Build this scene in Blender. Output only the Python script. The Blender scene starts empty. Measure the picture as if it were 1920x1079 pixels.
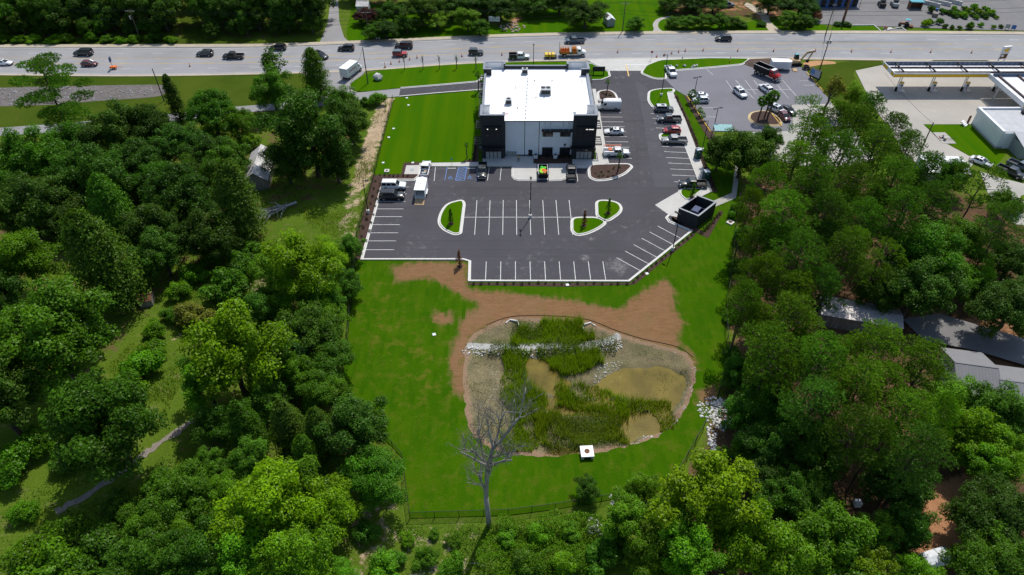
import bpy, bmesh, math, random
import numpy as np
from mathutils import Vector, Matrix
from mathutils.geometry import delaunay_2d_cdt

R = math.radians
SC = bpy.context.scene
COL = SC.collection
rnd = random.Random(7)

# ------------------------------------------------------------------ camera
CAM_H, PITCH, FOC = 83.0, R(42.4), 1280.0          # metres, below horizontal, pixels on a 1920 wide frame
cam = bpy.data.cameras.new('camera'); cam.lens = 24.0; cam.sensor_width = 36.0; cam.clip_end = 6000
cam_ob = bpy.data.objects.new('camera', cam); COL.objects.link(cam_ob)
cam_ob.location = (0, 0, CAM_H); cam_ob.rotation_euler = (math.pi/2 - PITCH, 0, 0)
SC.camera = cam_ob

# ------------------------------------------------------------------ sky, sun, exposure
SUN_AZ, SUN_EL = R(22), R(59)                       # azimuth from +Y towards +X
world = bpy.data.worlds.new('World'); SC.world = world; world.use_nodes = True
wn = world.node_tree.nodes; wl = world.node_tree.links
sky = wn.new('ShaderNodeTexSky'); sky.sky_type = 'NISHITA'; sky.sun_disc = False
sky.sun_elevation = SUN_EL; sky.sun_rotation = SUN_AZ
wn['Background'].inputs['Strength'].default_value = 0.148
wl.new(sky.outputs[0], wn['Background'].inputs['Color'])
sl = bpy.data.lights.new('sun', 'SUN'); sl.energy = 4.15; sl.angle = R(0.5); sl.color = (1, .955, .88)
sun = bpy.data.objects.new('sun', sl); COL.objects.link(sun)
sv = Vector((math.sin(SUN_AZ)*math.cos(SUN_EL), math.cos(SUN_AZ)*math.cos(SUN_EL), math.sin(SUN_EL)))
sun.rotation_euler = (-sv).to_track_quat('-Z', 'Y').to_euler(); sun.location = (60, 200, 150)
SC.view_settings.view_transform = 'Standard'; SC.view_settings.look = 'None'
SC.view_settings.exposure = 0.0; SC.view_settings.gamma = 1.0

# ------------------------------------------------------------------ survey: where a point seen in the photograph stands
CP, SP = math.cos(PITCH), math.sin(PITCH)
def S(u, v, z=0.0):
    a, b = (u - 960)/FOC, (v - 539.5)/FOC
    dy, dz = CP - b*SP, -SP - b*CP
    t = (z - CAM_H)/dz
    return (a*t, dy*t)
def SS(pts, z=0.0): return [S(u, v, z) for u, v in pts]
def ppm(x, y, z=0.0): return FOC/(y*CP + (CAM_H - z)*SP)      # photo pixels per metre there
def hgt(y, v):                                                # height of a point at distance y seen at row v
    b = (v - 539.5)/FOC
    return CAM_H + y*(-SP - b*CP)/(CP - b*SP)

# ------------------------------------------------------------------ materials
MATS = {}
def newmat(name):
    m = bpy.data.materials.new(name); m.use_nodes = True; MATS[name] = m
    nt = m.node_tree; return m, nt.nodes, nt.links, nt.nodes['Principled BSDF']
def rgb(c): return (c[0], c[1], c[2], 1)
def noise(n, l, co, scale, detail=4, rough=.6, stretch=None):
    t = n.new('ShaderNodeTexNoise'); t.inputs['Scale'].default_value = scale
    t.inputs['Detail'].default_value = detail; t.inputs['Roughness'].default_value = rough
    if stretch:
        mp = n.new('ShaderNodeMapping'); mp.inputs['Scale'].default_value = stretch[:3]
        if len(stretch) > 3: mp.inputs['Rotation'].default_value = (0, 0, stretch[3])
        l.new(co, mp.inputs['Vector']); co = mp.outputs[0]
    l.new(co, t.inputs['Vector']); return t.outputs['Fac']
def ramp(n, l, fac, a, b, ca=(0, 0, 0), cb=(1, 1, 1)):
    r = n.new('ShaderNodeValToRGB'); r.color_ramp.elements[0].position = a; r.color_ramp.elements[1].position = b
    r.color_ramp.elements[0].color = rgb(ca); r.color_ramp.elements[1].color = rgb(cb)
    l.new(fac, r.inputs[0]); return r.outputs[0]
def mix(n, l, fac, a, b, mode='MIX'):
    m = n.new('ShaderNodeMix'); m.data_type = 'RGBA'; m.blend_type = mode
    for sock, val in ((m.inputs[0], fac), (m.inputs[6], a), (m.inputs[7], b)):
        if isinstance(val, (int, float)): sock.default_value = val
        elif isinstance(val, tuple): sock.default_value = rgb(val)
        else: l.new(val, sock)
    return m.outputs[2]
def math_(n, l, op, a, b=None):
    m = n.new('ShaderNodeMath'); m.operation = op; m.use_clamp = False
    for i, val in enumerate((a, b)):
        if val is None: continue
        if isinstance(val, (int, float)): m.inputs[i].default_value = val
        else: l.new(val, m.inputs[i])
    return m.outputs[0]
def attr(n, name):
    a = n.new('ShaderNodeAttribute'); a.attribute_name = name; return a.outputs['Fac']
def coords(n): return n.new('ShaderNodeTexCoord').outputs['Object']
def bump(n, l, p, h, strength=.4, dist=.05):
    b = n.new('ShaderNodeBump'); b.inputs['Strength'].default_value = strength; b.inputs['Distance'].default_value = dist
    l.new(h, b.inputs['Height']); l.new(b.outputs[0], p.inputs['Normal'])
def M(name, c, var=.15, scale=1.5, rough=.8, metal=0, spec=.35, fine=0, stretch=None, bmp=0, coat=0):
    """plain procedural surface: base colour mottled by two noises"""
    m, n, l, p = newmat(name); co = coords(n)
    f1 = noise(n, l, co, scale, 5, .65, stretch)
    k = 1 - var; q = 1 + var
    col = ramp(n, l, f1, .3, .7, tuple(x*k for x in c), tuple(min(1, x*q) for x in c))
    if fine:
        f2 = noise(n, l, co, fine, 2, .7)
        col = mix(n, l, .35, col, ramp(n, l, f2, .3, .7, tuple(x*.55 for x in c), tuple(min(1, x*1.45) for x in c)))
    l.new(col, p.inputs['Base Color'])
    p.inputs['Roughness'].default_value = rough; p.inputs['Metallic'].default_value = metal
    p.inputs['Specular IOR Level'].default_value = spec
    if coat: p.inputs['Coat Weight'].default_value = coat; p.inputs['Coat Roughness'].default_value = .08
    if bmp: bump(n, l, p, f1, bmp, .03)
    return m

M('white_paint', (.80, .80, .79), .04, 3, .5)
M('marking', (.62, .62, .60), .22, .9, .7, fine=9)
M('marking_yellow', (.62, .42, .12), .25, .9, .7, fine=9)
M('marking_blue', (.10, .22, .48), .2, 1.5, .7, fine=9)
M('faded_white', (.52, .52, .51), .35, .5, .8, fine=5)
M('faded_yellow', (.47, .32, .10), .3, .4, .8, fine=5)
M('concrete', (.47, .46, .43), .12, .35, .85, fine=6)
M('concrete_old', (.36, .345, .31), .16, .22, .9, fine=4)
M('kerb', (.58, .57, .53), .1, .8, .85, fine=8)
M('kerb_yellow', (.55, .36, .06), .2, .8, .8, fine=8)
M('kerb_faded', (.48, .37, .20), .25, .8, .8, fine=8)
M('sandy_concrete', (.42, .36, .27), .16, .3, .9, fine=5)
M('mulch', (.055, .030, .022), .35, .8, .95, fine=7, bmp=.5)
M('dark_brick', (.026, .028, .032), .2, 2, .75, fine=9)
M('dark_metal', (.022, .024, .027), .15, 2, .45, metal=.4)
M('black_metal', (.012, .012, .013), .2, 2, .5, metal=.3)
M('grey_cap', (.19, .21, .24), .1, 1, .5, metal=.2)
M('roof_white', (.88, .88, .88), .025, .25, .55, fine=1.2)
M('roof_grey', (.42, .43, .44), .12, .8, .7)
M('wall_white', (.68, .71, .74), .05, .5, .75)
M('frame_black', (.012, .013, .014), .1, 3, .4)
M('blind', (.30, .31, .30), .12, 4, .8)
M('steel', (.42, .44, .45), .15, 2, .4, metal=.6)
M('galvanised', (.34, .36, .37), .2, 1.5, .45, metal=.5)
M('unit_grey', (.30, .33, .33), .15, 3, .55, metal=.2)
M('wood_pole', (.085, .065, .05), .3, 3, .9)
M('wood_grey', (.20, .175, .15), .35, 2.5, .9, stretch=(1, 1, .2))
M('bark', (.075, .058, .045), .4, 3, .95, stretch=(1, 1, .25))
M('bark_pine', (.060, .042, .034), .4, 3, .95, stretch=(1, 1, .3))
M('dead_wood', (.27, .25, .235), .35, 2.5, .9, stretch=(1, 1, .3))
M('rubber', (.014, .014, .015), .2, 5, .85)
M('rim', (.35, .36, .37), .2, 8, .35, metal=.7)
M('chrome', (.6, .62, .63), .1, 6, .2, metal=.9)
M('red_light', (.35, .02, .02), .1, 6, .3)
M('head_light', (.75, .77, .78), .1, 6, .15)
M('plastic_black', (.02, .02, .021), .2, 4, .6)
M('orange', (.75, .16, .02), .15, 3, .6)
M('orange_wood', (.62, .27, .05), .3, 2, .8)
M('yellow', (.70, .48, .03), .15, 3, .5)
M('red', (.42, .02, .02), .12, 3, .45)
M('blue_bin', (.015, .035, .12), .2, 2, .5)
M('green_plastic', (.018, .075, .065), .12, 3, .5)
M('lime', (.32, .62, .03), .2, 3, .7)
M('bright_green', (.03, .55, .05), .2, 3, .7)
M('pale_plastic', (.62, .65, .66), .08, 3, .5)
M('tan_wood', (.42, .29, .16), .2, 2, .8)
M('rust', (.16, .07, .035), .4, 2, .9)
M('teal_roof', (.22, .40, .40), .12, 1, .7, stretch=(1, 8, 1))
M('teal', (.06, .33, .40), .12, 1, .6)
M('rock_pale', (.50, .49, .47), .3, 1.2, .9)
M('rock_grey', (.30, .30, .31), .3, 1.2, .9)
M('rock_tan', (.40, .33, .25), .3, 1.2, .9)
M('skin', (.35, .20, .14), .05, 3, .6)
M('denim', (.03, .05, .11), .1, 3, .9)
M('khaki', (.30, .25, .10), .1, 3, .9)
M('hair', (.02, .015, .01), .1, 3, .9)
M('shoe', (.02, .018, .016), .1, 3, .8)
M('clay', (.40, .22, .10), .25, .6, .95, fine=5)
M('fresh_earth', (.075, .048, .036), .4, .7, .95, fine=4, bmp=.6)
M('metal_roof', (.44, .41, .40), .22, .5, .5, metal=.3, fine=3)
M('metal_roof_rusty', (.50, .48, .46), .3, .6, .5, metal=.2, fine=2)
M('shingle', (.19, .19, .195), .1, .4, .9, fine=9)
M('siding', (.55, .55, .52), .08, .6, .8)
M('gas_white', (.70, .71, .72), .06, .8, .5)
M('gas_yellow', (.74, .43, .02), .08, 1, .45)
M('gas_steel_dark', (.055, .03, .028), .25, 1, .6)
M('gas_blue', (.10, .13, .19), .2, .6, .6)
M('tarp', (.60, .63, .68), .12, 1.5, .5)
M('nursery_blue', (.04, .12, .34), .2, 1, .6)
M('straw', (.40, .32, .17), .3, 1.5, .95)

def paint():
    m, n, l, p = newmat('car_paint')
    oi = n.new('ShaderNodeObjectInfo'); f = noise(n, l, coords(n), 2.5, 3)
    l.new(mix(n, l, ramp(n, l, f, .35, .75, (.0, .0, .0), (.14, .14, .14)), oi.outputs['Color'], (.2, .18, .16)), p.inputs['Base Color'])
    p.inputs['Roughness'].default_value = .3; p.inputs['Coat Weight'].default_value = .5; p.inputs['Coat Roughness'].default_value = .1
paint()
def glass():
    m, n, l, p = newmat('glass_dark')
    f = noise(n, l, coords(n), .8, 2)
    l.new(ramp(n, l, f, .3, .7, (.008, .010, .012), (.022, .028, .032)), p.inputs['Base Color'])
    p.inputs['Roughness'].default_value = .08; p.inputs['Specular IOR Level'].default_value = .6
glass()
def lamp_mat():
    m, n, l, p = newmat('lamp_glow')
    p.inputs['Base Color'].default_value = (.9, .9, .85, 1); p.inputs['Emission Color'].default_value = (1, .96, .88, 1); p.inputs['Emission Strength'].default_value = .9
lamp_mat()

def leaf_mat(name, trans=.35):
    m, n, l, p = newmat(name); n.remove(p); out = n['Material Output']
    oi = n.new('ShaderNodeObjectInfo'); v = attr(n, 'tone'); w = attr(n, 'warm')
    c = mix(n, l, 1.0, oi.outputs['Color'], ramp(n, l, v, 0, 1, (.45, .45, .45), (1.5, 1.5, 1.5)), 'MULTIPLY')
    c = mix(n, l, w, c, mix(n, l, 1.0, c, (1.3, 1.15, .6), 'MULTIPLY'))
    d = n.new('ShaderNodeBsdfDiffuse'); t = n.new('ShaderNodeBsdfTranslucent'); g = n.new('ShaderNodeBsdfGlossy')
    l.new(c, d.inputs[0]); l.new(mix(n, l, 1.0, c, (1.25, 1.2, .5), 'MULTIPLY'), t.inputs[0])
    g.inputs['Roughness'].default_value = .42; g.inputs[0].default_value = (.8, .9, .65, 1)
    ms = n.new('ShaderNodeMixShader'); ms.inputs[0].default_value = trans
    l.new(d.outputs[0], ms.inputs[1]); l.new(t.outputs[0], ms.inputs[2])
    m2 = n.new('ShaderNodeMixShader'); m2.inputs[0].default_value = .011
    l.new(ms.outputs[0], m2.inputs[1]); l.new(g.outputs[0], m2.inputs[2]); l.new(m2.outputs[0], out.inputs[0])
leaf_mat('leaf', .42); leaf_mat('needle', .3)

def asphalt(name, base, pale, streak_rot=None, sc=1.0, stains=(), sk=1.0):
    m, n, l, p = newmat(name); co = coords(n)
    big = noise(n, l, co, .06*sc, 6, .62); mid = noise(n, l, co, .45*sc, 5, .7); fine = noise(n, l, co, 7, 3, .7)
    c = ramp(n, l, big, .32, .7, tuple(x*.82 for x in base), tuple(x*1.22 for x in base))
    c = mix(n, l, .4, c, ramp(n, l, fine, .3, .7, tuple(x*.7 for x in base), tuple(x*1.35 for x in base)))
    scuff = math_(n, l, 'MULTIPLY', ramp(n, l, mid, .54, .80), ramp(n, l, noise(n, l, co, .05*sc, 3), .47, .66))
    c = mix(n, l, scuff, c, pale)
    if streak_rot is not None:
        st = noise(n, l, co, 1.0, 4, .6, (.012, .62, 1, streak_rot))
        c = mix(n, l, ramp(n, l, st, .54, .72, (0, 0, 0), (.55*sk, .55*sk, .55*sk)), c, tuple(x*.62 for x in base))
        st2 = noise(n, l, co, 1.0, 4, .6, (.02, .35, 1, streak_rot))
        c = mix(n, l, ramp(n, l, st2, .56, .8, (0, 0, 0), (.4*sk, .4*sk, .4*sk)), c, tuple(min(1, x*1.35) for x in base))
    for (px, py), rad in stains:                         # dusty tyre-swept marks
        vd = n.new('ShaderNodeVectorMath'); vd.operation = 'DISTANCE'; l.new(co, vd.inputs[0]); vd.inputs[1].default_value = (px, py, .05)
        e = math_(n, l, 'SUBTRACT', vd.outputs['Value'], math_(n, l, 'MULTIPLY', math_(n, l, 'SUBTRACT', mid, .5), rad*2.2))
        k = math_(n, l, 'MULTIPLY', ramp(n, l, math_(n, l, 'DIVIDE', e, rad), .25, 1.0, (.75, .75, .75), (0, 0, 0)), ramp(n, l, noise(n, l, co, 1.4, 4, .7), .38, .66))
        c = mix(n, l, k, c, (.27, .265, .255))
    # a few sealed cracks
    vo = n.new('ShaderNodeTexVoronoi'); vo.feature = 'DISTANCE_TO_EDGE'; vo.inputs['Scale'].default_value = .07
    dn = n.new('ShaderNodeTexNoise'); dn.inputs['Scale'].default_value = .25; dn.inputs['Detail'].default_value = 4
    l.new(co, dn.inputs['Vector']); vm = n.new('ShaderNodeVectorMath'); vm.operation = 'MULTIPLY_ADD'
    l.new(dn.outputs['Color'], vm.inputs[0]); vm.inputs[1].default_value = (7, 7, 0); l.new(co, vm.inputs[2])
    l.new(vm.outputs[0], vo.inputs['Vector'])
    ck = math_(n, l, 'MULTIPLY', ramp(n, l, vo.outputs['Distance'], .003, .008, (1, 1, 1), (0, 0, 0)), ramp(n, l, big, .5, .62, (0, 0, 0), (.35, .35, .35)))
    c = mix(n, l, ck, c, tuple(x*.45 for x in base))
    l.new(c, p.inputs['Base Color']); p.inputs['Roughness'].default_value = .9; p.inputs['Specular IOR Level'].default_value = .25
asphalt('asphalt_new', (.062, .059, .067), (.20, .195, .19), R(4), 1.6, [(S(1158, 500), 2.6), (S(1098, 484), 1.2), (S(1110, 448), .8)], .75)
asphalt('asphalt_pour', (.072, .070, .079), (.2, .195, .19), R(76), 1.2)
asphalt('asphalt_old', (.168, .166, .184), (.26, .26, .26))
asphalt('asphalt_road', (.262, .262, .268), (.36, .35, .33), R(-2.5), 1.0, (), 1.35)
M('seam_tar', (.030, .029, .033), .3, 1, .85)
M('path_soil', (.20, .175, .14), .3, .6, .95, fine=3)
M('ditch', (.13, .115, .105), .4, .5, .95, fine=3)
asphalt('asphalt_lane', (.25, .245, .245), (.3, .3, .3), R(-8))
asphalt('concrete_lot', (.36, .335, .295), (.44, .42, .38), None, 1.2)
asphalt('gravel_yard', (.17, .165, .165), (.32, .31, .29), None, 2)
asphalt('dark_slab', (.035, .038, .040), (.06, .06, .06), None)

def lawn_mat():
    m, n, l, p = newmat('lawn'); co = coords(n)
    big = noise(n, l, co, .07, 5, .6); fine = noise(n, l, co, 5.5, 3, .75); mid = noise(n, l, co, .55, 4, .65)
    # sod laid in strips: blocks of slightly different green
    br = n.new('ShaderNodeTexBrick'); br.inputs['Scale'].default_value = 1; br.inputs['Brick Width'].default_value = 2.6; br.inputs['Row Height'].default_value = .62
    br.inputs['Mortar Size'].default_value = .0; br.inputs['Color1'].default_value = (0, 0, 0, 1); br.inputs['Color2'].default_value = (1, 1, 1, 1); br.offset = .5
    mp = n.new('ShaderNodeMapping'); mp.inputs['Rotation'].default_value = (0, 0, R(90)); l.new(co, mp.inputs['Vector']); l.new(mp.outputs[0], br.inputs['Vector'])
    g1, g2 = (.020, .062, .0008), (.054, .122, .002)
    c = ramp(n, l, big, .3, .7, g1, g2)
    c = mix(n, l, .55, c, mix(n, l, br.outputs['Color'], (.014, .072, .0005), (.056, .122, .0015)))
    wear = noise(n, l, co, .22, 5, .65)
    c = mix(n, l, ramp(n, l, wear, .52, .74, (0, 0, 0), (.7, .7, .7)), c, (.088, .128, .006))
    c = mix(n, l, .45, c, ramp(n, l, fine, .3, .7, (.012, .046, .0005), (.058, .148, .0015)))
    dry = math_(n, l, 'MULTIPLY', ramp(n, l, mid, .5, .72), attr(n, 'dry'))
    c = mix(n, l, dry, c, (.105, .112, .012))
    straw = noise(n, l, co, 1.0, 6, .75, (.55, 1.7, 1, R(4)))
    dirtc = mix(n, l, .5, ramp(n, l, straw, .34, .66, (.135, .068, .030), (.275, .152, .076)), ramp(n, l, fine, .3, .7, (.125, .064, .030), (.27, .152, .08)))
    sprout = math_(n, l, 'MULTIPLY', ramp(n, l, noise(n, l, co, .33, 5, .7), .50, .68), ramp(n, l, noise(n, l, co, 3.2, 3, .7), .42, .62))
    dirtc = mix(n, l, math_(n, l, 'MULTIPLY', sprout, .6), dirtc, (.075, .105, .012))
    dirtc = mix(n, l, ramp(n, l, noise(n, l, co, .16, 4, .6), .45, .7, (0, 0, 0), (.5, .5, .5)), dirtc, (.20, .125, .065))
    e = math_(n, l, 'ADD', attr(n, 'dirt'), math_(n, l, 'MULTIPLY', math_(n, l, 'SUBTRACT', mid, .5), .9))
    e2 = math_(n, l, 'ADD', e, math_(n, l, 'MULTIPLY', math_(n, l, 'SUBTRACT', br.outputs['Color'], .5), .26))
    c = mix(n, l, ramp(n, l, math_(n, l, 'ADD', e2, math_(n, l, 'MULTIPLY', math_(n, l, 'SUBTRACT', fine, .5), .8)), .26, .76), c, dirtc)
    l.new(c, p.inputs['Base Color']); p.inputs['Roughness'].default_value = .95; p.inputs['Specular IOR Level'].default_value = .02
    bump(n, l, p, fine, .8, .08)
lawn_mat()
def lawn_mown():
    m, n, l, p = newmat('lawn_mown'); co = coords(n)
    wv = noise(n, l, co, 1.0, 3, .5, (.42, .02, 1, R(-6))); fine = noise(n, l, co, 5, 3, .75); big = noise(n, l, co, .08, 4)
    c = ramp(n, l, wv, .38, .64, (.030, .108, .0003), (.066, .135, .0003))
    c = mix(n, l, .3, c, ramp(n, l, big, .3, .7, (.026, .094, .0003), (.058, .128, .0004)))
    c = mix(n, l, .3, c, ramp(n, l, fine, .3, .7, (.018, .066, .0003), (.072, .16, .0006)))
    l.new(c, p.inputs['Base Color']); p.inputs['Roughness'].default_value = .95; p.inputs['Specular IOR Level'].default_value = .02
    bump(n, l, p, fine, .7, .06)
lawn_mown()
def verge_mat():
    m, n, l, p = newmat('verge_grass'); co = coords(n)
    big = noise(n, l, co, .05, 5, .65); mid = noise(n, l, co, .5, 5, .7); fine = noise(n, l, co, 5, 3, .75)
    c = ramp(n, l, big, .35, .68, (.030, .062, .004), (.072, .098, .010))
    c = mix(n, l, .4, c, ramp(n, l, fine, .3, .7, (.02, .045, .003), (.085, .12, .014)))
    c = mix(n, l, ramp(n, l, mid, .6, .76, (0, 0, 0), (.8, .8, .8)), c, (.13, .105, .035))
    l.new(c, p.inputs['Base Color']); p.inputs['Roughness'].default_value = .95; p.inputs['Specular IOR Level'].default_value = .02
    bump(n, l, p, fine, .8, .08)
verge_mat()
def ground_mat():
    m, n, l, p = newmat('ground'); co = coords(n)
    big = noise(n, l, co, .05, 6, .65); mid = noise(n, l, co, .45, 5, .7); fine = noise(n, l, co, 4.5, 4, .75)
    green = mix(n, l, .5, ramp(n, l, big, .35, .65, (.045, .100, .006), (.115, .165, .016)), ramp(n, l, fine, .32, .68, (.02, .05, .004), (.14, .21, .024)))
    green = mix(n, l, ramp(n, l, mid, .55, .75, (0, 0, 0), (.7, .7, .7)), green, (.21, .17, .08))
    litter = mix(n, l, .5, ramp(n, l, mid, .35, .65, (.055, .033, .020), (.15, .085, .045)), ramp(n, l, fine, .3, .7, (.03, .022, .014), (.19, .115, .065)))
    sand = mix(n, l, .5, ramp(n, l, mid, .35, .65, (.30, .21, .125), (.50, .38, .25)), ramp(n, l, fine, .3, .7, (.2, .16, .1), (.58, .45, .32)))
    clay = mix(n, l, .5, ramp(n, l, mid, .35, .65, (.26, .12, .055), (.44, .22, .11)), ramp(n, l, fine, .3, .7, (.22, .1, .05), (.45, .25, .14)))
    def edge(name, w=1.0):
        e = math_(n, l, 'ADD', attr(n, name), math_(n, l, 'MULTIPLY', math_(n, l, 'SUBTRACT', mid, .5), w))
        e = math_(n, l, 'ADD', e, math_(n, l, 'MULTIPLY', math_(n, l, 'SUBTRACT', fine, .5), .5))
        return ramp(n, l, e, .4, .6)
    c = mix(n, l, edge('litter', 1.3), green, litter)
    c = mix(n, l, edge('clay', 1.2), c, clay)
    c = mix(n, l, edge('sand', 1.5), c, sand)
    l.new(c, p.inputs['Base Color']); p.inputs['Roughness'].default_value = .95; p.inputs['Specular IOR Level'].default_value = .02
    bump(n, l, p, fine, .9, .1)
ground_mat()
def pond_mats():
    m, n, l, p = newmat('pond_bed'); co = coords(n)
    mid = noise(n, l, co, .5, 6, .7); fine = noise(n, l, co, 4, 4, .75); big = noise(n, l, co, .12, 4)
    c = mix(n, l, .45, ramp(n, l, mid, .33, .66, (.085, .072, .026), (.22, .18, .078)), ramp(n, l, fine, .3, .7, (.05, .042, .022), (.27, .22, .13)))
    c = mix(n, l, ramp(n, l, big, .48, .62, (0, 0, 0), (.75, .75, .75)), c, ramp(n, l, fine, .35, .65, (.045, .055, .016), (.17, .17, .065)))
    rim = math_(n, l, 'ADD', attr(n, 'wet'), math_(n, l, 'MULTIPLY', math_(n, l, 'SUBTRACT', mid, .5), .9))
    c = mix(n, l, ramp(n, l, rim, .38, .62, (0, 0, 0), (.5, .5, .5)), c, ramp(n, l, mid, .35, .65, (.060, .052, .020), (.13, .115, .045)))
    c = mix(n, l, ramp(n, l, math_(n, l, 'ADD', attr(n, 'mudrim'), math_(n, l, 'MULTIPLY', math_(n, l, 'SUBTRACT', mid, .5), .8)), .42, .6), c, ramp(n, l, fine, .3, .7, (.15, .09, .05), (.30, .20, .12)))
    c = mix(n, l, ramp(n, l, math_(n, l, 'ADD', attr(n, 'pale'), math_(n, l, 'MULTIPLY', math_(n, l, 'SUBTRACT', fine, .5), 1.2)), .45, .75), c, (.38, .38, .36))
    l.new(c, p.inputs['Base Color']); p.inputs['Roughness'].default_value = .9; bump(n, l, p, fine, .8, .1)
    m, n, l, p = newmat('pond_water'); co = coords(n)
    mid = noise(n, l, co, .25, 5, .6); rip = noise(n, l, co, 3.5, 3)
    l.new(ramp(n, l, mid, .35, .68, (.105, .080, .010), (.19, .145, .020)), p.inputs['Base Color'])
    p.inputs['Roughness'].default_value = .05; p.inputs['Specular IOR Level'].default_value = .3; bump(n, l, p, rip, .3, .03)
pond_mats()
def chainlink():
    m, n, l, p = newmat('chain_link'); co = coords(n)
    p.inputs['Base Color'].default_value = (.012, .013, .013, 1); p.inputs['Roughness'].default_value = .5
    tr = n.new('ShaderNodeBsdfTransparent'); ms = n.new('ShaderNodeMixShader'); ms.inputs[0].default_value = .30
    l.new(tr.outputs[0], ms.inputs[1]); l.new(p.outputs[0], ms.inputs[2]); l.new(ms.outputs[0], n['Material Output'].inputs[0])
chainlink()

# ------------------------------------------------------------------ mesh helpers
def link(o, parent=None, loc=None):
    COL.objects.link(o)
    if parent: o.parent = parent
    if loc: o.location = loc
    return o
def tag(o, label=None, cat=None, group=None, kind=None):
    if label: o['label'] = label
    if cat: o['category'] = cat
    if group: o['group'] = group
    if kind: o['kind'] = kind
    return o
def thing(name, label, cat, loc=(0, 0, 0), rz=0, group=None):
    o = bpy.data.objects.new(name, None); o.empty_display_size = .3; link(o, None, loc)
    o.rotation_euler = (0, 0, rz); return tag(o, label, cat, group)
class MB:
    def __init__(s): s.v = []; s.f = []; s.m = []
    def add(s, vs, fs, mi=0):
        b = len(s.v); s.v += [tuple(x) for x in vs]
        for f in fs: s.f.append(tuple(i + b for i in f)); s.m.append(mi)
        return s
    def box(s, c, d, rz=0, mi=0, rx=0, ry=0):
        x, y, z = d[0]/2, d[1]/2, d[2]/2
        vs = [Vector((a*x, b*y, e*z)) for e in (-1, 1) for a, b in ((-1, -1), (1, -1), (1, 1), (-1, 1))]
        if rz or rx or ry:
            q = Matrix.Rotation(rz, 3, 'Z') @ Matrix.Rotation(ry, 3, 'Y') @ Matrix.Rotation(rx, 3, 'X'); vs = [q @ w for w in vs]
        return s.add([(w[0] + c[0], w[1] + c[1], w[2] + c[2]) for w in vs], [(3, 2, 1, 0), (4, 5, 6, 7), (0, 1, 5, 4), (1, 2, 6, 5), (2, 3, 7, 6), (3, 0, 4, 7)], mi)
    def bx(s, x0, x1, y0, y1, z0, z1, mi=0): return s.box(((x0+x1)/2, (y0+y1)/2, (z0+z1)/2), (x1-x0, y1-y0, z1-z0), 0, mi)
    def tube(s, p0, p1, r0, r1=None, n=8, mi=0, cap=True):
        r1 = r0 if r1 is None else r1; p0, p1 = Vector(p0), Vector(p1); d = (p1 - p0).normalized()
        a = d.cross(Vector((0, 0, 1)) if abs(d.z) < .95 else Vector((1, 0, 0))).normalized(); b = d.cross(a)
        vs = []
        for p, r in ((p0, r0), (p1, r1)):
            for i in range(n):
                t = 2*math.pi*i/n; vs.append(p + a*(r*math.cos(t)) + b*(r*math.sin(t)))
        fs = [(i, (i+1) % n, n + (i+1) % n, n + i) for i in range(n)]
        if cap: fs += [tuple(range(n-1, -1, -1)), tuple(range(n, 2*n))]
        return s.add(vs, fs, mi)
    def path(s, pts, r, n=5, mi=0):
        for i in range(len(pts)-1):
            ra = r[i] if isinstance(r, (list, tuple)) else r; rb = r[i+1] if isinstance(r, (list, tuple)) else r
            s.tube(pts[i], pts[i+1], ra, rb, n, mi, cap=(i in (0, len(pts)-2)))
        return s
    def loft(s, rings, mi=0, closed=True, caps=True):
        n = len(rings[0]); vs = [p for r in rings for p in r]; fs = []
        for k in range(len(rings)-1):
            for i in range(n if closed else n-1):
                j = (i+1) % n; fs.append((k*n+i, k*n+j, (k+1)*n+j, (k+1)*n+i))
        if caps: fs += [tuple(range(n-1, -1, -1)), tuple((len(rings)-1)*n + i for i in range(n))]
        return s.add(vs, fs, mi)
    def prism(s, poly, z0, z1, mi=0):
        n = len(poly)
        ar = sum(poly[i][0]*poly[(i+1) % n][1] - poly[(i+1) % n][0]*poly[i][1] for i in range(n))
        if ar < 0: poly = poly[::-1]
        vs = [(x, y, z0) for x, y in poly] + [(x, y, z1) for x, y in poly]
        return s.add(vs, [tuple(range(n-1, -1, -1)), tuple(range(n, 2*n))] + [(i, (i+1) % n, n + (i+1) % n, n + i) for i in range(n)], mi)
    def ball(s, c, r, seg=8, ring=5, mi=0, sz=1, jit=0, rg=None):
        vs = [(c[0], c[1], c[2] - r*sz)]
        for k in range(1, ring):
            ph = -math.pi/2 + math.pi*k/ring
            for i in range(seg):
                t = 2*math.pi*i/seg; q = 1 + (rg.uniform(-jit, jit) if jit else 0)
                vs.append((c[0] + r*q*math.cos(ph)*math.cos(t), c[1] + r*q*math.cos(ph)*math.sin(t), c[2] + r*q*sz*math.sin(ph)))
        vs.append((c[0], c[1], c[2] + r*sz)); fs = []
        for i in range(seg): fs.append((0, 1 + (i+1) % seg, 1 + i))
        for k in range(ring-2):
            for i in range(seg):
                a, b = 1 + k*seg + i, 1 + k*seg + (i+1) % seg; fs.append((a, b, b + seg, a + seg))
        t = len(vs)-1
        for i in range(seg): fs.append((t, 1 + (ring-2)*seg + i, 1 + (ring-2)*seg + (i+1) % seg))
        return s.add(vs, fs, mi)
    def mesh(s, name, mats, smooth=False):
        me = bpy.data.meshes.new(name); me.from_pydata(s.v, [], s.f)
        for m in (mats if isinstance(mats, (list, tuple)) else [mats]): me.materials.append(MATS[m])
        if len(me.materials) > 1: me.polygons.foreach_set('material_index', s.m)
        if smooth: me.polygons.foreach_set('use_smooth', [True]*len(me.polygons))
        me.update(); return me
    def build(s, name, mats, parent=None, loc=None, smooth=False, rz=0):
        o = bpy.data.objects.new(name, s.mesh(name, mats, smooth)); link(o, parent, loc)
        if rz: o.rotation_euler = (0, 0, rz)
        return o
def children(o): return CH.get(o.name, [])
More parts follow.
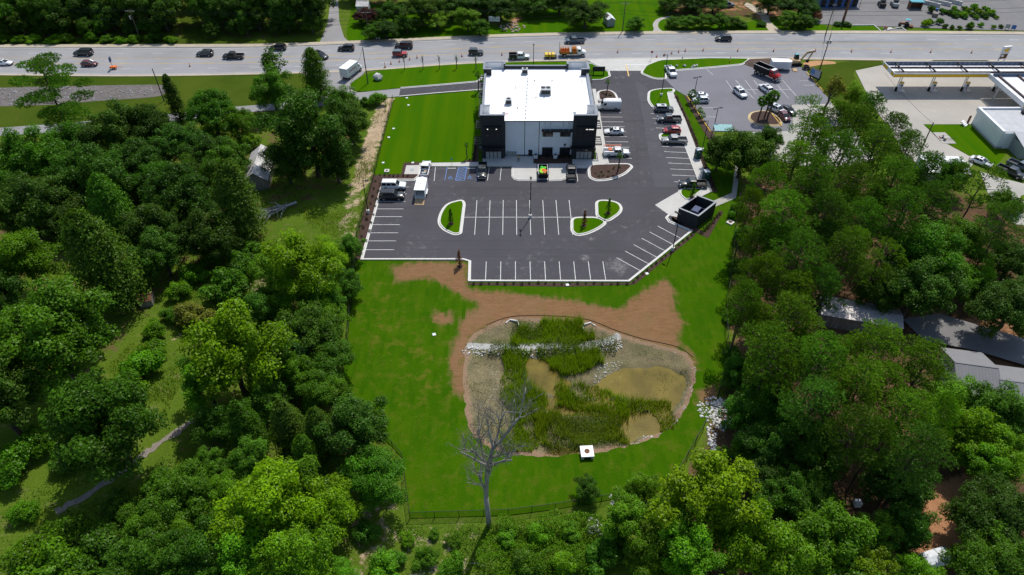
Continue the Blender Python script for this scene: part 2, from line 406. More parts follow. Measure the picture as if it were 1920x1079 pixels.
CH = {}
def index_children():
    CH.clear()
    for o in bpy.data.objects:
        if o.parent: CH.setdefault(o.parent.name, []).append(o)
def dup(o, loc=None, rz=None, label=None, group=None, parent=None, color=None, paint_only=('body', 'roof', 'hood', 'bed', 'cab')):
    kids = [c for c in o.children_recursive if c.parent == o] if not CH else children(o)
    c = o.copy(); COL.objects.link(c); c.parent = parent
    if loc is not None: c.location = loc
    if rz is not None: c.rotation_euler = (0, 0, rz)
    if label: c['label'] = label
    if group: c['group'] = group
    if color is not None: c.color = rgb(color)
    for k in kids: dup(k, parent=c, color=color)
    return c
def mesh_np(name, V, F, mat, attrs=None, smooth=False):
    """fast mesh from numpy arrays; F is (n,3) or (n,4)"""
    me = bpy.data.meshes.new(name); k = F.shape[1]
    me.vertices.add(len(V)); me.vertices.foreach_set('co', V.astype(np.float32).ravel())
    me.loops.add(F.size); me.loops.foreach_set('vertex_index', F.astype(np.int32).ravel())
    me.polygons.add(len(F)); me.polygons.foreach_set('loop_start', np.arange(0, F.size, k, dtype=np.int32))
    me.materials.append(MATS[mat])
    for an, vals in (attrs or {}).items():
        a = me.attributes.new(an, 'FLOAT', 'POINT'); a.data.foreach_set('value', np.asarray(vals, np.float32))
    if smooth: me.polygons.foreach_set('use_smooth', [True]*len(F))
    me.update(calc_edges=True); me.validate(); return me
def inside(P, poly):
    """points (n,2) in polygon"""
    x, y = P[:, 0], P[:, 1]; r = np.zeros(len(P), bool); n = len(poly)
    for i in range(n):
        x0, y0 = poly[i]; x1, y1 = poly[(i+1) % n]
        if y0 == y1: continue
        r ^= ((y0 > y) != (y1 > y)) & (x < (x1-x0)*(y-y0)/(y1-y0) + x0)
    return r
def pdist(P, line, closed=False):
    d = np.full(len(P), 1e9); n = len(line)
    for i in range(n if closed else n-1):
        a = np.array(line[i], float); b = np.array(line[(i+1) % n], float); ab = b-a; L = max(1e-9, ab@ab)
        t = np.clip(((P-a)@ab)/L, 0, 1); d = np.minimum(d, np.hypot(*(P-(a+t[:, None]*ab)).T))
    return d
def sdist(P, poly): return np.where(inside(P, poly), 1, -1)*pdist(P, poly, True)     # positive inside
def sstep(x, a, b): t = np.clip((x-a)/(b-a), 0, 1); return t*t*(3-2*t)
def smooth_line(pts, n=6, closed=False):
    P = [np.array(p, float) for p in pts]; out = []; m = len(P)
    for i in range(m if closed else m-1):
        g = (lambda k: P[k % m]) if closed else (lambda k: P[min(max(k, 0), m-1)])
        p0, p1, p2, p3 = g(i-1), g(i), g(i+1), g(i+2)
        for j in range(n):
            t = j/n; out.append(tuple(.5*((2*p1)+(p2-p0)*t+(2*p0-5*p1+4*p2-p3)*t*t+(3*p1-p0-3*p2+p3)*t**3)))
    if not closed: out.append(tuple(P[-1]))
    return out
def round_poly(pts, rad, n=5):
    out = []; m = len(pts)
    for i in range(m):
        p = Vector(pts[i]); a = Vector(pts[i-1]) - p; b = Vector(pts[(i+1) % m]) - p
        r = rad[i] if isinstance(rad, (list, tuple)) else rad
        r = min(r, a.length*.48, b.length*.48)
        if r < .02: out.append(tuple(p)); continue
        s, e = p + a.normalized()*r, p + b.normalized()*r
        for j in range(n+1):
            t = j/n; out.append(tuple(s*(1-t)**2 + p*2*t*(1-t) + e*t*t))
    return out
def area2(p): return sum(p[i][0]*p[(i+1) % len(p)][1] - p[(i+1) % len(p)][0]*p[i][1] for i in range(len(p)))
def sheet(name, poly, z, mat, holes=(), pts=(), hf=None, kind='structure', attrs=None, label=None, cat=None, parent=None):
    vs, es = [], []
    for loop in [poly] + list(holes):
        b = len(vs); vs += [Vector((p[0], p[1])) for p in loop]; es += [(b+i, b+(i+1) % len(loop)) for i in range(len(loop))]
    vs += [Vector((p[0], p[1])) for p in pts]
    V, E, F, *_ = delaunay_2d_cdt(vs, es, [], 0, 1e-4)
    V2 = np.array([(p.x, p.y) for p in V]); C = np.array([V2[list(f)].mean(0) for f in F])
    keep = inside(C, poly)
    for h in holes: keep &= ~inside(C, h)
    F = [f for f, k in zip(F, keep) if k]
    F = [f if (V2[f[1]][0]-V2[f[0]][0])*(V2[f[2]][1]-V2[f[0]][1])-(V2[f[2]][0]-V2[f[0]][0])*(V2[f[1]][1]-V2[f[0]][1]) > 0 else f[::-1] for f in F]
    Z = np.full(len(V2), z) + (hf(V2) if hf else 0)
    me = mesh_np(name, np.c_[V2, Z], np.array(F), mat, {k: f(V2) for k, f in (attrs or {}).items()})
    o = bpy.data.objects.new(name, me); link(o, parent); return tag(o, label, cat, None, None if parent else kind)
def offset(line, d, closed):
    P = [Vector(p) for p in line]; n = len(P); out = []
    for i in range(n):
        a = P[(i-1) % n] if (closed or i > 0) else None; b = P[(i+1) % n] if (closed or i < n-1) else None
        t = Vector((0, 0))
        if a is not None and (P[i]-a).length > 1e-6: t += (P[i]-a).normalized()
        if b is not None and (b-P[i]).length > 1e-6: t += (b-P[i]).normalized()
        t.normalize(); nn = Vector((-t.y, t.x)); k = 1
        if a is not None and b is not None and (P[i]-a).length > 1e-6:
            k = 1/max(.45, abs(nn.dot(Vector((-(P[i]-a).normalized().y, (P[i]-a).normalized().x)))))
        out.append(tuple(P[i] + nn*d*k))
    return out
def ribbon(name, line, w0, w1, z0, z1, mat, closed=False, parent=None):
    """solid strip between two offsets of a line"""
    a, b = offset(line, w0, closed), offset(line, w1, closed); n = len(line); mb = MB()
    vs = []
    for p, q in zip(a, b): vs += [(p[0], p[1], z0), (q[0], q[1], z0), (q[0], q[1], z1), (p[0], p[1], z1)]
    fs = []
    for i in range(n if closed else n-1):
        k, j = i*4, ((i+1) % n)*4
        fs += [(k+3, k+2, j+2, j+3), (k, k+3, j+3, j), (k+2, k+1, j+1, j+2)]
    mb.add(vs, fs); return mb.build(name, mat, parent)
def kerb(line, parent, closed=False, mat='kerb', w=.22, gutter=.38, h=.2, side=1, name='kerb'):
    """raised kerb on the line and a flat gutter pan beside it (side=+1: pan on the left of the line's direction)"""
    o = ribbon(name, line, -w/2, w/2, .0, h, mat, closed, parent)
    if gutter: ribbon('gutter', line, side*w/2, side*(w/2+gutter), .0, .062, mat, closed, parent)
    return o
def stripe(mb, p, q, w, z, mi=0):
    d = Vector((q[0]-p[0], q[1]-p[1])).normalized(); nx, ny = -d.y*w/2, d.x*w/2
    mb.add([(p[0]+nx, p[1]+ny, z), (p[0]-nx, p[1]-ny, z), (q[0]-nx, q[1]-ny, z), (q[0]+nx, q[1]+ny, z)], [(0, 1, 2, 3)], mi)
# ================================================================== terrain
POND = smooth_line(SS([(877, 640), (870, 700), (872, 760), (885, 812), (930, 845), (1000, 856), (1085, 853), (1160, 841), (1232, 820), (1272, 788), (1296, 742), (1304, 703), (1296, 672), (1268, 654), (1205, 640), (1150, 622), (1100, 603), (1040, 596), (965, 597), (915, 612)]), 7, True)
_rp = random.Random(12); POND = [(x + _rp.uniform(-.22, .22), y + _rp.uniform(-.22, .22)) for x, y in POND]
WATER_ZONES = [SS(p) for p in ([(1168, 688), (1250, 682), (1288, 695), (1294, 720), (1283, 752), (1255, 770), (1205, 748), (1165, 735), (1120, 742), (1090, 728)],
               [(990, 655), (1022, 660), (1040, 690), (1075, 712), (1060, 735), (1035, 725), (1010, 730), (985, 700)],
               [(1150, 800), (1180, 770), (1235, 765), (1262, 775), (1250, 805), (1195, 828), (1160, 828)], [(1035, 832), (1090, 836), (1085, 850), (1030, 850)],
               [(1020, 745), (1150, 745), (1200, 770), (1140, 775), (1030, 765)])]
PALE_ZONES = [SS(p) for p in ([(1105, 672), (1160, 668), (1178, 690), (1176, 722), (1130, 726), (1098, 705)], [(905, 665), (945, 668), (950, 730), (940, 770), (905, 740)],
              [(1165, 785), (1195, 782), (1215, 818), (1180, 830)], [(1225, 812), (1262, 775), (1272, 785), (1240, 822)], [(1280, 700), (1302, 700), (1296, 740), (1276, 775), (1262, 772)])]
BERM = SS([(868, 648), (940, 650), (1030, 648), (1100, 645), (1135, 640), (1158, 630)])
WATER_Z = -1.0
def fbm(P, s, seed=0):
    r = np.random.RandomState(seed); o = np.zeros(len(P)); a = 1.0
    for k in range(4):
        for j in range(3):
            t = r.uniform(0, 6.28); o += a/3*np.sin(P[:, 0]*s*math.cos(t) + P[:, 1]*s*math.sin(t) + r.uniform(0, 6.28))
        s *= 1.9; a *= .55
    return o
def pond_h(P):
    d = sdist(P, POND); z = -.82*sstep(d, 0, 4.0) + .10*fbm(P, .9, 3)*sstep(d, 0, 3)
    w = np.zeros(len(P))
    for q in WATER_ZONES: w = np.maximum(w, sstep(sdist(P, q) + .5*fbm(P, .8, 5), -1.0, 1.0))
    z = z*(1-w) + np.minimum(z, -1.35)*w
    b = sstep(-pdist(P, BERM), -2.6, -.6)
    z = np.maximum(z, -1.2 + 1.05*b + .05*fbm(P, 3, 9)*b)
    return np.where(d > 0, z, 0)
SITE = SS([(737, 188), (905, 168), (1120, 166), (1215, 163), (1262, 167), (1292, 181), (1335, 250), (1385, 335), (1385, 365), (1380, 413), (1359, 596), (1366, 690), (1345, 745), (1320, 800), (1254, 918), (1041, 955), (953, 966), (769, 972), (755, 860), (700, 800), (640, 725), (652, 640), (660, 560), (668, 490), (700, 330)])
def out_h(P):
    """gentle lie of the land beyond the plot"""
    d = np.minimum(np.maximum(-sdist(P, SITE), 0)/25, 1)
    far = sstep(P[:, 1], 180, 210)
    return d*(1-sstep(P[:, 1], 125, 150))*(.25*fbm(P, .09, 21)) - .10
def ground():
    xs = np.concatenate([np.linspace(-1400, -180, 14), np.arange(-172, 176, 1.6), np.linspace(184, 1400, 14)])
    ys = np.concatenate([np.linspace(-500, 6, 10), np.arange(14, 262, 1.6), np.linspace(275, 2600, 16)])
    X, Y = np.meshgrid(xs, ys); P = np.c_[X.ravel(), Y.ravel()]
    Z = out_h(P) - .5*sstep(sdist(P, SITE), .4, 2.0) - 2.6*sstep(sdist(P, POND), -3, .5)
    def mask(polys, a=-4, b=4):
        r = np.zeros(len(P))
        for q, k in polys: r = np.maximum(r, k*sstep(sdist(P, SS(q)), a, b))
        return r
    litter = mask([([(1395, 330), (1480, 322), (1640, 326), (1760, 345), (1990, 440), (2500, 440), (2500, 1400), (1250, 1400), (1270, 930), (1370, 700), (1385, 420)], .85),
                   ([(-100, 262), (480, 225), (640, 205), (690, 232), (655, 360), (560, 400), (500, 450), (300, 580), (200, 700), (-600, 900), (-700, 300)], .42),
                   ([(330, 590), (640, 520), (640, 740), (755, 870), (765, 990), (720, 1300), (180, 1300), (330, 830)], .40),
                   ([(-500, 76), (595, 76), (595, -250), (-900, -250)], .42), ([(660, 45), (960, 40), (970, -150), (650, -150)], .45), ([(1240, 30), (1520, 40), (1530, -150), (1240, -150)], .6)])
    sand = np.maximum(sstep(-pdist(P, SS([(728, 188), (712, 225), (690, 290), (675, 345)])), -3.4, -.6)*.80,
                      sstep(-pdist(P, SS([(675, 345), (660, 385), (652, 430), (655, 470)])), -4.2, -.6)*.48)
    sand = np.maximum(sand, mask([([(595, 905), (765, 870), (775, 975), (905, 985), (905, 1100), (580, 1100)], .36), ([(300, 640), (350, 600), (370, 640), (330, 720)], .35), ([(440, 540), (500, 500), (520, 560), (480, 580)], .5)], -2, 2))
    clay = mask([([(1640, 960), (1700, 900), (1880, 880), (1860, 960), (1760, 1090), (1600, 1090)], .85), ([(1380, 430), (1395, 430), (1385, 690), (1362, 690), (1366, 600)], .62),
                 ([(1680, 560), (1920, 600), (1920, 650), (1700, 640)], .5), ([(985, 32), (1088, 30), (1092, 62), (1075, 64), (1010, 45)], .62), ([(955, 30), (985, 30), (985, 60), (940, 62)], .6), ([(1400, 5), (1445, 0), (1470, 50), (1440, 60), (1420, 40)], .7), ([(1300, 0), (1400, 0), (1400, 22), (1300, 22)], .5)], -2, 2)
    n, m = len(xs), len(ys); i = np.arange((m-1)*n).reshape(m-1, n)[:, :-1].ravel()
    F = np.c_[i, i+1, i+1+n, i+n]
    o = bpy.data.objects.new('ground', mesh_np('ground', np.c_[P, Z], F, 'ground', dict(litter=litter, sand=sand, clay=clay), True)); link(o); tag(o, kind='structure')
ground()
def grid_pts(poly, step, jit=.2):
    xs = [p[0] for p in poly]; ys = [p[1] for p in poly]
    X, Y = np.meshgrid(np.arange(min(xs), max(xs), step), np.arange(min(ys), max(ys), step)); P = np.c_[X.ravel(), Y.ravel()]
    return P[sdist(P, poly) > step*.5]
DIRT = [SS(q) for q in ([(735, 500), (800, 491), (872, 493), (882, 546), (960, 550), (1080, 565), (1160, 580), (1205, 548), (1250, 522), (1264, 545), (1268, 585), (1284, 608), (1266, 632), (1300, 665), (1306, 700), (1290, 660), (1200, 642), (1100, 608), (960, 602), (900, 622), (878, 640), (876, 735), (862, 742), (843, 722), (845, 660), (868, 600), (897, 572), (850, 545), (800, 520), (742, 530)], [(812, 588), (845, 585), (850, 608), (815, 606)], [(1306, 735), (1335, 720), (1345, 745), (1312, 765)])]
def dirt_at(P):
    r = np.zeros(len(P))
    for q in DIRT: r = np.maximum(r, sstep(sdist(P, q), -1.6, 1.6))
    return r
gp = grid_pts(SITE, 1.25); gp = gp[(gp[:, 1] < 128) & (sdist(gp, POND) < -.6)]
sheet('lawn', SITE, 0, 'lawn', [POND], gp, None, attrs=dict(dirt=dirt_at, dry=lambda P: .25 + .75*sstep(-pdist(P, SS([(690, 560), (740, 640), (800, 700)])), -9, -1) + .3*sstep(P[:, 1], 85, 60)))
bp = grid_pts(POND, .55)
sheet('pond_bank', POND, 0, 'pond_bed', [], bp, pond_h, attrs=dict(mudrim=lambda P: sstep(-sdist(P, POND), -1.8, -.3)*.7, wet=lambda P: np.maximum(sstep(-pond_h(P), .72, .98), .55*sstep(fbm(P, .35, 41), -.1, .8)), pale=lambda P: np.maximum(np.max([sstep(sdist(P, q), -1.5, 1.5)*k for q, k in zip(PALE_ZONES, (.44, .40, .5, .5, .5))], 0), sstep(-pdist(P, BERM), -1.1, -.5)*.8)))
sheet('water', offset(POND, -.5 if area2(POND) < 0 else .5, True), WATER_Z, 'pond_water')

# ================================================================== roads, lots, pavements
FAR = smooth_line(SS([(-260, 90), (0, 90.5), (250, 90), (480, 89), (640, 84), (800, 77), (980, 69.5), (1200, 65.5), (1440, 64), (1700, 64.5), (1920, 66), (2250, 68)]), 4)
NEAR = smooth_line(SS([(-260, 138), (0, 139), (250, 141), (480, 137.5), (640, 133), (740, 127), (850, 119), (980, 114), (1100, 112), (1200, 109.5), (1440, 109), (1660, 111.5), (1920, 113), (2250, 115)]), 4)
sheet('road', FAR + NEAR[::-1], .02, 'asphalt_road')
road = bpy.data.objects['road']
def across(k, f):
    a, b = FAR, NEAR; t = k*(len(a)-1); i = min(int(t), len(a)-2); t -= i
    p = [a[i][j]*(1-t) + a[i+1][j]*t for j in (0, 1)]; q = [b[i][j]*(1-t) + b[i+1][j]*t for j in (0, 1)]
    return (p[0]*(1-f) + q[0]*f, p[1]*(1-f) + q[1]*f)
def lane_line(f, mat, dash=0, gap=0, w=.16, name='lane_line'):
    mb = MB(); N = 400; pts = [across(i/N, f) for i in range(N+1)]; on = 0; acc = 0
    for i in range(N):
        seg = math.dist(pts[i], pts[i+1]); 
        if not dash or (acc % (dash+gap)) < dash: stripe(mb, pts[i], pts[i+1], w, .032)
        acc += seg
    mb.build(name, mat, road)
lane_line(.03, 'faded_white'); lane_line(.97, 'faded_white')
lane_line(.215, 'faded_white', 3, 9); lane_line(.79, 'faded_white', 3, 9)
lane_line(.395, 'faded_yellow'); lane_line(.42, 'faded_yellow', 3, 9); lane_line(.59, 'faded_yellow', 3, 9); lane_line(.615, 'faded_yellow')
# far pavement with its kerb, sandy edge on the near side
o = ribbon('pavement', FAR, .35, 2.2, -.05, .16, 'sandy_concrete'); tag(o, kind='structure')
ribbon('kerb', FAR, .0, .32, -.05, .14, 'concrete_old', False, o)
o = ribbon('road_edge', NEAR, -.9, .05, -.05, .05, 'sandy_concrete'); tag(o, kind='structure')
# verge left of the junction, and grass beyond the road
sheet('grass_verge', SS([(-260, 143), (0, 143), (250, 145), (480, 141), (560, 140), (600, 150), (600, 172), (560, 188), (500, 196), (430, 201), (300, 216), (100, 236), (0, 242), (-260, 262)]), .0, 'verge_grass')
sheet('grass_bank', SS([(655, 88), (800, 75), (980, 67), (1200, 63), (1440, 61), (1560, 61), (1530, 30), (1500, 22), (1400, 42), (1250, 55), (1240, 0), (1060, -10), (985, 30), (960, 55), (900, 45), (860, 40), (760, 15), (660, 5), (650, 60)]), .0, 'lawn_mown')
sheet('grass_edge', SS([(-260, 88), (0, 88), (250, 88), (480, 86), (595, 84), (590, 78), (480, 76), (330, 72), (0, 76), (-260, 76)]), .0, 'verge_grass')
sheet('forest_ride', SS([(330, 82), (385, 80), (372, 30), (350, 0), (335, 30), (345, 60)]), .012, 'verge_grass')
# side street and the lane that leaves it to the left
sheet('side_street', SS([(562, 137), (690, 130), (678, 142), (657, 157), (657, 168), (672, 174), (751, 166), (748, 181), (700, 186), (640, 191), (600, 200), (560, 205), (500, 208), (430, 214), (300, 231), (100, 249), (0, 255), (-260, 275), (-260, 258), (0, 240), (100, 233), (300, 216), (430, 201), (500, 196), (560, 190), (598, 174), (598, 150)]), .012, 'asphalt_lane')
sheet('private_road', SS([(596, 89), (662, 86), (645, 70), (636, 40), (634, 0), (640, -60), (620, -60), (620, 0), (614, 45)]), .016, 'asphalt_lane')
# rough stony ditch in the verge
DITCH = smooth_line(SS([(-120, 170), (0, 165), (120, 162), (230, 160), (305, 160), (312, 172), (290, 182), (180, 190), (90, 197), (0, 200), (-120, 205)]), 3, True)
sheet('drainage_ditch', DITCH, .02, 'ditch')
# bright front lawn by the road
LAWN_F = round_poly(SS([(655, 160), (668, 148), (700, 135), (735, 128), (790, 123), (905, 117.5), (1085, 116), (1112, 119), (1142, 134), (1144, 144), (1128, 150), (1000, 152), (905, 152), (750, 165), (690, 172), (666, 172)]), 3.0)
sheet('front_lawn', LAWN_F, .03, 'lawn_mown')
lawnf = bpy.data.objects['front_lawn']
# driveway behind the building
sheet('driveway', SS([(751, 166), (905, 153), (1000, 151), (1110, 151), (1215, 149), (1215, 168), (1110, 170), (905, 168), (748, 181)]), .022, 'asphalt_new')
drv = bpy.data.objects['driveway']
kerb(SS([(751, 165.5), (820, 160), (893, 153.5), (901, 149), (903, 142)]), drv, side=-1, gutter=.3)
kerb(SS([(748, 181.5), (820, 175), (905, 168.5)]), drv, side=1, gutter=.2, h=.12)
# side lawn, mown in stripes
sheet('side_lawn', SS([(741, 184), (890, 171), (891, 298), (885, 304), (760, 305), (752, 326), (700, 328)]), .02, 'lawn_mown')

# --- the car park
LOT = SS([(718, 338), (776, 338), (784, 331), (786, 314), (962, 314), (962, 306), (1140, 306), (1117, 168), (1105, 150), (1130, 150), (1144, 142), (1143, 133), (1204, 133), (1203, 142), (1225, 148), (1247, 149), (1266, 168), (1254, 195), (1262, 215), (1325, 358), (1278, 356), (1228, 385), (1256, 404), (1297, 434), (1182, 529), (878, 529), (880, 490), (676, 488), (712, 360)])
sheet('car_park', LOT, .05, 'asphalt_new')
lot = bpy.data.objects['car_park']
sheet('asphalt_pour', SS([(1190, 150), (1216, 168), (1219, 190), (1228, 206), (1255, 207), (1262, 217), (1310, 345), (1276, 352), (1246, 352), (1228, 351), (1216, 290), (1207, 225)]), .0535, 'asphalt_pour', parent=lot)
# edges of the car park
kerb(SS([(786, 313), (784, 331), (776, 337.5), (719, 337.5), (712, 360), (677, 487.5), (868, 487.5), (879.5, 491), (878.5, 528), (1180, 528.5), (1298, 434), (1256, 416), (1251, 409), (1257, 403)]), lot, side=1, gutter=.30)
kerb(SS([(1255, 196), (1262, 213), (1312, 340)]), lot, side=-1, gutter=.25, h=.14)
# stall lines, each its own part
def line_part(p, q, mat='marking', w=.11, parent=None, name='stall_line', z=.058):
    mb = MB(); stripe(mb, p, q, w, z); return mb.build(name, mat, parent or lot)
for v, u0, u1 in ((352, 800, 1180), (366, 800, 1215), (452, 690, 1160), (468, 760, 1150), (482, 884, 1140)):
    line_part(S(u0, v), S(u1, v+1), 'seam_tar', .05, name='paving_seam', z=.0545)
for u0, u1, v0, v1 in ((1186, 1199, 190, 345), (1176, 1186, 190, 300)): line_part(S(u0, v0), S(u1, v1), 'seam_tar', .05, name='paving_seam', z=.0545)
YC = S(968, 408)[1]
for i in range(8):                                                   # double row in the middle
    x = S(890, 441)[0] + i*2.76
    line_part((x, S(0, 441)[1]), (x, S(0, 376)[1]))
line_part((S(869, 408)[0], YC), (S(1074, 408)[0], YC))
for i in range(9):                                                   # bottom row
    x = S(911, 510)[0] + i*2.74
    line_part((x, S(0, 491)[1]), (x, S(0, 528)[1]+.4))
for u0, u1, v in ((714, 766, 351.5), (711, 763, 364.5), (706, 761, 378.5), (703, 757, 392.5), (698, 754, 407), (694, 750, 422), (689, 746.5, 437.3), (686, 743, 452.5), (681.5, 739, 469)):
    line_part(S(u0, v), S(u1, v))
a0, a1, b0, b1 = S(1156, 484), S(1200, 508), S(1233, 424.5), S(1275, 447)  # slanting row by the enclosure
for i in range(6):
    t = i/5; line_part((a0[0]*(1-t)+b0[0]*t, a0[1]*(1-t)+b0[1]*t), (a1[0]*(1-t)+b1[0]*t, a1[1]*(1-t)+b1[1]*t))
for u0, v0, u1, v1 in ((814, 340, 816.5, 314), (834, 339, 838.5, 314), (914, 339, 917.5, 314), (937.5, 339, 940, 314), (1083.5, 341, 1080, 315)):
    line_part(S(u0, v0), S(u1, v1), 'marking_blue' if u0 == 834 else 'marking')
for v in (211.5, 220, 229, 238, 247.5, 256.7, 266.4, 276.5, 287, 297.5):        # row beside the building
    x = (v-212)/(297-212); line_part(S(1124.5+17*x, v), S(1165+20*x, v+.3))
for v, u0, u1 in ((213.5, 1220, 1258), (222.5, 1224, 1262), (231.5, 1227, 1266), (240.5, 1230, 1270), (275, 1241, 1287), (285, 1245, 1290), (296, 1248.5, 1294), (306.5, 1252.5, 1299), (317.5, 1256.5, 1303), (329, 1260, 1307.5), (341.5, 1264, 1312)):
    line_part(S(u0, v), S(u1, v+2))
# blue access bays with their hatching and wheelchair marks
line_part(S(893, 339), S(896, 314), 'marking_blue'); 
h0, h1, h2, h3 = S(854, 339), S(871, 339), S(876, 314), S(860, 314)
for p, q in ((h0, h1), (h1, h2), (h2, h3), (h3, h0)): line_part(p, q, 'marking_blue', .12)
for i in range(8):
    t0 = i/8.5; t1 = min(1, t0+.17)
    p = (h0[0]*(1-t0)+h3[0]*t0, h0[1]*(1-t0)+h3[1]*t0); q = (h1[0]*(1-t1)+h2[0]*t1, h1[1]*(1-t1)+h2[1]*t1)
    line_part(p, q, 'marking_blue', .14, name='hatch_line', z=.060)
def wheelchair(c):
    mb = MB(); cx, cy = c; z = .0585
    def arc(x, y, r, a0, a1, w, n=14):
        for i in range(n):
            t0, t1 = R(a0+(a1-a0)*i/n), R(a0+(a1-a0)*(i+1)/n)
            stripe(mb, (cx+x+r*math.cos(t0), cy+y+r*math.sin(t0)), (cx+x+r*math.cos(t1), cy+y+r*math.sin(t1)), w, z)
    arc(0, 0, .42, 110, 380, .13); arc(-.08, .78, .06, 0, 360, .13, 8)
    for p, q in (((-.08, .66), (-.02, .18)), ((-.02, .18), (.34, .18)), ((.34, .18), (.5, -.3)), ((.5, -.3), (.66, -.24)), ((-.06, .46), (.3, .46))):
        stripe(mb, (cx+p[0], cy+p[1]), (cx+q[0], cy+q[1]), .13, z)
    mb.build('wheelchair_mark', 'marking_blue', lot)
wheelchair(S(844.5, 334.5)); wheelchair(S(881, 334))
for u in (847, 884): 
    x, y = S(u, 317); MB().bx(x-.9, x+.9, y-.1, y+.1, .05, .17).build('wheel_stop', 'kerb', lot)
# pale concrete dumpster pad and other flat work
def slab(name, pts, mat='concrete', z=.07, rad=0, label=None):
    p = round_poly(SS(pts), rad) if rad else SS(pts)
    mb = MB().prism(p, -.1, z); o = mb.build(name, mat); tag(o, kind='structure'); return o
slab('concrete_apron', [(1228, 385), (1280, 355), (1300, 385), (1270, 408), (1256, 405)], z=.066)
ent = slab('entrance_apron', [(1100, 113), (1130, 111.6), (1284, 109), (1240, 112.5), (1216, 120), (1204, 133.5), (1143, 133.5), (1115, 120)], 'concrete', .072)
line_part(S(1172, 122), S(1212, 121.5), 'marking', .35, ent, 'stop_line', .082)
line_part(S(1174, 122.5), S(1179, 144), 'marking_yellow', .30, ent, 'centre_line', .082)
# pavements round the building
pav = slab('pavement', [(786, 307), (905, 305), (905, 291), (948, 291), (948, 292), (1000, 292), (1000, 308), (1006, 308), (1006, 337), (972, 337.5), (965, 335), (962, 331), (962, 313), (786, 313)], 'concrete', .15)
kerb(SS([(962, 314), (962, 331), (966, 336), (973, 338), (1006, 338)]), pav, side=-1, gutter=.25)
pav2 = slab('pavement', [(1029, 338), (1050, 337), (1058, 335), (1060, 330), (1060, 314), (1103, 314), (1142, 307), (1139, 296), (1117, 168), (1104, 168), (1110, 200), (1118, 300), (1073, 300), (1073, 308), (1029, 308)], 'concrete', .15)
kerb(SS([(1029, 338.5), (1050, 337.8), (1058, 335.6), (1060.6, 330), (1060.6, 314.5), (1101, 314.5)]), pav2, side=-1, gutter=.25)
slab('loading_ramp', [(1007, 308), (1028, 308), (1028, 338), (1007, 338)], 'concrete', .068)
bed = slab('planting_bed', [(1000, 293), (1072, 293), (1072, 307.6), (1001, 307.6)], 'mulch', .10)
slab('utility_pad', [(762, 311), (786, 310.5), (784, 327.5), (758, 327.5)], 'concrete', .09)
slab('mulch_bed', [(700, 329), (752, 327), (757, 306), (786, 304), (786, 330), (776, 336), (718, 336), (711, 358), (676, 486), (667, 488), (672, 440), (685, 385)], 'mulch', .04)
slab('mulch_bed', [(870, 302), (886, 300), (890, 262), (897, 262), (897, 304), (870, 304.5)], 'mulch', .05)
# east pavement, shrub strip, grass strip
pe = slab('pavement', [(1252, 175), (1262, 175), (1284, 224), (1313, 300), (1335, 360), (1310, 372), (1303, 366), (1318, 350), (1312, 340), (1262, 212), (1257, 196)], 'concrete', .15)
slab('footpath', [(1325, 383), (1372, 362), (1376, 330), (1379, 310), (1386, 310), (1384, 345), (1380, 372), (1335, 391)], 'concrete_old', .06)
slab('mulch_bed', [(1262, 177), (1268, 177), (1291, 224), (1321, 300), (1346, 360), (1336, 361), (1314, 300), (1285, 224)], 'mulch', .06)
slab('mulch_bed', [(1282, 178), (1291, 182), (1337, 250), (1360, 290), (1352, 300), (1320, 248), (1292, 200)], 'mulch', .06)
slab('mulch_bed', [(878, 531), (1183, 531), (1300, 437), (1305, 440), (1190, 534), (1060, 538), (878, 535)], 'mulch', .04)
slab('mulch_bed', [(1258, 409), (1268, 405), (1322, 437), (1350, 395), (1356, 398), (1328, 447), (1298, 433), (1262, 416)], 'mulch', .05)
# raised islands
def island(name, pts, mat, rad, kerbmat='kerb', z=.17):
    p = round_poly(SS(pts), rad); 
    if area2(p) < 0: p = p[::-1]
    mb = MB().prism(p, 0, z); o = mb.build(name, mat); tag(o, kind='structure'); kerb(p, o, True, kerbmat, side=-1); return o
island('traffic_island', [(866, 377), (869, 383), (862, 438), (852, 439), (832, 430), (824, 418), (828, 400), (840, 383)], 'lawn_mown', 1.6)
island('traffic_island', [(1074, 410), (1119, 409.5), (1136, 417.5), (1120, 429), (1100, 438), (1082, 441), (1074, 434)], 'lawn_mown', 1.2)
island('traffic_island', [(1120, 378), (1140, 377.5), (1158, 382), (1164, 391), (1160, 400), (1138, 415.5), (1121, 407)], 'lawn_mown', 1.2)
island('planted_island', [(1105, 311), (1142, 309), (1178, 309), (1184, 313), (1170, 327), (1142, 337), (1118, 338.5), (1107, 333)], 'mulch', 1.6)
island('planted_island', [(1122, 172), (1142, 170), (1152, 176), (1158, 190), (1124, 190)], 'mulch', 1.5)
island('traffic_island', [(1218, 172), (1236, 168), (1262, 167), (1262, 173), (1251, 174), (1258, 205), (1228, 205), (1217, 190)], 'lawn_mown', 1.4)
island('traffic_island', [(1203, 138), (1212, 124), (1238, 114), (1330, 110), (1405, 111), (1392, 121), (1330, 127), (1262, 132.5), (1247, 138), (1248, 148), (1228, 148)], 'lawn_mown', 1.2)
island('traffic_island', [(1238, 252), (1268, 252), (1272, 262), (1241, 264)], 'lawn_mown', 1.0)
island('traffic_island', [(1276, 356), (1318, 355), (1304, 366), (1288, 376), (1276, 366)], 'lawn_mown', .9)
kerb(SS([(1080, 116), (1112, 119.5), (1142, 134.5), (1144.5, 144), (1128, 150.3), (1105, 151)]), lawnf, side=-1, gutter=.3)
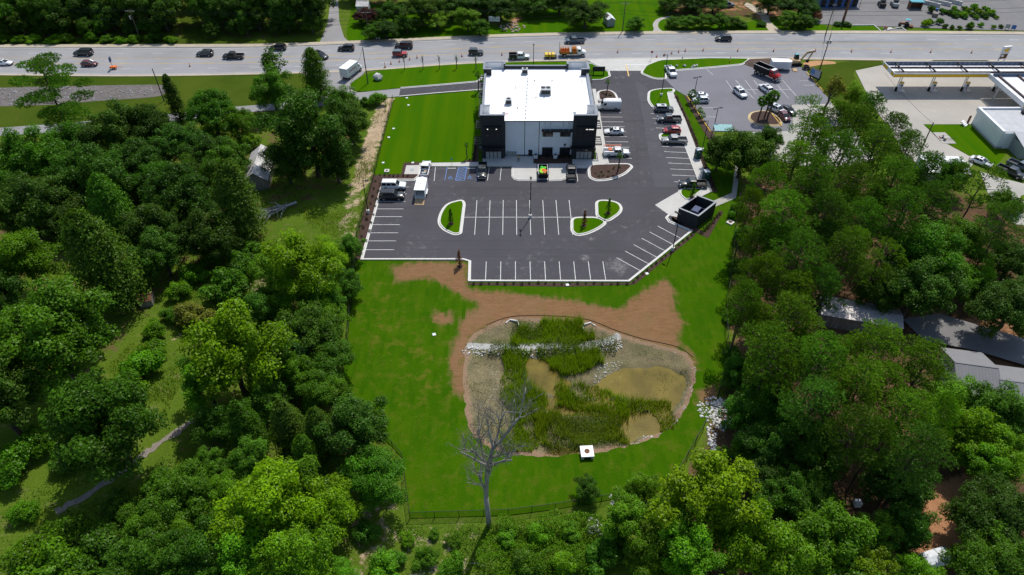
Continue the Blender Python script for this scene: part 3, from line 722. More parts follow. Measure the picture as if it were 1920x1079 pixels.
# --- neighbour's car park
NLOT = SS([(1246, 150), (1262, 134), (1330, 128.5), (1395, 122), (1507, 126), (1548, 178), (1560, 195), (1482, 197), (1487, 246), (1332, 247), (1291, 183), (1265, 168)])
sheet('neighbour_car_park', NLOT, .035, 'asphalt_old'); nlot = bpy.data.objects['neighbour_car_park']
for u0, v0, u1, v1 in ((1361, 151, 1377, 174), (1379, 151, 1414, 186), (1397, 151, 1417, 177), (1413, 150.5, 1428, 171), (1433, 151, 1450, 172), (1454, 156, 1478, 184), (1467, 150.5, 1496, 184), (1325, 131, 1337, 141), (1398, 168.5, 1482, 168.5), (1499, 152, 1520, 152), (1507, 160.5, 1527, 160.5), (1315, 202.5, 1345, 203), (1317, 219.5, 1343, 220)):
    line_part(S(u0, v0), S(u1, v1), 'faded_white', .12, nlot, z=.043)
kerb(SS([(1512, 137), (1549, 178)]), nlot, mat='kerb_yellow', gutter=0)
kerb(SS([(1288, 181), (1332, 248)]), nlot, mat='kerb_yellow', gutter=0)
isl = island('palm_island', [(1408, 212), (1440, 208), (1464, 226), (1462, 236), (1420, 234), (1405, 225)], 'mulch', 2.2, 'kerb_faded')
kerb(SS([(1440, 206), (1466, 238)]), isl, mat='kerb_yellow', gutter=0, name='kerb')
slab('concrete_yard', [(1484, 197), (1560, 195), (1600, 240), (1640, 300), (1560, 320), (1440, 300), (1400, 290), (1385, 248), (1487, 246)], 'concrete_old', .03)
sheet('grass_corner', SS([(1512, 132), (1550, 120), (1600, 114), (1650, 115), (1656, 121), (1604, 130), (1600, 140), (1640, 205), (1610, 220), (1552, 180)]), .0, 'verge_grass')
sheet('dug_earth', round_poly(SS([(1398, 112), (1470, 108.5), (1500, 112), (1495, 122), (1470, 131), (1420, 130), (1395, 122)]), 1.5), .06, 'fresh_earth', pts=grid_pts(SS([(1398, 112), (1470, 109), (1500, 112), (1495, 122), (1470, 131), (1420, 130), (1395, 122)]), .8), hf=lambda P: np.maximum(0, sstep(sdist(P, SS([(1398, 112), (1470, 108.5), (1500, 112), (1495, 122), (1470, 131), (1420, 130), (1395, 122)])), 0, 2.5)*(.45 + .35*fbm(P, .9, 4))))
sheet('clay_patch', smooth_line(SS([(1506, 119), (1530, 114), (1562, 116), (1566, 120), (1540, 122), (1515, 126)]), 4, True), .02, 'clay')
# --- filling station forecourt
sheet('forecourt', SS([(1604, 133), (1656, 122), (1656, 113), (2250, 116), (2250, 262), (1930, 240), (1830, 233.5), (1731, 233.5), (1760, 262), (1815, 292), (1832, 300), (1800, 335), (1700, 300), (1668, 240), (1640, 205)]), .03, 'concrete_lot')
sheet('grass_plot', SS([(1731, 233.5), (1830, 234), (1885, 290), (1870, 310), (1815, 290), (1788, 275)]), .02, 'lawn_mown')
slab('concrete_yard', [(1838, 322), (1880, 335), (1940, 350), (1960, 430), (1900, 420), (1860, 385)], 'concrete_old', .03)
slab('concrete_pad', [(1749, 249), (1772, 249), (1793, 270), (1768, 270)], 'concrete_old', .08)
sheet('grass_strip', SS([(1742, 116), (1750, 113.5), (1850, 113.6), (1862, 117), (1850, 119), (1750, 119)]), .05, 'verge_grass')
# --- nursery yard beyond the road
sheet('nursery_yard', SS([(1520, 45), (1540, 15), (1540, -40), (2250, -60), (2250, 60), (1920, 58), (1800, 55), (1660, 50), (1640, 50)]), .02, 'gravel_yard')
sheet('nursery_lawn', SS([(1560, 61), (1560, 50), (1640, 48.5), (1660, 59), (1720, 60), (1740, 54), (1790, 57), (1812, 61.5), (1830, 60), (1920, 61), (2000, 64), (1800, 63)]), .04, 'lawn_mown')
for pts in ([(1566, 49), (1640, 48)], [(1638, 48), (1652, 60)], [(1656, 59), (1690, 52), (1700, 60)]):
    kerb(SS(pts), bpy.data.objects['nursery_lawn'], gutter=0, h=.25)
sheet('dirt_track', SS([(1445, 62), (1475, 62), (1460, 55), (1443, 40), (1440, 20), (1400, 5), (1395, 10), (1425, 30), (1432, 45)]), .012, 'sandy_concrete')
sheet('dirt_track', smooth_line(SS([(1222, 64), (1246, 63), (1236, 54), (1234, 46), (1240, 38), (1258, 32), (1252, 31), (1232, 36), (1224, 46), (1226, 55)]), 3, True), .014, 'concrete_old')
# gravel path lower left
PATH = smooth_line(SS([(105, 960), (150, 935), (215, 893), (262, 858), (300, 828), (340, 803), (362, 786)]), 5)
pl = [Vector(p) for p in PATH]
rr = random.Random(3)
L = [tuple(p) for p in offset(PATH, .5, False)]; Rr = [tuple(p) for p in offset(PATH, -.5, False)]
jig = lambda q: (q[0]+rr.uniform(-.3, .3), q[1]+rr.uniform(-.3, .3))
ph = lambda P: out_h(P) + .06
sheet('gravel_path', [jig(q) for q in L] + [jig(q) for q in Rr[::-1]], .0, 'path_soil', hf=ph)
# ================================================================== the office building
FY, TY, BY = 135.3, 134.2, 161.2                    # main front wall, tower front, back
XL, XR, Z0, ZR, ZT = -6.45, 18.2, .02, 9.0, 10.9
def fr(x0, x1, y0, y1, Y, ox=890, oy=200, k=8.0):
    """rectangle on the front, read off an enlarged view of the photograph -> x0,x1,z0,z1"""
    zt, zb = hgt(Y, oy + y0/k), hgt(Y, oy + y1/k); zm = (zt+zb)/2; q = ppm(0, Y, zm)
    return ((ox + x0/k - 960)/q, (ox + x1/k - 960)/q, zb, zt)
bld = thing('office_building', 'two storey office building with white walls, black corner towers and a flat white roof', 'building', (6, 148, 0))
def bpart(mb, name, mat, parent=None, smooth=False):
    mb.v = [(x-6, y-148, z) for x, y, z in mb.v]; return mb.build(name, mat, parent or bld, None, smooth)
# core box, dark so that the joints between the panels read as recesses
bpart(MB().bx(XL+.12, XR-.12, FY+.12, BY-.6, Z0, ZR-.12), 'core', 'dark_metal')
joints = [fr(455, 750, 220, 745, FY)[0], fr(455, 750, 220, 745, FY)[1], fr(455, 965, 220, 745, FY)[1], fr(455, 1475, 220, 745, FY)[1]]
pz = [Z0 + .45, ZR-.10]
for a, b in zip(joints[:-1], joints[1:]):
    bpart(MB().bx(a+.07, b-.07, FY, FY+.14, pz[0], pz[1]), 'wall_panel', 'wall_white')
bpart(MB().bx(XL, XR, FY-.04, FY+.12, Z0, Z0+.45), 'plinth', 'dark_brick')
for sx in (XL, XR):                                  # long sides in panels
    n = 5; ya, yb = 138.9, 156.9
    for i in range(n):
        y0, y1 = ya + (yb-ya)*i/n, ya + (yb-ya)*(i+1)/n
        bpart(MB().bx(sx-.07, sx+.07, y0+.06, y1-.06, .45, 9.9), 'wall_panel', 'wall_white')
        w = bpart(MB().bx(sx-.10, sx+.10, y0+.8, y1-.8, 5.1, 7.0), 'window', 'frame_black')
        for j in range(3):
            d = (y1-y0-1.6-.1)/3; bpart(MB().bx(sx-.115, sx+.115, y0+.85+j*d+.05, y0+.85+(j+1)*d-.05, 5.2, 6.9), 'pane', 'glass_dark', w)
        w = bpart(MB().bx(sx-.10, sx+.10, y0+.8, y1-.8, .7, 3.0), 'window', 'frame_black')
        for j in range(3):
            d = (y1-y0-1.6-.1)/3; bpart(MB().bx(sx-.115, sx+.115, y0+.85+j*d+.05, y0+.85+(j+1)*d-.05, .8, 2.9), 'pane', 'glass_dark', w)
bpart(MB().bx(-1.6, 13.4, BY-.6, BY-.3, Z0, 10.0), 'back_wall', 'wall_white')
# roof: slopes gently towards the front eaves
rf = bpart(MB().add([(XL+.1, FY-.12, ZR), (XR-.1, FY-.12, ZR), (XR-.1, BY-.5, ZR+.35), (XL+.1, BY-.5, ZR+.35), (XL+.1, FY-.12, ZR-.1), (XR-.1, FY-.12, ZR-.1), (XR-.1, BY-.5, ZR-.1), (XL+.1, BY-.5, ZR-.1)],
     [(0, 1, 2, 3), (4, 5, 1, 0), (7, 6, 5, 4), (5, 6, 2, 1), (6, 7, 3, 2), (7, 4, 0, 3)]), 'roof', 'roof_white')
bpart(MB().bx(-1.6, 13.4, FY-.2, FY-.125, ZR-.14, ZR+.06), 'eaves_trim', 'dark_metal')
for i in range(9):                                    # welded seams of the roofing sheets
    y = FY + 2.6*i + 1.4
    bpart(MB().bx(XL+.3, XR-.3, y-.045, y+.045, ZR+.008+(y-FY)*.0136, ZR+.018+(y-FY)*.0136), 'seam', 'roof_grey' if i % 9 == 4 else 'white_paint', rf)
# low parapets on the sides and the back
for sx in (XL, XR):
    bpart(MB().bx(sx-.22, sx+.22, 138.7, 157.1, 9.0, 10.0), 'parapet', 'wall_white')
    bpart(MB().bx(sx-.27, sx+.27, 138.7, 157.1, 10.0, 10.1), 'coping', 'grey_cap')
bpart(MB().bx(-1.7, 13.5, BY-.62, BY-.25, 9.2, 10.1), 'parapet', 'dark_brick')
bpart(MB().bx(-1.7, 13.5, BY-.68, BY-.2, 10.1, 10.2), 'coping', 'grey_cap')
# four corner towers: outer walls rise above the roof on the outer sides and return inward
def tower(x0, x1, y0, y1, front, left):
    t = .32; nm = 'corner_tower'
    fy0, fy1 = (y0, y0+t) if front else (y1-t, y1)
    ox0, ox1 = (x0, x0+t) if left else (x1-t, x1)
    mb = MB()
    mb.bx(x0, x1, fy0, fy1, Z0, ZT)                                       # broad face
    mb.bx(ox0, ox1, y0+t if front else y0, y1 if front else y1-t, Z0, ZT) # outer flank
    ix0, ix1 = (x1-t, x1) if left else (x0, x0+t)
    iy0, iy1 = (y0+t, y0+1.25) if front else (y1-1.25, y1-t)
    mb.bx(ix0, ix1, iy0, iy1, Z0, ZT)                                     # short inner return
    jy0, jy1 = (y1-t, y1) if front else (y0, y0+t)
    jx0, jx1 = (x0+t, x0+1.9) if left else (x1-1.9, x1-t)
    mb.bx(jx0, jx1, jy0, jy1, 8.9, ZT-.002)
    tw = bpart(mb, nm, 'dark_brick')
    c = MB(); e = .13
    c.bx(x0-e, x1+e, fy0-e, fy1+e, ZT+.001, ZT+.11)
    c.bx(ox0-e, ox1+e, (y0+t+e) if front else y0-e, (y1+e) if front else (y1-t-e), ZT+.001, ZT+.11)
    c.bx(ix0-e, ix1+e, iy0+e if front else iy0-e, iy1+e if front else iy1-e, ZT+.001, ZT+.11)
    c.bx(jx0+e if left else jx0-e, jx1+e if left else jx1-e, jy0-e, jy1+e, ZT+.001, ZT+.11)
    bpart(c, 'coping', 'grey_cap', tw)
    # white inner lining of the parapet
    l = MB(); g = .015
    if left: l.bx(ox1+.001, ox1+g, y0+t+.02 if front else y0+t, y1-t if front else y1-t-.02, ZR+.05, ZT-.05)
    else: l.bx(ox0-g, ox0-.001, y0+t+.02 if front else y0+t, y1-t if front else y1-t-.02, ZR+.05, ZT-.05)
    yy = (fy1+.001, fy1+g) if front else (fy0-g, fy0-.001)
    l.bx(x0+t, x1-t, yy[0], yy[1], ZR+.05, ZT-.05)
    if front: l.bx(jx0+.02, jx1, jy0-g, jy0-.001, ZR+.05, ZT-.05)
    bpart(l, 'lining', 'white_paint', tw); return tw
tw = [tower(-6.86, -1.64, TY, 138.8, True, True), tower(13.45, 18.62, TY, 138.8, True, False), tower(-6.86, -1.7, 157, BY, False, True), tower(13.5, 18.62, 157, BY, False, False)]
# windows and doors of the front
def window(rect, Y, nx, nz, parent, name='window', mat='glass_dark', fm='frame_black', fw=.07):
    x0, x1, z0, z1 = rect
    w = bpart(MB().bx(x0, x1, Y-.09, Y+.02, z0, z1), name, fm, parent)
    return w, rect
def panes(w, rect, Y, nx, nz, mat='glass_dark', fw=.06, name='pane'):
    x0, x1, z0, z1 = rect; dx, dz = (x1-x0)/nx, (z1-z0)/nz
    for i in range(nx):
        for j in range(nz):
            bpart(MB().bx(x0+i*dx+fw, x0+(i+1)*dx-fw, Y-.11, Y-.08, z0+j*dz+fw, z0+(j+1)*dz-fw), name, mat, w)
for a, b, c, d, nx, nz in ((1018, 1175, 362, 452, 3, 1), (1283, 1440, 362, 452, 3, 1), (1010, 1168, 612, 742, 4, 2), (1272, 1428, 612, 742, 4, 2)):
    w, r = window(fr(a, b, c, d, FY), FY, nx, nz, bld); panes(w, r, FY, nx, nz)
w = bpart(MB().bx(*fr(805, 865, 650, 748, FY)[:2], FY-.08, FY+.02, Z0, fr(805, 865, 650, 748, FY)[3]), 'door', 'frame_black')
r = fr(805, 865, 650, 748, FY); bpart(MB().bx(r[0]+.08, r[0]+.16, FY-.16, FY-.08, 1.0, 1.15), 'handle', 'steel', w)
r = fr(470, 630, 672, 740, FY)
for i in range(4): bpart(MB().bx(r[0]+i*(r[1]-r[0])/4+.03, r[0]+(i+1)*(r[1]-r[0])/4-.03, FY-.22, FY-.002, r[2], r[3]), 'meter_cabinet', 'unit_grey')
aw = fr(1008, 1472, 310, 352, FY-.5)
aw = (aw[0], aw[1], fr(0, 1, 310, 362, FY)[2]+.12, 0)
a_ = bpart(MB().bx(aw[0], aw[1], FY-1.0, FY-.002, aw[2], aw[2]+.28), 'awning', 'dark_metal')
for x in (1055, 1135, 1335, 1415):
    q = fr(x, x+6, 250, 262, FY); bpart(MB().tube((q[0], FY-.02, q[3]), (q[0], FY-.9, aw[2]+.28), .035), 'rod', 'steel', a_); bpart(MB().bx(q[0]-.08, q[0]+.08, FY-.06, FY-.001, q[3]-.1, q[3]+.1), 'bracket', 'black_metal', a_)
q = fr(1340, 1366, 560, 576, FY); bpart(MB().bx(q[0], q[1], FY-.3, FY-.002, q[2], q[3]).tube((q[0]+.12, FY-.3, q[2]), (q[0]+.12, FY-.3, q[2]-.12), .1), 'wall_lamp', 'black_metal')
for k, (tx0, tx1) in enumerate(((150, 395), (1540, 1790))):
    w, r = window(fr(tx0, tx1, 300, 465, TY), TY, 3, 2, bld); panes(w, r, TY, 3, 2)
    bpart(MB().bx(r[0]-.1, r[1]+.1, TY-.6, TY-.09, r[3]+.02, r[3]+.14), 'window_hood', 'dark_metal', w)
    if k == 0:
        for f in (.18, .72): xx = r[0] + f*(r[1]-r[0]); bpart(MB().bx(xx-.12, xx+.12, TY-.125, TY-.112, r[3]-.75, r[3]-.52), 'ceiling_lamp', 'lamp_glow', w)
    else:
        bpart(MB().bx(r[0]+(r[1]-r[0])*.5, r[0]+(r[1]-r[0])*.63, TY-.125, TY-.112, r[3]-.78, r[3]-.6), 'ceiling_lamp', 'lamp_glow', w)
        bpart(MB().bx(r[0]+(r[1]-r[0])*.68, r[0]+(r[1]-r[0])*.98, TY-.125, TY-.112, r[3]-.78, r[3]-.6), 'ceiling_lamp', 'lamp_glow', w)
    s0, s1 = (165, 400) if k == 0 else (1520, 1755)
    r = fr(s0, s1, 655, 778, TY); r = (r[0], r[1], .06, 2.9)
    w = bpart(MB().bx(r[0]-.25, r[1]+.25, TY-.10, TY+.02, .04, 3.0), 'storefront', 'frame_black')
    dx = (r[1]-r[0])/4
    for i in range(4):
        bpart(MB().bx(r[0]+i*dx+.07, r[0]+(i+1)*dx-.07, TY-.125, TY-.10, .15, 1.95), 'glazing', 'blind', w)
        bpart(MB().bx(r[0]+i*dx+.07, r[0]+(i+1)*dx-.07, TY-.125, TY-.10, 2.05, 2.85), 'glazing', 'glass_dark', w)
    x0, x1 = ((-6.8, -1.7), (13.5, 18.56))[k]
    c = bpart(MB().bx(x0-.5, x1+.1, TY-1.35, TY-.002, 3.15, 3.42), 'entrance_canopy', 'dark_metal')
    for x in (x0+.6, x1-.6): bpart(MB().tube((x, TY-.02, 4.9), (x, TY-1.2, 3.42), .03), 'rod', 'black_metal', c)
    if k == 1: bpart(MB().bx(16.2, 16.8, TY-1.2, TY-1.0, 3.05, 3.149), 'canopy_lamp', 'lamp_glow', c)
# slatted sunshades along the flanks
def shade(x, s, y0, y1, z, dep):
    f = MB(); f.bx(min(x, x+s*dep), max(x, x+s*dep), y0-.08, y0, z-.1, z+.1).bx(min(x, x+s*dep), max(x, x+s*dep), y1, y1+.08, z-.1, z+.1).bx(min(x+s*dep, x+s*(dep+.08)), max(x+s*dep, x+s*(dep+.08)), y0-.08, y1+.08, z-.11, z+.11)
    o = bpart(f, 'sunshade', 'dark_metal'); n = int((y1-y0)/.78)
    for i in range(n):
        y = y0 + (i+.5)*(y1-y0)/n; bpart(MB().bx(min(x+s*.03, x+s*(dep-.01)), max(x+s*.03, x+s*(dep-.01)), y-.17, y+.17, z-.03, z+.03), 'slat', 'black_metal', o)
for s, x in ((-1, XL-.12), (1, XR+.12)):
    for y0, y1 in ((140.0, 145.2), (145.8, 151.0), (151.6, 156.4)): shade(x, s, y0, y1, 7.3, .95)
for s, x in ((-1, -6.861), (1, 18.621)):
    shade(x, s, 134.8, 138.3, 7.4, 1.0); shade(x, s, 157.4, 160.8, 7.4, 1.0); shade(x, s, 134.8, 138.3, 3.3, 1.5); shade(x, s, 157.4, 160.8, 3.3, 1.4)
# things on the roof
def roof_z(y): return ZR + .002 + (y-FY)*.0136
def on_roof(u, v): 
    x, y = S(u, v, 9.3); return x, y
def rooftop_unit(u, v, sx, sy, sz, label):
    x, y = on_roof(u, v); z = roof_z(y)
    t = thing('rooftop_unit', label, 'air conditioner', (x, y, z), 0, 'air conditioning units on the white roof')
    MB().bx(-sx/2, sx/2, -sy/2, sy/2, .18, sz).build('casing', 'unit_grey', t)
    MB().bx(-sx/2-.1, sx/2+.1, -sy/2-.1, sy/2+.1, 0, .18).build('base', 'roof_grey', t)
    MB().bx(-sx/2-.03, sx/2+.03, -sy/2-.03, sy/2+.03, sz+.001, sz+.06).build('top_rim', 'galvanised', t)
    for fx in ((-.25, .25) if sx > 1.8 else (0,)):
        MB().tube((fx*sx, .1*sy, sz+.061), (fx*sx, .1*sy, sz+.16), min(sx, sy)*.33 if sx < 1.8 else sy*.26, n=14).build('fan', 'black_metal', t)
    MB().bx(-sx/2+.1, sx/2-.1, -sy/2-.03, -sy/2, .35, sz-.15).build('grille', 'dark_metal', t)
rooftop_unit(984, 138.5, 1.35, 1.2, 1.25, 'small grey rooftop unit farthest from the camera on the white roof')
rooftop_unit(1023, 175, 2.3, 1.9, 1.35, 'large grey air conditioner in the middle of the white roof')
rooftop_unit(953.5, 194, 1.35, 1.2, 1.25, 'small grey rooftop unit near the left edge of the white roof')
t = thing('roof_conduit', 'thin grey pipe on blocks running front to back across the white roof', 'pipe', (*on_roof(985, 220), 0))
p0, p1 = on_roof(984.5, 220), on_roof(989, 147)
for i in range(12):
    k = i/11; x, y = p0[0]*(1-k)+p1[0]*k, p0[1]*(1-k)+p1[1]*k; z = roof_z(y)
    MB().bx(x-p0[0]-.12, x-p0[0]+.12, y-p0[1]-.08, y-p0[1]+.08, z, z+.14).build('block', 'black_metal', t)
    if i < 11:
        k2 = (i+1)/11; MB().tube((x-p0[0], y-p0[1], z+.18), (p0[0]*(1-k2)+p1[0]*k2-p0[0], p0[1]*(1-k2)+p1[1]*k2-p0[1], roof_z(p0[1]*(1-k2)+p1[1]*k2)+.18), .04, n=6).build('pipe', 'galvanised', t)
MB().tube((0, -.01, 9.15), (0, -.33, 9.0), .04, n=6).tube((0, -.33, 9.02), (0, -.33, .2), .04, n=6).build('downpipe', 'black_metal', t)
for i, (u, v, lab) in enumerate(((1002, 152.5, 'dark vent cap beside the farthest small rooftop unit'), (1035, 152.5, 'dark vent cap behind the large air conditioner'), (1005, 183, 'dark vent cap left of the large air conditioner'), (1020, 183, 'dark vent cap just in front of the large air conditioner'), (970, 202, 'dark vent cap right of the small unit near the left roof edge'), (967, 166, 'thin vent pipe alone on the left half of the white roof'), (1091, 154, 'thin vent pipe near the right edge of the white roof'))):
    x, y = on_roof(u, v); h = .35 if i < 5 else .6
    MB().tube((0, 0, 0), (0, 0, h), .06 if i > 4 else .09, n=8).tube((0, 0, h*.8), (0, 0, h), .14, .06, n=8).build('roof_vent', 'galvanised' if i > 4 else 'dark_metal', None, (x, y, roof_z(y)))
    tag(bpy.data.objects[[o.name for o in bpy.data.objects if o.name.startswith('roof_vent')][-1]], lab, 'vent', 'vents on the white roof')
x, y = S(948.5, 213.5, 9.1); o = MB().bx(-.45, .45, -.6, .6, 0, .03).bx(-.4, .4, -.5, -.15, .03, .04, 1).bx(-.4, .4, .15, .5, .03, .04, 1).build('roof_hatch_mat', ['red', 'white_paint'], None, (x, y, roof_z(y)+.003)); tag(o, 'red and white mat on the white roof beside the left tower', 'mat')
# condensers in the front bed
for u, lab in ((1004, 'small pale condenser by the door, left of the ground floor windows'), (1041, 'small pale condenser between the two ground floor windows')):
    x, y = S(u, 295.5); t = thing('condenser', lab, 'air conditioner', (x, FY-.75, .1), 0, 'condensers in front of the building')
    MB().bx(-.45, .45, -.4, .4, 0, .8).build('casing', 'pale_plastic', t); MB().tube((0, 0, .801), (0, 0, .86), .33, n=12).build('fan', 'black_metal', t)

# ================================================================== posts, poles and wires
def lamp_post(u, v, vt, label, heads=1, ang=0, base=True, col='black_metal'):
    x, y = S(u, v); h = hgt(y, vt)
    t = thing('lamp_post', label, 'lamp post', (x, y, .05), ang, 'lamp posts of the car parks')
    b = 0
    if base: MB().tube((0, 0, 0), (0, 0, .75), .32, .32, 14).build('base', 'kerb', t); b = .751
    MB().tube((0, 0, b), (0, 0, h), .095, .075, 8).build('pole', col, t)
    for s in ([1] if heads == 1 else [1, -1]):
        MB().bx(min(.08*s, .45*s), max(.08*s, .45*s), -.04, .04, h-.12, h-.04).build('arm', col, t)
        hd = MB().bx(min(.42*s, 1.15*s), max(.42*s, 1.15*s), -.2, .2, h-.16, h-.02).build('lamp_head', col, t)
        MB().bx(min(.5*s, 1.08*s), max(.5*s, 1.08*s), -.15, .15, h-.175, h-.161).build('lens', 'pale_plastic', hd)
    return t
lamp_post(994, 409, 338, 'black lamp post on the centre line of the middle parking rows', 2, R(90))
lamp_post(690.7, 400, 339, 'black lamp post in the mulch at the left edge of the car park', 1, R(0))
lamp_post(1261, 470, 402, 'black lamp post behind the slanting stalls near the bin enclosure', 1, R(130))
lamp_post(1316, 284, 227, 'black lamp post behind the portable toilets', 1, R(180))
lamp_post(1239.6, 181, 103, 'tall black lamp post on the grass island at the top of the right stalls', 1, R(180))
lamp_post(1000, 124, 86, 'thin lamp post on the road side behind the building roof', 1, R(90), False)
lamp_post(1300, 186, 145, 'lamp post with two heads by the two parked cars in the neighbouring lot', 2, R(20), False)
lamp_post(1337, 246, 203, 'lamp post with two heads beside the pale green canopy', 2, R(20), False)
WIRE_PTS = {}
def utility_pole(key, u, v, vt, label, arm=2.4, ang=0, cans=0, r=.16, mat='wood_pole', armz=.5):
    x, y = S(u, v); h = hgt(y, vt)
    t = thing('utility_pole', label, 'utility pole', (x, y, -.12), ang, 'wooden utility poles')
    MB().tube((0, 0, 0), (0, 0, h), r, r*.65, 9).build('pole', mat, t)
    if arm:
        MB().box((0, -r*.9, h-armz), (arm, .1, .12)).build('crossarm', 'wood_grey', t)
        for k in (-1, -.45, .45, 1): MB().tube((k*arm*.48, -r*.9, h-armz+.06), (k*arm*.48, -r*.9, h-armz+.26), .05, .035, 6).build('insulator', 'pale_plastic', t)
    for i in range(cans):
        a = (-.42, .42, 0)[i]; MB().tube((a, -.32, h-2.2-armz), (a, -.32, h-1.3-armz), .24, .24, 10).build('transformer', 'galvanised', t)
    WIRE_PTS[key] = (x, y, h, ang, arm, armz); return t
utility_pole('left_edge', 26, 64, 7, 'utility pole at the far left edge beyond the road', 2.6, R(0))
utility_pole('wood', 264, 76, 17, 'utility pole in front of the dark woods left of the grassy ride', 2.6, R(0), 1)
utility_pole('street', 690, 157, 88, 'dark utility pole on the lawn tip beside the white box truck', 0, R(0))
utility_pole('transformers', 663, 208, 161, 'utility pole with crossarm and three transformers at the side street', 2.8, R(0), 3)
utility_pole('verge', 308, 190, 128, 'plain leaning pole on the verge beside the columnar cedar', 0)
utility_pole('hedge', 1167, 60, 3, 'utility pole by the road beside the big round bush', 2.2, R(0), 0)
utility_pole('corner', 1537, 131, 62, 'tall pole with transformers between the sign and the road', 0, R(0), 2)
utility_pole('nursery', 1547, 68, 6, 'slim pole across the road at the nursery entrance', 1.2, R(0))
utility_pole('thick', 1579, 45, -8, 'thick dark steel post at the nursery yard', 0, 0, 0, .42, 'rust')
utility_pole('grass', 1726, 283, 229, 'utility pole at the edge of the small grass plot by the filling station store', 1.2, R(60))
utility_pole('house', 693, 74, 20, 'slender pole among shrubs right of the private road', 2.6, 0)
def wire(a, b, za, zb, sag, label, group='overhead power lines', r=.032, n=14):
    mb = MB(); pts = []
    for i in range(n+1):
        t = i/n; pts.append((a[0]*(1-t)+b[0]*t, a[1]*(1-t)+b[1]*t, za*(1-t)+zb*t - 4*sag*t*(1-t)))
    mb.path(pts, r, 4); o = mb.build('power_line', 'black_metal'); tag(o, label, 'power line', group)
def span(k0, k1, words):
    x0, y0, h0 = WIRE_PTS[k0][:3]; x1, y1, h1 = WIRE_PTS[k1][:3]
    for j, (dx, dz, nm) in enumerate(((-.0, .0, 'topmost'), (1.1, -.5, 'second'), (-1.1, -2.3, 'third'), (.2, -3.6, 'lowest'))):
        wire((x0, y0+dx*.5), (x1, y1+dx*.5), h0+dz, h1+dz, .9 + .25*j, '%s wire of the overhead line %s' % (nm, words))
WIRE_PTS['off_left'] = (-230, 212, 11, 0, 0, 0); WIRE_PTS['off_right'] = (210, 214, 11, 0, 0, 0)
span('off_left', 'left_edge', 'left of the leftmost roadside pole'); span('left_edge', 'wood', 'across the dark woods at top left'); span('wood', 'house', 'from the woods to the private road')
span('house', 'hedge', 'above the trees behind the office building'); span('hedge', 'nursery', 'above the long hedge'); span('nursery', 'off_right', 'above the nursery yard')
a = WIRE_PTS['transformers']; b = WIRE_PTS['street']
wire((a[0], a[1]), (b[0], b[1]), a[2]-.3, b[2]-.3, .4, 'wire from the transformer pole to the pole by the box truck')
a = WIRE_PTS['corner']; b = WIRE_PTS['nursery']
wire((a[0], a[1]), (b[0], b[1]), a[2]-.2, b[2]-.4, .4, 'wire crossing the road to the nursery pole')
a = WIRE_PTS['grass']; wire((a[0], a[1]), (S(1640, 190)[0], S(1640, 190)[1]), a[2]-.4, 7.5, .5, 'wire from the grass plot pole towards the forecourt')

# ================================================================== fences
def fence(pts, label, h=1.7, step=2.9, hf=None, meshmat='chain_link', post='black_metal'):
    P = SS(pts); t = thing('chain_link_fence', label, 'fence', (P[0][0], P[0][1], 0)); ox, oy = P[0]
    pm = MB().tube((0, 0, 0), (0, 0, h+.06), .045, .045, 6).mesh('post', post); last = None
    for i in range(len(P)-1):
        a, b = Vector(P[i]), Vector(P[i+1]); n = max(1, round((b-a).length/step))
        for k in range(n + (1 if i == len(P)-2 else 0)):
            q = a + (b-a)*(k/n); o = bpy.data.objects.new('post', pm); link(o, t, (q.x-ox, q.y-oy, 0))
        mb = MB(); d = (b-a).normalized(); nx, ny = -d.y*.012, d.x*.012
        A, B = (a.x-ox, a.y-oy), (b.x-ox, b.y-oy)
        mb.add([(A[0]+nx, A[1]+ny, .03), (B[0]+nx, B[1]+ny, .03), (B[0]+nx, B[1]+ny, h-.02), (A[0]+nx, A[1]+ny, h-.02)], [(0, 1, 2, 3)])
        mb.build('mesh_panel', meshmat, t)
        MB().tube((A[0], A[1], h), (B[0], B[1], h), .03, .03, 6).build('top_rail', post, t)
    return t
fence([(737, 190), (722, 250), (703, 328), (684, 392), (670, 448), (668, 490)], 'black chain link fence between the sandy strip and the side lawn')
fence([(668, 490), (660, 560), (652, 640), (640, 725)], 'black chain link fence half hidden by trees along the left edge of the rear lawn')
fence([(700, 800), (755, 862), (769, 971)], 'black chain link fence at the lower left corner of the rear lawn')
fence([(769, 972), (953, 966), (1041, 955), (1254, 918)], 'black chain link fence along the bottom of the lawn behind the dead tree', 1.5)
fence([(1255, 917), (1320, 801)], 'black chain link fence slanting up beside the riprap at lower right', 1.7)
fence([(1345, 745), (1366, 690), (1359, 596), (1380, 413), (1385, 370)], 'black chain link fence between the rear lawn and the pine wood')

# ================================================================== bin enclosure and dumpster
ZE = 3.0
cs = [Vector(S(u, v, ZE)) for u, v in ((1272.7, 391), (1308.4, 366.5), (1343.5, 379.5), (1310, 406))]     # left, back, right, front
cen = sum(cs, Vector((0, 0)))/4
en = thing('bin_enclosure', 'open topped black block enclosure for bins at the right edge of the car park', 'enclosure', (cen.x, cen.y, .05))
loc = [c - cen for c in cs]
def wallseg(p, q, t, z0, z1, name, mat, trim=0):
    d = (q-p).normalized(); n = Vector((-d.y, d.x)); p = p + d*trim; q = q - d*trim
    poly = [p, q, q + n*t, p + n*t]
    ctr = sum(loc, Vector((0, 0)))/4
    if (p + n*t - ctr).length > (p - ctr).length: poly = [p, q, q - n*t, p - n*t]
    return MB().prism([tuple(x) for x in poly], z0, z1).build(name, mat, en)
sh = [Vector(v)*1.0 for v in loc]
wallseg(sh[1], sh[2], .3, 0, ZE-.1, 'wall', 'dark_brick'); wallseg(sh[2], sh[3], .3, 0, ZE-.1, 'wall', 'dark_brick', .302)
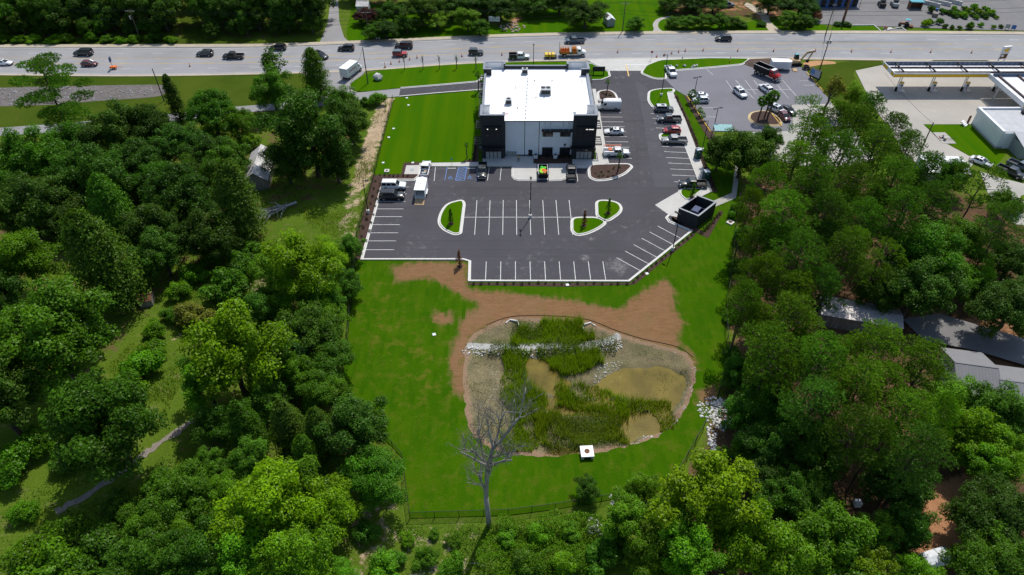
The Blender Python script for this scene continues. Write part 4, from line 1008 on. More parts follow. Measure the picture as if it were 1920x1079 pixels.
wallseg(sh[3], sh[0], .3, 0, ZE-.1, 'wall', 'dark_brick'); wallseg(sh[0]*1.0, sh[1], .12, .15, ZE-.25, 'gate', 'dark_metal', .34)
for i, tr in ((1, 0), (2, .36), (3, 0)): wallseg(sh[i]*1.02, sh[(i+1) % 4]*1.02, .36, ZE-.098, ZE, 'coping', 'grey_cap', tr)
wallseg(sh[0]*1.0, sh[1]*1.0, .14, ZE-.1, ZE-.02, 'gate_header', 'grey_cap', .5)
MB().prism([tuple(p*.93) for p in loc], 0, .03).build('floor_slab', 'concrete', en)
dd = (cs[2]-cs[1]).normalized(); an = math.atan2(dd.y, dd.x)
du = thing('dumpster', 'blue steel dumpster inside the black enclosure', 'dumpster', (cen.x+.7, cen.y+.3, .081), an)
mb = MB(); 
for x0, x1, y0, y1 in ((-1.5, 1.5, -1.0, -.94), (-1.5, 1.5, .94, 1.0), (-1.5, -1.44, -.94, .94), (1.44, 1.5, -.94, .94)): mb.bx(x0, x1, y0, y1, .15, 1.5)
mb.bx(-1.44, 1.44, -.94, .94, .15, .2); mb.build('bin', 'blue_bin', du)
MB().box((-.75, 0, 1.56), (1.4, 2.0, .05)).build('lid', 'blue_bin', du); MB().box((1.05, .2, 1.2), (.7, 1.4, .06), 0, 0, .2).build('cardboard', 'tan_wood', du)
for x in (-1.2, 1.2):
    for y in (-.8, .8): MB().tube((x, y-.05, .08), (x, y+.05, .08), .08, n=10).build('caster', 'rubber', du)
for y in (-1.06, 1.06): MB().box((0, y, 1.0), (2.2, .1, .16)).build('fork_pocket', 'blue_bin', du)

# ================================================================== small fixtures
def portable_toilet(u, v, label):
    x, y = S(u, v); t = thing('portable_toilet', label, 'portable toilet', (x, y, .15), R(14), 'portable toilets on the right pavement')
    MB().bx(-.58, .58, -.58, .58, .12, 2.1).build('cabin', 'green_plastic', t); MB().bx(-.62, .62, -.62, .62, 0, .12).build('base', 'black_metal', t)
    MB().loft([[(-.62, -.62, 2.1), (.62, -.62, 2.1), (.62, .62, 2.1), (-.62, .62, 2.1)], [(-.56, -.56, 2.26), (.56, -.56, 2.26), (.56, .56, 2.26), (-.56, .56, 2.26)], [(-.3, -.5, 2.34), (.3, -.5, 2.34), (.3, .5, 2.34), (-.3, .5, 2.34)]]).build('roof', 'pale_plastic', t)
    d = MB().bx(-.6, -.581, -.4, .4, .2, 2.0).build('door', 'green_plastic', t); MB().bx(-.66, -.601, .22, .3, 1.0, 1.15).build('handle', 'black_metal', d)
    MB().tube((.4, .4, 2.2), (.4, .4, 2.65), .06, n=8).build('vent_pipe', 'black_metal', t); MB().bx(-.15, .15, -.6, -.581, 1.55, 1.75).build('vent', 'pale_plastic', t)
portable_toilet(1307, 297, 'dark green portable toilet farther from the camera, by the lamp post'); portable_toilet(1322, 338, 'dark green portable toilet nearer the camera, behind the black pickup')
def inlet(u, v, s, h, label, rz=0, lid='rust'):
    x, y = S(u, v); t = thing('drain_inlet', label, 'drain', (x, y, 0), rz, 'concrete drain boxes in the grass')
    MB().bx(-s/2, s/2, -s/2, s/2, 0, h).build('box', 'kerb', t); MB().tube((0, 0, h), (0, 0, h+.03), s*.26, n=16).build('cover', lid, t)
inlet(725.5, 322, 1.05, .3, 'square concrete drain box on the side lawn beside the mulch'); inlet(1369, 418.5, 1.25, .25, 'square concrete drain box on the lawn right of the bin enclosure', R(45))
inlet(1235, 131.5, 1.1, .12, 'pale concrete drain cover on the entrance island', R(20))
for u, v, lab in ((718.5, 306, 'small white square cover on the side lawn near the fence'), (774, 306, 'small white cover by the utility pad'), (738, 242, 'small white cover in the upper part of the side lawn near the fence'), (729, 258.5, 'small white marker in the side lawn below the others'), (763, 184.5, 'tiny white cover near the driveway on the side lawn'), (766, 198, 'tiny white cover below the driveway on the side lawn'), (814, 628, 'small white valve cover on the rear lawn left of the pond'), (1064, 535, 'small white cover in the mulch below the bottom stalls'), (1213, 514, 'small pale cover by the slanting mulch strip')):
    x, y = S(u, v); o = MB().bx(-.28, .28, -.28, .28, 0, .1).tube((0, 0, .1), (0, 0, .12), .15, n=10).build('valve_cover', 'pale_plastic', None, (x, y, .02), rz=.3); tag(o, lab, 'cover', 'small covers in the grass')
x, y = S(773, 319); o = MB().tube((0, 0, 0), (0, 0, .04), .5, n=20).build('manhole_cover', 'unit_grey', None, (x, y, .09)); tag(o, 'round grey manhole cover on the concrete utility pad', 'manhole')
# pond outlet and headwalls
def bed_z(x, y): return float(pond_h(np.array([[x, y]]))[0])
x, y = S(1100, 852); t = thing('outlet_box', 'square white concrete outlet box with a rusty grate at the pond edge', 'outlet', (x, y, -.5), R(3))
MB().bx(-.85, .85, -.85, .85, 0, 1.25).build('box', 'kerb', t); MB().tube((0, 0, 1.25), (0, 0, 1.31), .38, n=18).build('grate', 'rust', t); MB().bx(-.5, .5, -.88, -.851, .3, .9).build('opening', 'black_metal', t); MB().bx(-.92, .92, -.92, .92, 1.252, 1.249+.05).build('rim', 'white_paint', t).location.z = -.04
for u, v, a, lab in ((963, 603, R(-15), 'concrete headwall with flared wings at the left of the upper pond edge'), (1101, 609, R(20), 'concrete headwall with flared wings at the right of the upper pond edge')):
    x, y = S(u, v); t = thing('headwall', lab, 'headwall', (x, y, -.85), a, 'headwalls of the pond inlets')
    MB().bx(-.7, .7, .0, .2, 0, 1.1).build('wall', 'kerb', t)
    for s in (-1, 1): MB().prism([(s*.7, .2), (s*1.25, -.75), (s*1.08, -.82), (s*.7, .02)], 0, 1.0).build('wing', 'kerb', t)
    MB().tube((0, -.03, .42), (0, .0, .42), .34, n=16).build('pipe_mouth', 'black_metal', t)
# signs
def sign_post(u, v, h, kind, label, rz=0):
    x, y = S(u, v); t = thing('road_sign' if kind == 'stop' else 'sign', label, 'sign', (x, y, .05), rz)
    MB().tube((0, 0, 0), (0, 0, h), .035, n=6).build('post', 'galvanised', t)
    if kind == 'stop':
        pts = [(.40*math.cos(R(22.5+45*i)), .40*math.sin(R(22.5+45*i))) for i in range(8)]
        f = MB(); f.add([(p[0], -.05, h-.1+p[1]) for p in pts] + [(p[0], -.03, h-.1+p[1]) for p in pts], [tuple(range(8)), tuple(range(15, 7, -1))] + [(i, 8+i, 8+(i+1) % 8, (i+1) % 8) for i in range(8)]); pl_ = f.build('plate', 'red', t)
        g = MB()
        for a0 in range(8):
            p, q = pts[a0], pts[(a0+1) % 8]; k = .9; g.add([(p[0], -.053, h-.1+p[1]), (q[0], -.053, h-.1+q[1]), (q[0]*k, -.053, h-.1+q[1]*k), (p[0]*k, -.053, h-.1+p[1]*k)], [(0, 1, 2, 3)])
        g.build('border', 'white_paint', pl_); text('STOP', .26, (0, -.056, h-.19), pl_, 'white_paint', t)
    elif kind == 'blue':
        MB().bx(-.16, .16, -.05, -.03, h-.5, h).build('plate', 'teal', t)
    return t
def text(body, size, loc, parent, mat, top=None, rx=math.pi/2, rz=0, name='lettering', ext=.002, sx=1):
    c = bpy.data.curves.new(name, 'FONT'); c.body = body; c.size = size; c.align_x = 'CENTER'; c.extrude = ext; c.materials.append(MATS[mat])
    o = bpy.data.objects.new(name, c); link(o, parent, loc); o.rotation_euler = (rx, 0, rz); o.scale = (sx, 1, 1)
    dg = bpy.context.evaluated_depsgraph_get(); me = bpy.data.meshes.new_from_object(o.evaluated_get(dg)); bpy.data.objects.remove(o)
    o = bpy.data.objects.new(name, me); link(o, parent, loc); o.rotation_euler = (rx, 0, rz); o.scale = (sx, 1, 1); return o
sign_post(1220.5, 113, 2.4, 'stop', 'red octagonal stop sign at the car park entrance'); 
sign_post(847.5, 311.5, 2.0, 'blue', 'slim blue-green parking sign on a post at the left access bay')
sign_post(1278.2, 117, 1.5, 'blue', 'plain small sign post near the road right of the entrance')
# ================================================================== vehicles
def ring(x, w, z0, z1, r=.12):
    """rounded body section at station x, counter-clockwise seen from the front"""
    return [(x, -w*.82, z0), (x, -w*.97, z0+.08), (x, -w, (z0+z1)*.5), (x, -w*.985, z1-r), (x, -w*.90, z1-.02), (x, 0, z1+.025), (x, w*.90, z1-.02), (x, w*.985, z1-r), (x, w, (z0+z1)*.5), (x, w*.97, z0+.08), (x, w*.82, z0)]
def wheels(root, xs, w, r, tw=.24, rimmat='rim'):
    tm = MB().tube((0, -tw/2, 0), (0, tw/2, 0), r, r, 16).mesh('wheel', 'rubber'); rm = MB().tube((0, -.012, 0), (0, .012, 0), r*.62, r*.56, 12).mesh('rim', rimmat)
    am = MB().tube((0, -.03, 0), (0, .03, 0), r*1.17, r*1.17, 16).mesh('wheel_arch', 'plastic_black')
    for x in xs:
        for s in (-1, 1):
            o = bpy.data.objects.new('wheel_arch', am); link(o, root, (x, s*(w-.035), r*1.05))
            o = bpy.data.objects.new('wheel', tm); link(o, root, (x, s*(w-tw/2+.045), r))
            q = bpy.data.objects.new('rim', rm); link(q, o, (0, s*(tw/2+.008), 0))
def lights(root, xf, xr, w, zf, zr, fs=(.3, .16), rs=(.16, .3)):
    for s in (-1, 1):
        MB().box((xf, s*(w-.28), zf), (.10, fs[0], fs[1])).build('headlight', 'head_light', root); MB().box((xr, s*(w-.14), zr), (.10, rs[0], rs[1])).build('taillight', 'red_light', root)
def cabin(root, xb0, xb1, xt0, xt1, wb, wt, z0, z1, pillars=(), roofmat='car_paint', sun=False, rails=False):
    """glass house from the belt line (xb0 rear, xb1 front) to the roof line, roof panel and pillars"""
    b = [(xb0, -wb, z0), (xb1-.12, -wb, z0), (xb1, -wb*.72, z0), (xb1, wb*.72, z0), (xb1-.12, wb, z0), (xb0, wb, z0)]
    t = [(xt0, -wt, z1), (xt1-.12, -wt, z1), (xt1, -wt*.72, z1), (xt1, wt*.72, z1), (xt1-.12, wt, z1), (xt0, wt, z1)]
    MB().loft([b, t]).build('windows', 'glass_dark', root)
    r0 = [(x + (.05 if x > (xt0+xt1)/2 else -.05), y*1.04, z) for x, y, z in t]; r1 = [(x, y*1.02, z+.05) for x, y, z in t]; r2 = [((x-(xt0+xt1)/2)*.8+(xt0+xt1)/2, y*.8, z+.08) for x, y, z in t]
    rf_ = MB().loft([r0, r1, r2]).build('roof', roofmat, root)
    for i in (0, 1, 4, 5): MB().tube(b[i], t[i], .055, .05, 5).build('pillar', 'car_paint', root)
    for f in pillars:
        for s in (-1, 1): MB().tube((xb0+(xb1-xb0)*f, s*wb*1.0, z0), (xt0+(xt1-xt0)*f, s*wt*1.0, z1), .05, .045, 5).build('pillar', 'car_paint', root)
    if sun: MB().bx(xt0+(xt1-xt0)*.45, xt0+(xt1-xt0)*.8, -wt*.55, wt*.55, z1+.081, z1+.09).build('sunroof', 'glass_dark', rf_)
    if rails:
        for s in (-1, 1): MB().tube((xt0+.15, s*wt*.92, z1+.13), (xt1-.3, s*wt*.92, z1+.13), .025, n=5).build('roof_rail', 'plastic_black', rf_)
    for s in (-1, 1): MB().box((xb1-.55, s*(wb+.16), z0+.08), (.14, .2, .15)).build('mirror', 'car_paint', root)
PROTO = {}
def proto(kind, label='parked car', cat='car'):
    root = bpy.data.objects.new({'pickup': 'pickup_truck', 'utility': 'utility_truck', 'van': 'cargo_van', 'suv': 'sport_utility_car', 'big': 'sport_utility_car', 'jeep': 'off_road_car', 'sedan': 'sedan_car', 'hatch': 'hatchback_car'}[kind], None); COL.objects.link(root); PROTO[kind] = root; return root
def bumpers(root, xf, xr, w, z, mat='plastic_black'):
    MB().box((xf, 0, z), (.16, w*1.8, .22)).build('bumper', mat, root); MB().box((xr, 0, z), (.16, w*1.8, .22)).build('bumper', mat, root)
def plate(root, xr, z): MB().box((xr, 0, z), (.02, .34, .16)).build('number_plate', 'pale_plastic', root)
r_ = proto('sedan'); w = .92
MB().loft([ring(-2.32, .74, .36, .86), ring(-2.2, .86, .28, .98), ring(-1.5, .92, .24, 1.02), ring(-.6, .92, .22, .98), ring(.6, .92, .22, .97), ring(1.2, .92, .24, .93), ring(1.9, .88, .26, .82), ring(2.28, .78, .32, .70), ring(2.38, .62, .40, .60)]).build('body', 'car_paint', r_, smooth=True)
cabin(r_, -1.75, 1.15, -1.05, .25, .80, .62, .95, 1.40, (.52,), sun=True); wheels(r_, (-1.38, 1.42), w, .33); lights(r_, 2.24, -2.25, w, .66, .82); bumpers(r_, 2.33, -2.28, .8, .42); plate(r_, -2.37, .5)
r_ = proto('hatch'); w = .90
MB().loft([ring(-2.05, .78, .34, .95), ring(-1.95, .88, .26, 1.05), ring(-1.0, .90, .22, 1.02), ring(.6, .90, .22, .98), ring(1.1, .90, .24, .95), ring(1.75, .86, .26, .84), ring(2.08, .70, .36, .66)]).build('body', 'car_paint', r_, smooth=True)
cabin(r_, -1.92, 1.15, -1.45, .2, .78, .64, .97, 1.48, (.5,)); wheels(r_, (-1.25, 1.32), w, .33); lights(r_, 2.0, -2.0, w, .7, .95); bumpers(r_, 2.04, -2.03, .8, .42); plate(r_, -2.12, .5)
r_ = proto('suv'); w = .97
MB().loft([ring(-2.32, .82, .42, 1.02), ring(-2.22, .94, .32, 1.14), ring(-1.2, .97, .28, 1.12), ring(.7, .97, .28, 1.08), ring(1.25, .97, .30, 1.05), ring(1.95, .93, .32, .95), ring(2.3, .84, .38, .82), ring(2.4, .7, .48, .72)]).build('body', 'car_paint', r_, smooth=True)
cabin(r_, -2.18, 1.2, -1.85, .45, .85, .70, 1.07, 1.66, (.36, .66), sun=True, rails=True); wheels(r_, (-1.4, 1.42), w, .37); lights(r_, 2.28, -2.26, w, .82, 1.05, (.32, .17), (.18, .34)); bumpers(r_, 2.36, -2.3, .85, .48); plate(r_, -2.39, .62)
r_ = proto('big'); w = 1.02
MB().loft([ring(-2.6, .90, .46, 1.12), ring(-2.52, 1.0, .38, 1.22), ring(-1.2, 1.02, .34, 1.20), ring(1.0, 1.02, .34, 1.18), ring(1.45, 1.02, .36, 1.16), ring(2.3, 1.0, .38, 1.08), ring(2.58, .92, .42, .96), ring(2.64, .8, .5, .84)]).build('body', 'car_paint', r_, smooth=True)
cabin(r_, -2.48, 1.3, -2.3, .65, .90, .80, 1.16, 1.84, (.3, .6), rails=True); wheels(r_, (-1.55, 1.62), w, .40); lights(r_, 2.56, -2.55, w, .9, 1.1, (.34, .2), (.16, .42)); bumpers(r_, 2.6, -2.58, .9, .52); plate(r_, -2.67, .7)
r_ = proto('jeep'); w = .90
MB().loft([ring(-1.9, .84, .52, 1.05), ring(-1.85, .90, .46, 1.12), ring(.55, .90, .46, 1.12), ring(.75, .86, .46, 1.10), ring(1.85, .72, .48, 1.04), ring(1.95, .66, .52, .98)]).build('body', 'car_paint', r_, smooth=False)
cabin(r_, -1.86, .62, -1.78, .32, .84, .78, 1.1, 1.74, (.36, .68), roofmat='car_paint'); wheels(r_, (-1.25, 1.25), w+.05, .42); lights(r_, 1.94, -1.9, w, .92, .95, (.2, .2)); bumpers(r_, 2.05, -1.98, .78, .58)
MB().tube((-1.95, 0, 1.0), (-2.16, 0, 1.0), .38, n=16).build('spare_wheel', 'rubber', r_)
for s in (-1, 1): MB().bx(.75, 1.75, s*.92-.12, s*.92+.12, .92, .98).build('fender', 'plastic_black', r_)
def pickup_parts(r_, bed=True, L0=-2.95):
    w = 1.0
    MB().loft([ring(-.72, .98, .42, 1.16), ring(-.6, 1.0, .40, 1.18), ring(1.2, 1.0, .40, 1.16), ring(1.6, 1.0, .42, 1.14), ring(2.5, .98, .44, 1.08), ring(2.82, .90, .48, .96), ring(2.88, .8, .54, .86)]).build('body', 'car_paint', r_, smooth=True)
    cabin(r_, -.68, 1.55, -.5, .88, .90, .78, 1.14, 1.80, (.52,)); wheels(r_, (-1.9, 1.85), w, .41); bumpers(r_, 2.84, L0-.02, .95, .56, 'chrome')
    for s in (-1, 1): MB().box((2.8, s*.72, .92), (.12, .36, .2)).build('headlight', 'head_light', r_)
    if bed:
        b = MB()
        for y0, y1 in ((-1.0, -.84), (.84, 1.0)): b.bx(L0, -.73, y0, y1, .48, 1.16)
        b.bx(L0, L0+.1, -.84, .84, .48, 1.14).bx(L0+.1, -.73, -.84, .84, .55, .68); b.build('bed', 'car_paint', r_)
        MB().bx(L0+.12, -.75, -.82, .82, .685, .70).build('bed_liner', 'plastic_black', r_)
        for s in (-1, 1): MB().box((L0-.01, s*.9, .95), (.06, .16, .34)).build('taillight', 'red_light', r_)
        plate(r_, L0-.11, .6)
r_ = proto('pickup'); pickup_parts(r_)
r_ = proto('utility'); pickup_parts(r_, False)
b = MB()
for s in (-1, 1): b.bx(-2.95, -.76, min(s*.62, s*1.03), max(s*.62, s*1.03), .48, 1.42)
b.bx(-2.95, -.76, -.62, .62, .6, .72).bx(-2.95, -2.85, -.62, .62, .6, 1.1); b.build('service_body', 'car_paint', r_)
r_ = proto('van'); w = 1.03
MB().loft([ring(-2.95, .95, .40, 2.45, .3), ring(-2.88, 1.02, .36, 2.55, .25), ring(.9, 1.03, .34, 2.55, .25), ring(1.35, 1.02, .34, 2.42, .3), ring(1.95, .98, .36, 1.55, .25), ring(2.6, .92, .38, 1.12, .2), ring(2.85, .80, .44, .9, .15)]).build('body', 'car_paint', r_, smooth=True)
MB().add([(1.42, -.82, 2.30), (1.42, .82, 2.30), (2.02, .86, 1.58), (2.02, -.86, 1.58)], [(0, 3, 2, 1)]).build('windscreen', 'glass_dark', r_)
for s in (-1, 1):
    MB().bx(.75, 1.45, min(s*1.02, s*1.045), max(s*1.02, s*1.045), 1.45, 2.1).build('side_window', 'glass_dark', r_); MB().box((1.7, s*1.15, 1.5), (.16, .2, .3)).build('mirror', 'plastic_black', r_)
wheels(r_, (-1.75, 1.75), w, .36); lights(r_, 2.74, -2.93, w, .85, 1.1, (.3, .2), (.14, .5)); bumpers(r_, 2.82, -2.95, .92, .46); MB().bx(-2.0, .6, -.6, .6, 2.56, 2.60).build('roof_ribs', 'white_paint', r_)
index_children()
TAKEN = set()
CATS = dict(pickup='pickup truck', utility='truck', van='van', suv='car', big='car', jeep='car', sedan='car', hatch='car')
def car(kind, u, v, deg, color, label, group, z=.05, roof=None):
    x, y = S(u, v, .75)
    if kind not in TAKEN:
        TAKEN.add(kind); c = PROTO[kind]; c.location = (x, y, z); c.rotation_euler = (0, 0, R(deg))
        for k in [c] + list(c.children_recursive): k.color = rgb(color)
        c['group'] = group
    else: c = dup(PROTO[kind], (x, y, z), R(deg), None, group, None, color)
    c['label'] = label; c['category'] = CATS[kind]
    if roof:
        for k in c.children:
            if k.name.startswith('roof'): k.color = rgb(roof)
    return c
WH, BK, DK, SV, RD = (.78, .79, .80), (.008, .010, .012), (.028, .036, .044), (.30, .33, .35), (.36, .012, .014)
g1 = 'vehicles parked at the office building'; g2 = 'vehicles on the main road'; g3 = 'vehicles in the neighbouring car park'
car('big', 738, 348, 0, WH, 'white van-like sport utility parked at the top of the left stalls', g1)
car('big', 734.5, 367, 0, BK, 'black sport utility parked in front of the white one in the left stalls', g1)
wp = car('pickup', 797.5, 317, 88, WH, 'white pickup truck hitched to the white enclosed trailer', g1)
car('pickup', 904, 320, -90, (.010, .018, .018), 'black pickup backed in left of the loading pads, nose to the camera', g1)
car('pickup', 1071, 322, 90, (.05, .052, .056), 'dark grey pickup parked nose-in right of the loading pads', g1)
car('van', 1141.5, 200, 180, WH, 'white high-roof cargo van at the top of the stalls beside the building', g1)
car('sedan', 1151.5, 246, 180, WH, 'white sedan with a sunroof beside the building', g1)
ut = car('utility', 1156, 286, 0, WH, 'white utility truck with an orange ladder rack beside the building', g1)
car('suv', 1245, 204, 0, (.10, .12, .13), 'dark grey sport utility with a pale roof, first in the right row', g1, .05, (.6, .62, .62))
car('pickup', 1254.5, 223, 180, (.05, .065, .075), 'slate grey pickup, second vehicle of the right row', g1)
car('hatch', 1260, 244, 180, RD, 'red car in the right row between two pickups', g1)
car('pickup', 1264.5, 263, 180, (.33, .33, .32), 'silver pickup with sunroof beside the small grass island', g1)
car('pickup', 1299, 345, 180, (.012, .018, .017), 'black pickup parked by the nearer portable toilet', g1)
# main road
car('sedan', 6, 117, 0, WH, 'white car at the far left edge of the road', g2, .02)
car('big', 156, 99, 180, (.01, .018, .02), 'dark sport utility in the far lane above the dark red car', g2, .02)
car('hatch', 167, 119, 0, (.12, .014, .018), 'dark red hatchback on the left part of the road', g2, .02)
car('suv', 384, 100, 180, (.04, .05, .062), 'slate sport utility on the road left of the black pickup', g2, .02)
car('pickup', 437, 105, 180, BK, 'black pickup on the road left of the tall trees', g2, .02)
car('suv', 521, 89, 180, BK, 'black sport utility in the far lane above the tall cedar', g2, .02)
car('suv', 601, 104, -33, BK, 'black sport utility turning, partly hidden by the tall cedar', g2, .02)
car('suv', 649, 90, 180, BK, 'black sport utility at the mouth of the private road', g2, .02)
car('jeep', 750, 101, 0, (.45, .012, .014), 'red off-road car with a dark roof on the road', g2, .02, (.10, .13, .15))
car('big', 757, 86, 180, BK, 'black sport utility in the far lane above the red off-road car', g2, .02)
car('jeep', 892.5, 98, 0, (.014, .024, .028), 'dark off-road car on the road above the row of saplings', g2, .02)
u2 = car('pickup', 974, 106, 2, (.70, .73, .74), 'white pickup with a dark utility bed stopped behind the building', g2, .02)
car('pickup', 1077, 76, 184, (.07, .11, .15), 'blue-grey pickup in the far lane above the traffic truck', g2, .02)
car('suv', 1357, 72, 180, BK, 'black sport utility in the far lane right of the entrance', g2, .02)
car('suv', 1364, 9, 15, (.14, .18, .22), 'grey sport utility parked under the trees beyond the hedge', 'vehicles parked beyond the road', 0)
# neighbouring car park
car('pickup', 1258, 134, -82, WH, 'white pickup on the edge of the entrance island', g3, .04)
car('sedan', 1311, 179, 172, WH, 'white sedan behind the silver hatchback in the neighbouring lot', g3, .04)
car('hatch', 1314, 187, 180, (.62, .66, .68), 'silver hatchback in front of the white sedan in the neighbouring lot', g3, .04)
car('suv', 1388, 174, -72, WH, 'white sport utility alone in the middle of the neighbouring lot', g3, .04)
car('suv', 1436, 166, 108, WH, 'white sport utility behind the palm trees', g3, .04)
car('suv', 1457, 205, -50, (.66, .70, .72), 'white sport utility parked right of the palm island', g3, .04)
car('sedan', 1478, 206, -60, (.012, .014, .016), 'dark car at the right edge of the neighbouring lot', g3, .04)
car('hatch', 1471, 218, -80, (.12, .012, .016), 'dark red car below the dark one near the palm island', g3, .04)
car('sedan', 1840, 302, -48, WH, 'white sedan at the end of the grass plot by the store', 'vehicles behind the store', .02)
car('pickup', 1896, 322, -52, (.014, .022, .028), 'black pickup at the right edge behind the store', 'vehicles behind the store', .0)
car('pickup', 1916, 312, -55, (.10, .13, .16), 'blue-grey pickup cut by the right edge behind the store', 'vehicles behind the store', .0)
# things carried by pickups
for c, lab in ((wp, 'tools'),):
    o = MB().box((-1.9, .1, .86), (.7, .9, .3), .3).build('tool_load', 'unit_grey', c); MB().box((-1.3, -.2, .85), (.5, .6, .28), .1).build('tool_load', 'tan_wood', c)
rk = MB()
for s in (-1, 1):
    for x in (-2.8, -1.0, .6): rk.tube((x, s*.95, 1.42 if x < 0 else 1.7), (x, s*.95, 2.12), .035, n=6)
    rk.tube((-3.0, s*.95, 2.12), (1.2, s*.95, 2.12), .035, n=6)
rk.build('ladder_rack', 'steel', ut)
ld = MB().tube((-3.0, .3, 2.2), (1.0, .3, 2.2), .045, n=6).tube((-3.0, .75, 2.2), (1.0, .75, 2.2), .045, n=6)
for i in range(12): ld.tube((-2.85+i*.34, .3, 2.2), (-2.85+i*.34, .75, 2.2), .035, n=5)
ld.build('ladder', 'orange', ut)
MB().box((-1.5, 0, 1.55), (.8, 1.1, .25)).build('tool_box', 'orange', ut)
for k in u2.children:
    if k.name.startswith('bed.') or k.name == 'bed': k.color = rgb((.012, .016, .018))
bx = MB()
for s in (-1, 1): bx.bx(-2.95, -.8, min(s*.62, s*1.03), max(s*.62, s*1.03), 1.17, 1.62)
bx.bx(-2.95, -.8, -.62, .62, .72, .76); bx.build('utility_boxes', 'dark_metal', u2)

# --- white cargo trailer behind the pickup, ramp down
x, y = S(790, 357, 1.0)
t = thing('cargo_trailer', 'white enclosed cargo trailer with its rear ramp lowered, behind the white pickup', 'trailer', (x, y, .05), R(88))
tb = MB().bx(-2.4, 2.2, -1.08, -1.03, .5, 2.55).bx(-2.4, 2.2, 1.03, 1.08, .5, 2.55).bx(2.2, 2.26, -1.08, 1.08, .5, 2.55).bx(-2.4, 2.2, -1.03, 1.03, .5, .58)
tb.add([(2.26, -1.08, .5), (2.75, 0, .5), (2.26, 1.08, .5), (2.26, -1.08, 2.55), (2.75, 0, 2.55), (2.26, 1.08, 2.55)], [(0, 2, 1), (3, 4, 5), (0, 1, 4, 3), (1, 2, 5, 4)])
tb.build('body', 'white_paint', t); MB().bx(-2.44, 2.28, -1.12, 1.12, 2.551, 2.62).build('roof', 'white_paint', t); MB().bx(-.2, .2, -.2, .2, 2.621, 2.70).build('roof_vent', 'pale_plastic', t)
MB().box((-3.25, 0, .28), (1.75, 2.0, .07), 0, 0, 0, -.27).build('ramp', 'tan_wood', t); MB().bx(-2.46, -2.4, -1.1, 1.1, .42, .5).build('sill', 'steel', t)
MB().tube((2.4, 0, .48), (3.5, 0, .48), .06, n=6).build('drawbar', 'black_metal', t); wheels(t, (-.55, .35), 1.16, .34)
for s in (-1, 1): MB().bx(-1.1, .9, min(s*1.09, s*1.34), max(s*1.09, s*1.34), .74, .80).build('mudguard', 'pale_plastic', t)
MB().box((1.0, .3, .9), (1.2, 1.0, .6)).build('cargo', 'unit_grey', t)
# --- black open trailer with bright bags in the loading bay
x, y = S(1018, 324, .8)
t = thing('dump_trailer', 'black open trailer heaped with green, orange and lime bags between the loading pads', 'trailer', (x, y, .07), R(90))
mb = MB()
for a in ((-1.95, 1.95, -1.03, -.97), (-1.95, 1.95, .97, 1.03), (-1.95, -1.89, -.97, .97), (1.89, 1.95, -.97, .97)): mb.bx(*a, .55, 1.55)
mb.bx(-1.89, 1.89, -.97, .97, .55, .62); mb.build('body', 'black_metal', t); wheels(t, (-.5, .45), 1.06, .33); MB().tube((1.95, 0, .55), (3.0, 0, .55), .06, n=6).build('drawbar', 'black_metal', t)
for s in (-1, 1): MB().bx(-1.97, 1.97, s*1.0-.05, s*1.0+.05, 1.551, 1.6).build('rail', 'steel', t)
rg = random.Random(11)
for i, (bx_, by_, m_, r0) in enumerate(((1.0, -.2, 'bright_green', .5), (.75, .35, 'bright_green', .4), (.25, -.5, 'lime', .35), (.2, .3, 'orange', .3), (-.35, .45, 'orange', .48), (-.2, -.1, 'orange', .36), (-.4, -.55, 'lime', .4), (-.9, -.3, 'lime', .42), (-.95, .35, 'orange_wood', .35), (.45, 0, 'yellow', .33), (-.65, .05, 'red', .3), (1.1, .5, 'lime', .3))):
    o = MB().ball((bx_, -by_, 1.32), r0, 9, 6, 0, .62, .14, rg).build('sack', m_, t, smooth=False)
# --- white box truck at the side street
x, y = S(657, 131, 1.7)
t = thing('box_truck', 'white box truck with red lettering waiting at the side street', 'truck', (x, y, .02), R(68))
bx = MB().bx(-3.4, 2.2, -1.2, 1.2, .95, 3.35).build('cargo_box', 'gas_white', t); MB().bx(-3.43, 2.23, -1.23, 1.23, 3.351, 3.4).build('roof', 'white_paint', bx); MB().bx(-3.44, -3.402, -1.05, 1.05, 1.1, 3.1).build('roller_door', 'pale_plastic', bx)
MB().loft([ring(2.3, 1.05, .6, 2.5, .3), ring(3.0, 1.05, .55, 2.45, .3), ring(3.7, 1.0, .55, 1.6, .2), ring(4.3, .9, .6, 1.35, .2)]).build('cab', 'white_paint', t, smooth=True); MB().add([(3.08, -.85, 2.34), (3.08, .85, 2.34), (3.74, .86, 1.62), (3.74, -.86, 1.62)], [(0, 3, 2, 1)]).build('windscreen', 'glass_dark', t)
for s in (-1, 1): MB().box((2.75, s*1.06, 1.9), (.6, .03, .6)).build('side_window', 'glass_dark', t)
wheels(t, (-2.0, 3.2), 1.1, .45); MB().bx(-3.3, 2.2, -1.22, -1.202, 1.35, 1.42).build('red_band', 'red', bx); MB().bx(-3.5, -3.4, -1.1, 1.1, .6, .8).build('bumper', 'black_metal', t); MB().bx(-3.3, 2.2, -.5, .5, .6, .94).build('chassis', 'black_metal', t)
rg = random.Random(5); mb = MB()
for i in range(7):                                     # illegible red script, as in the photograph
    x0 = -2.3 + i*.52; h = .9 if i in (0, 3) else .62
    mb.box((x0, -1.212, 2.0+h/2), (.16, .02, h), 0, 0, 0, .2); mb.box((x0+.2, -1.212, 2.08+.4*(i % 2)), (.34, .02, .14), 0, 0, 0, .15)
mb.build('lettering', 'red', bx)
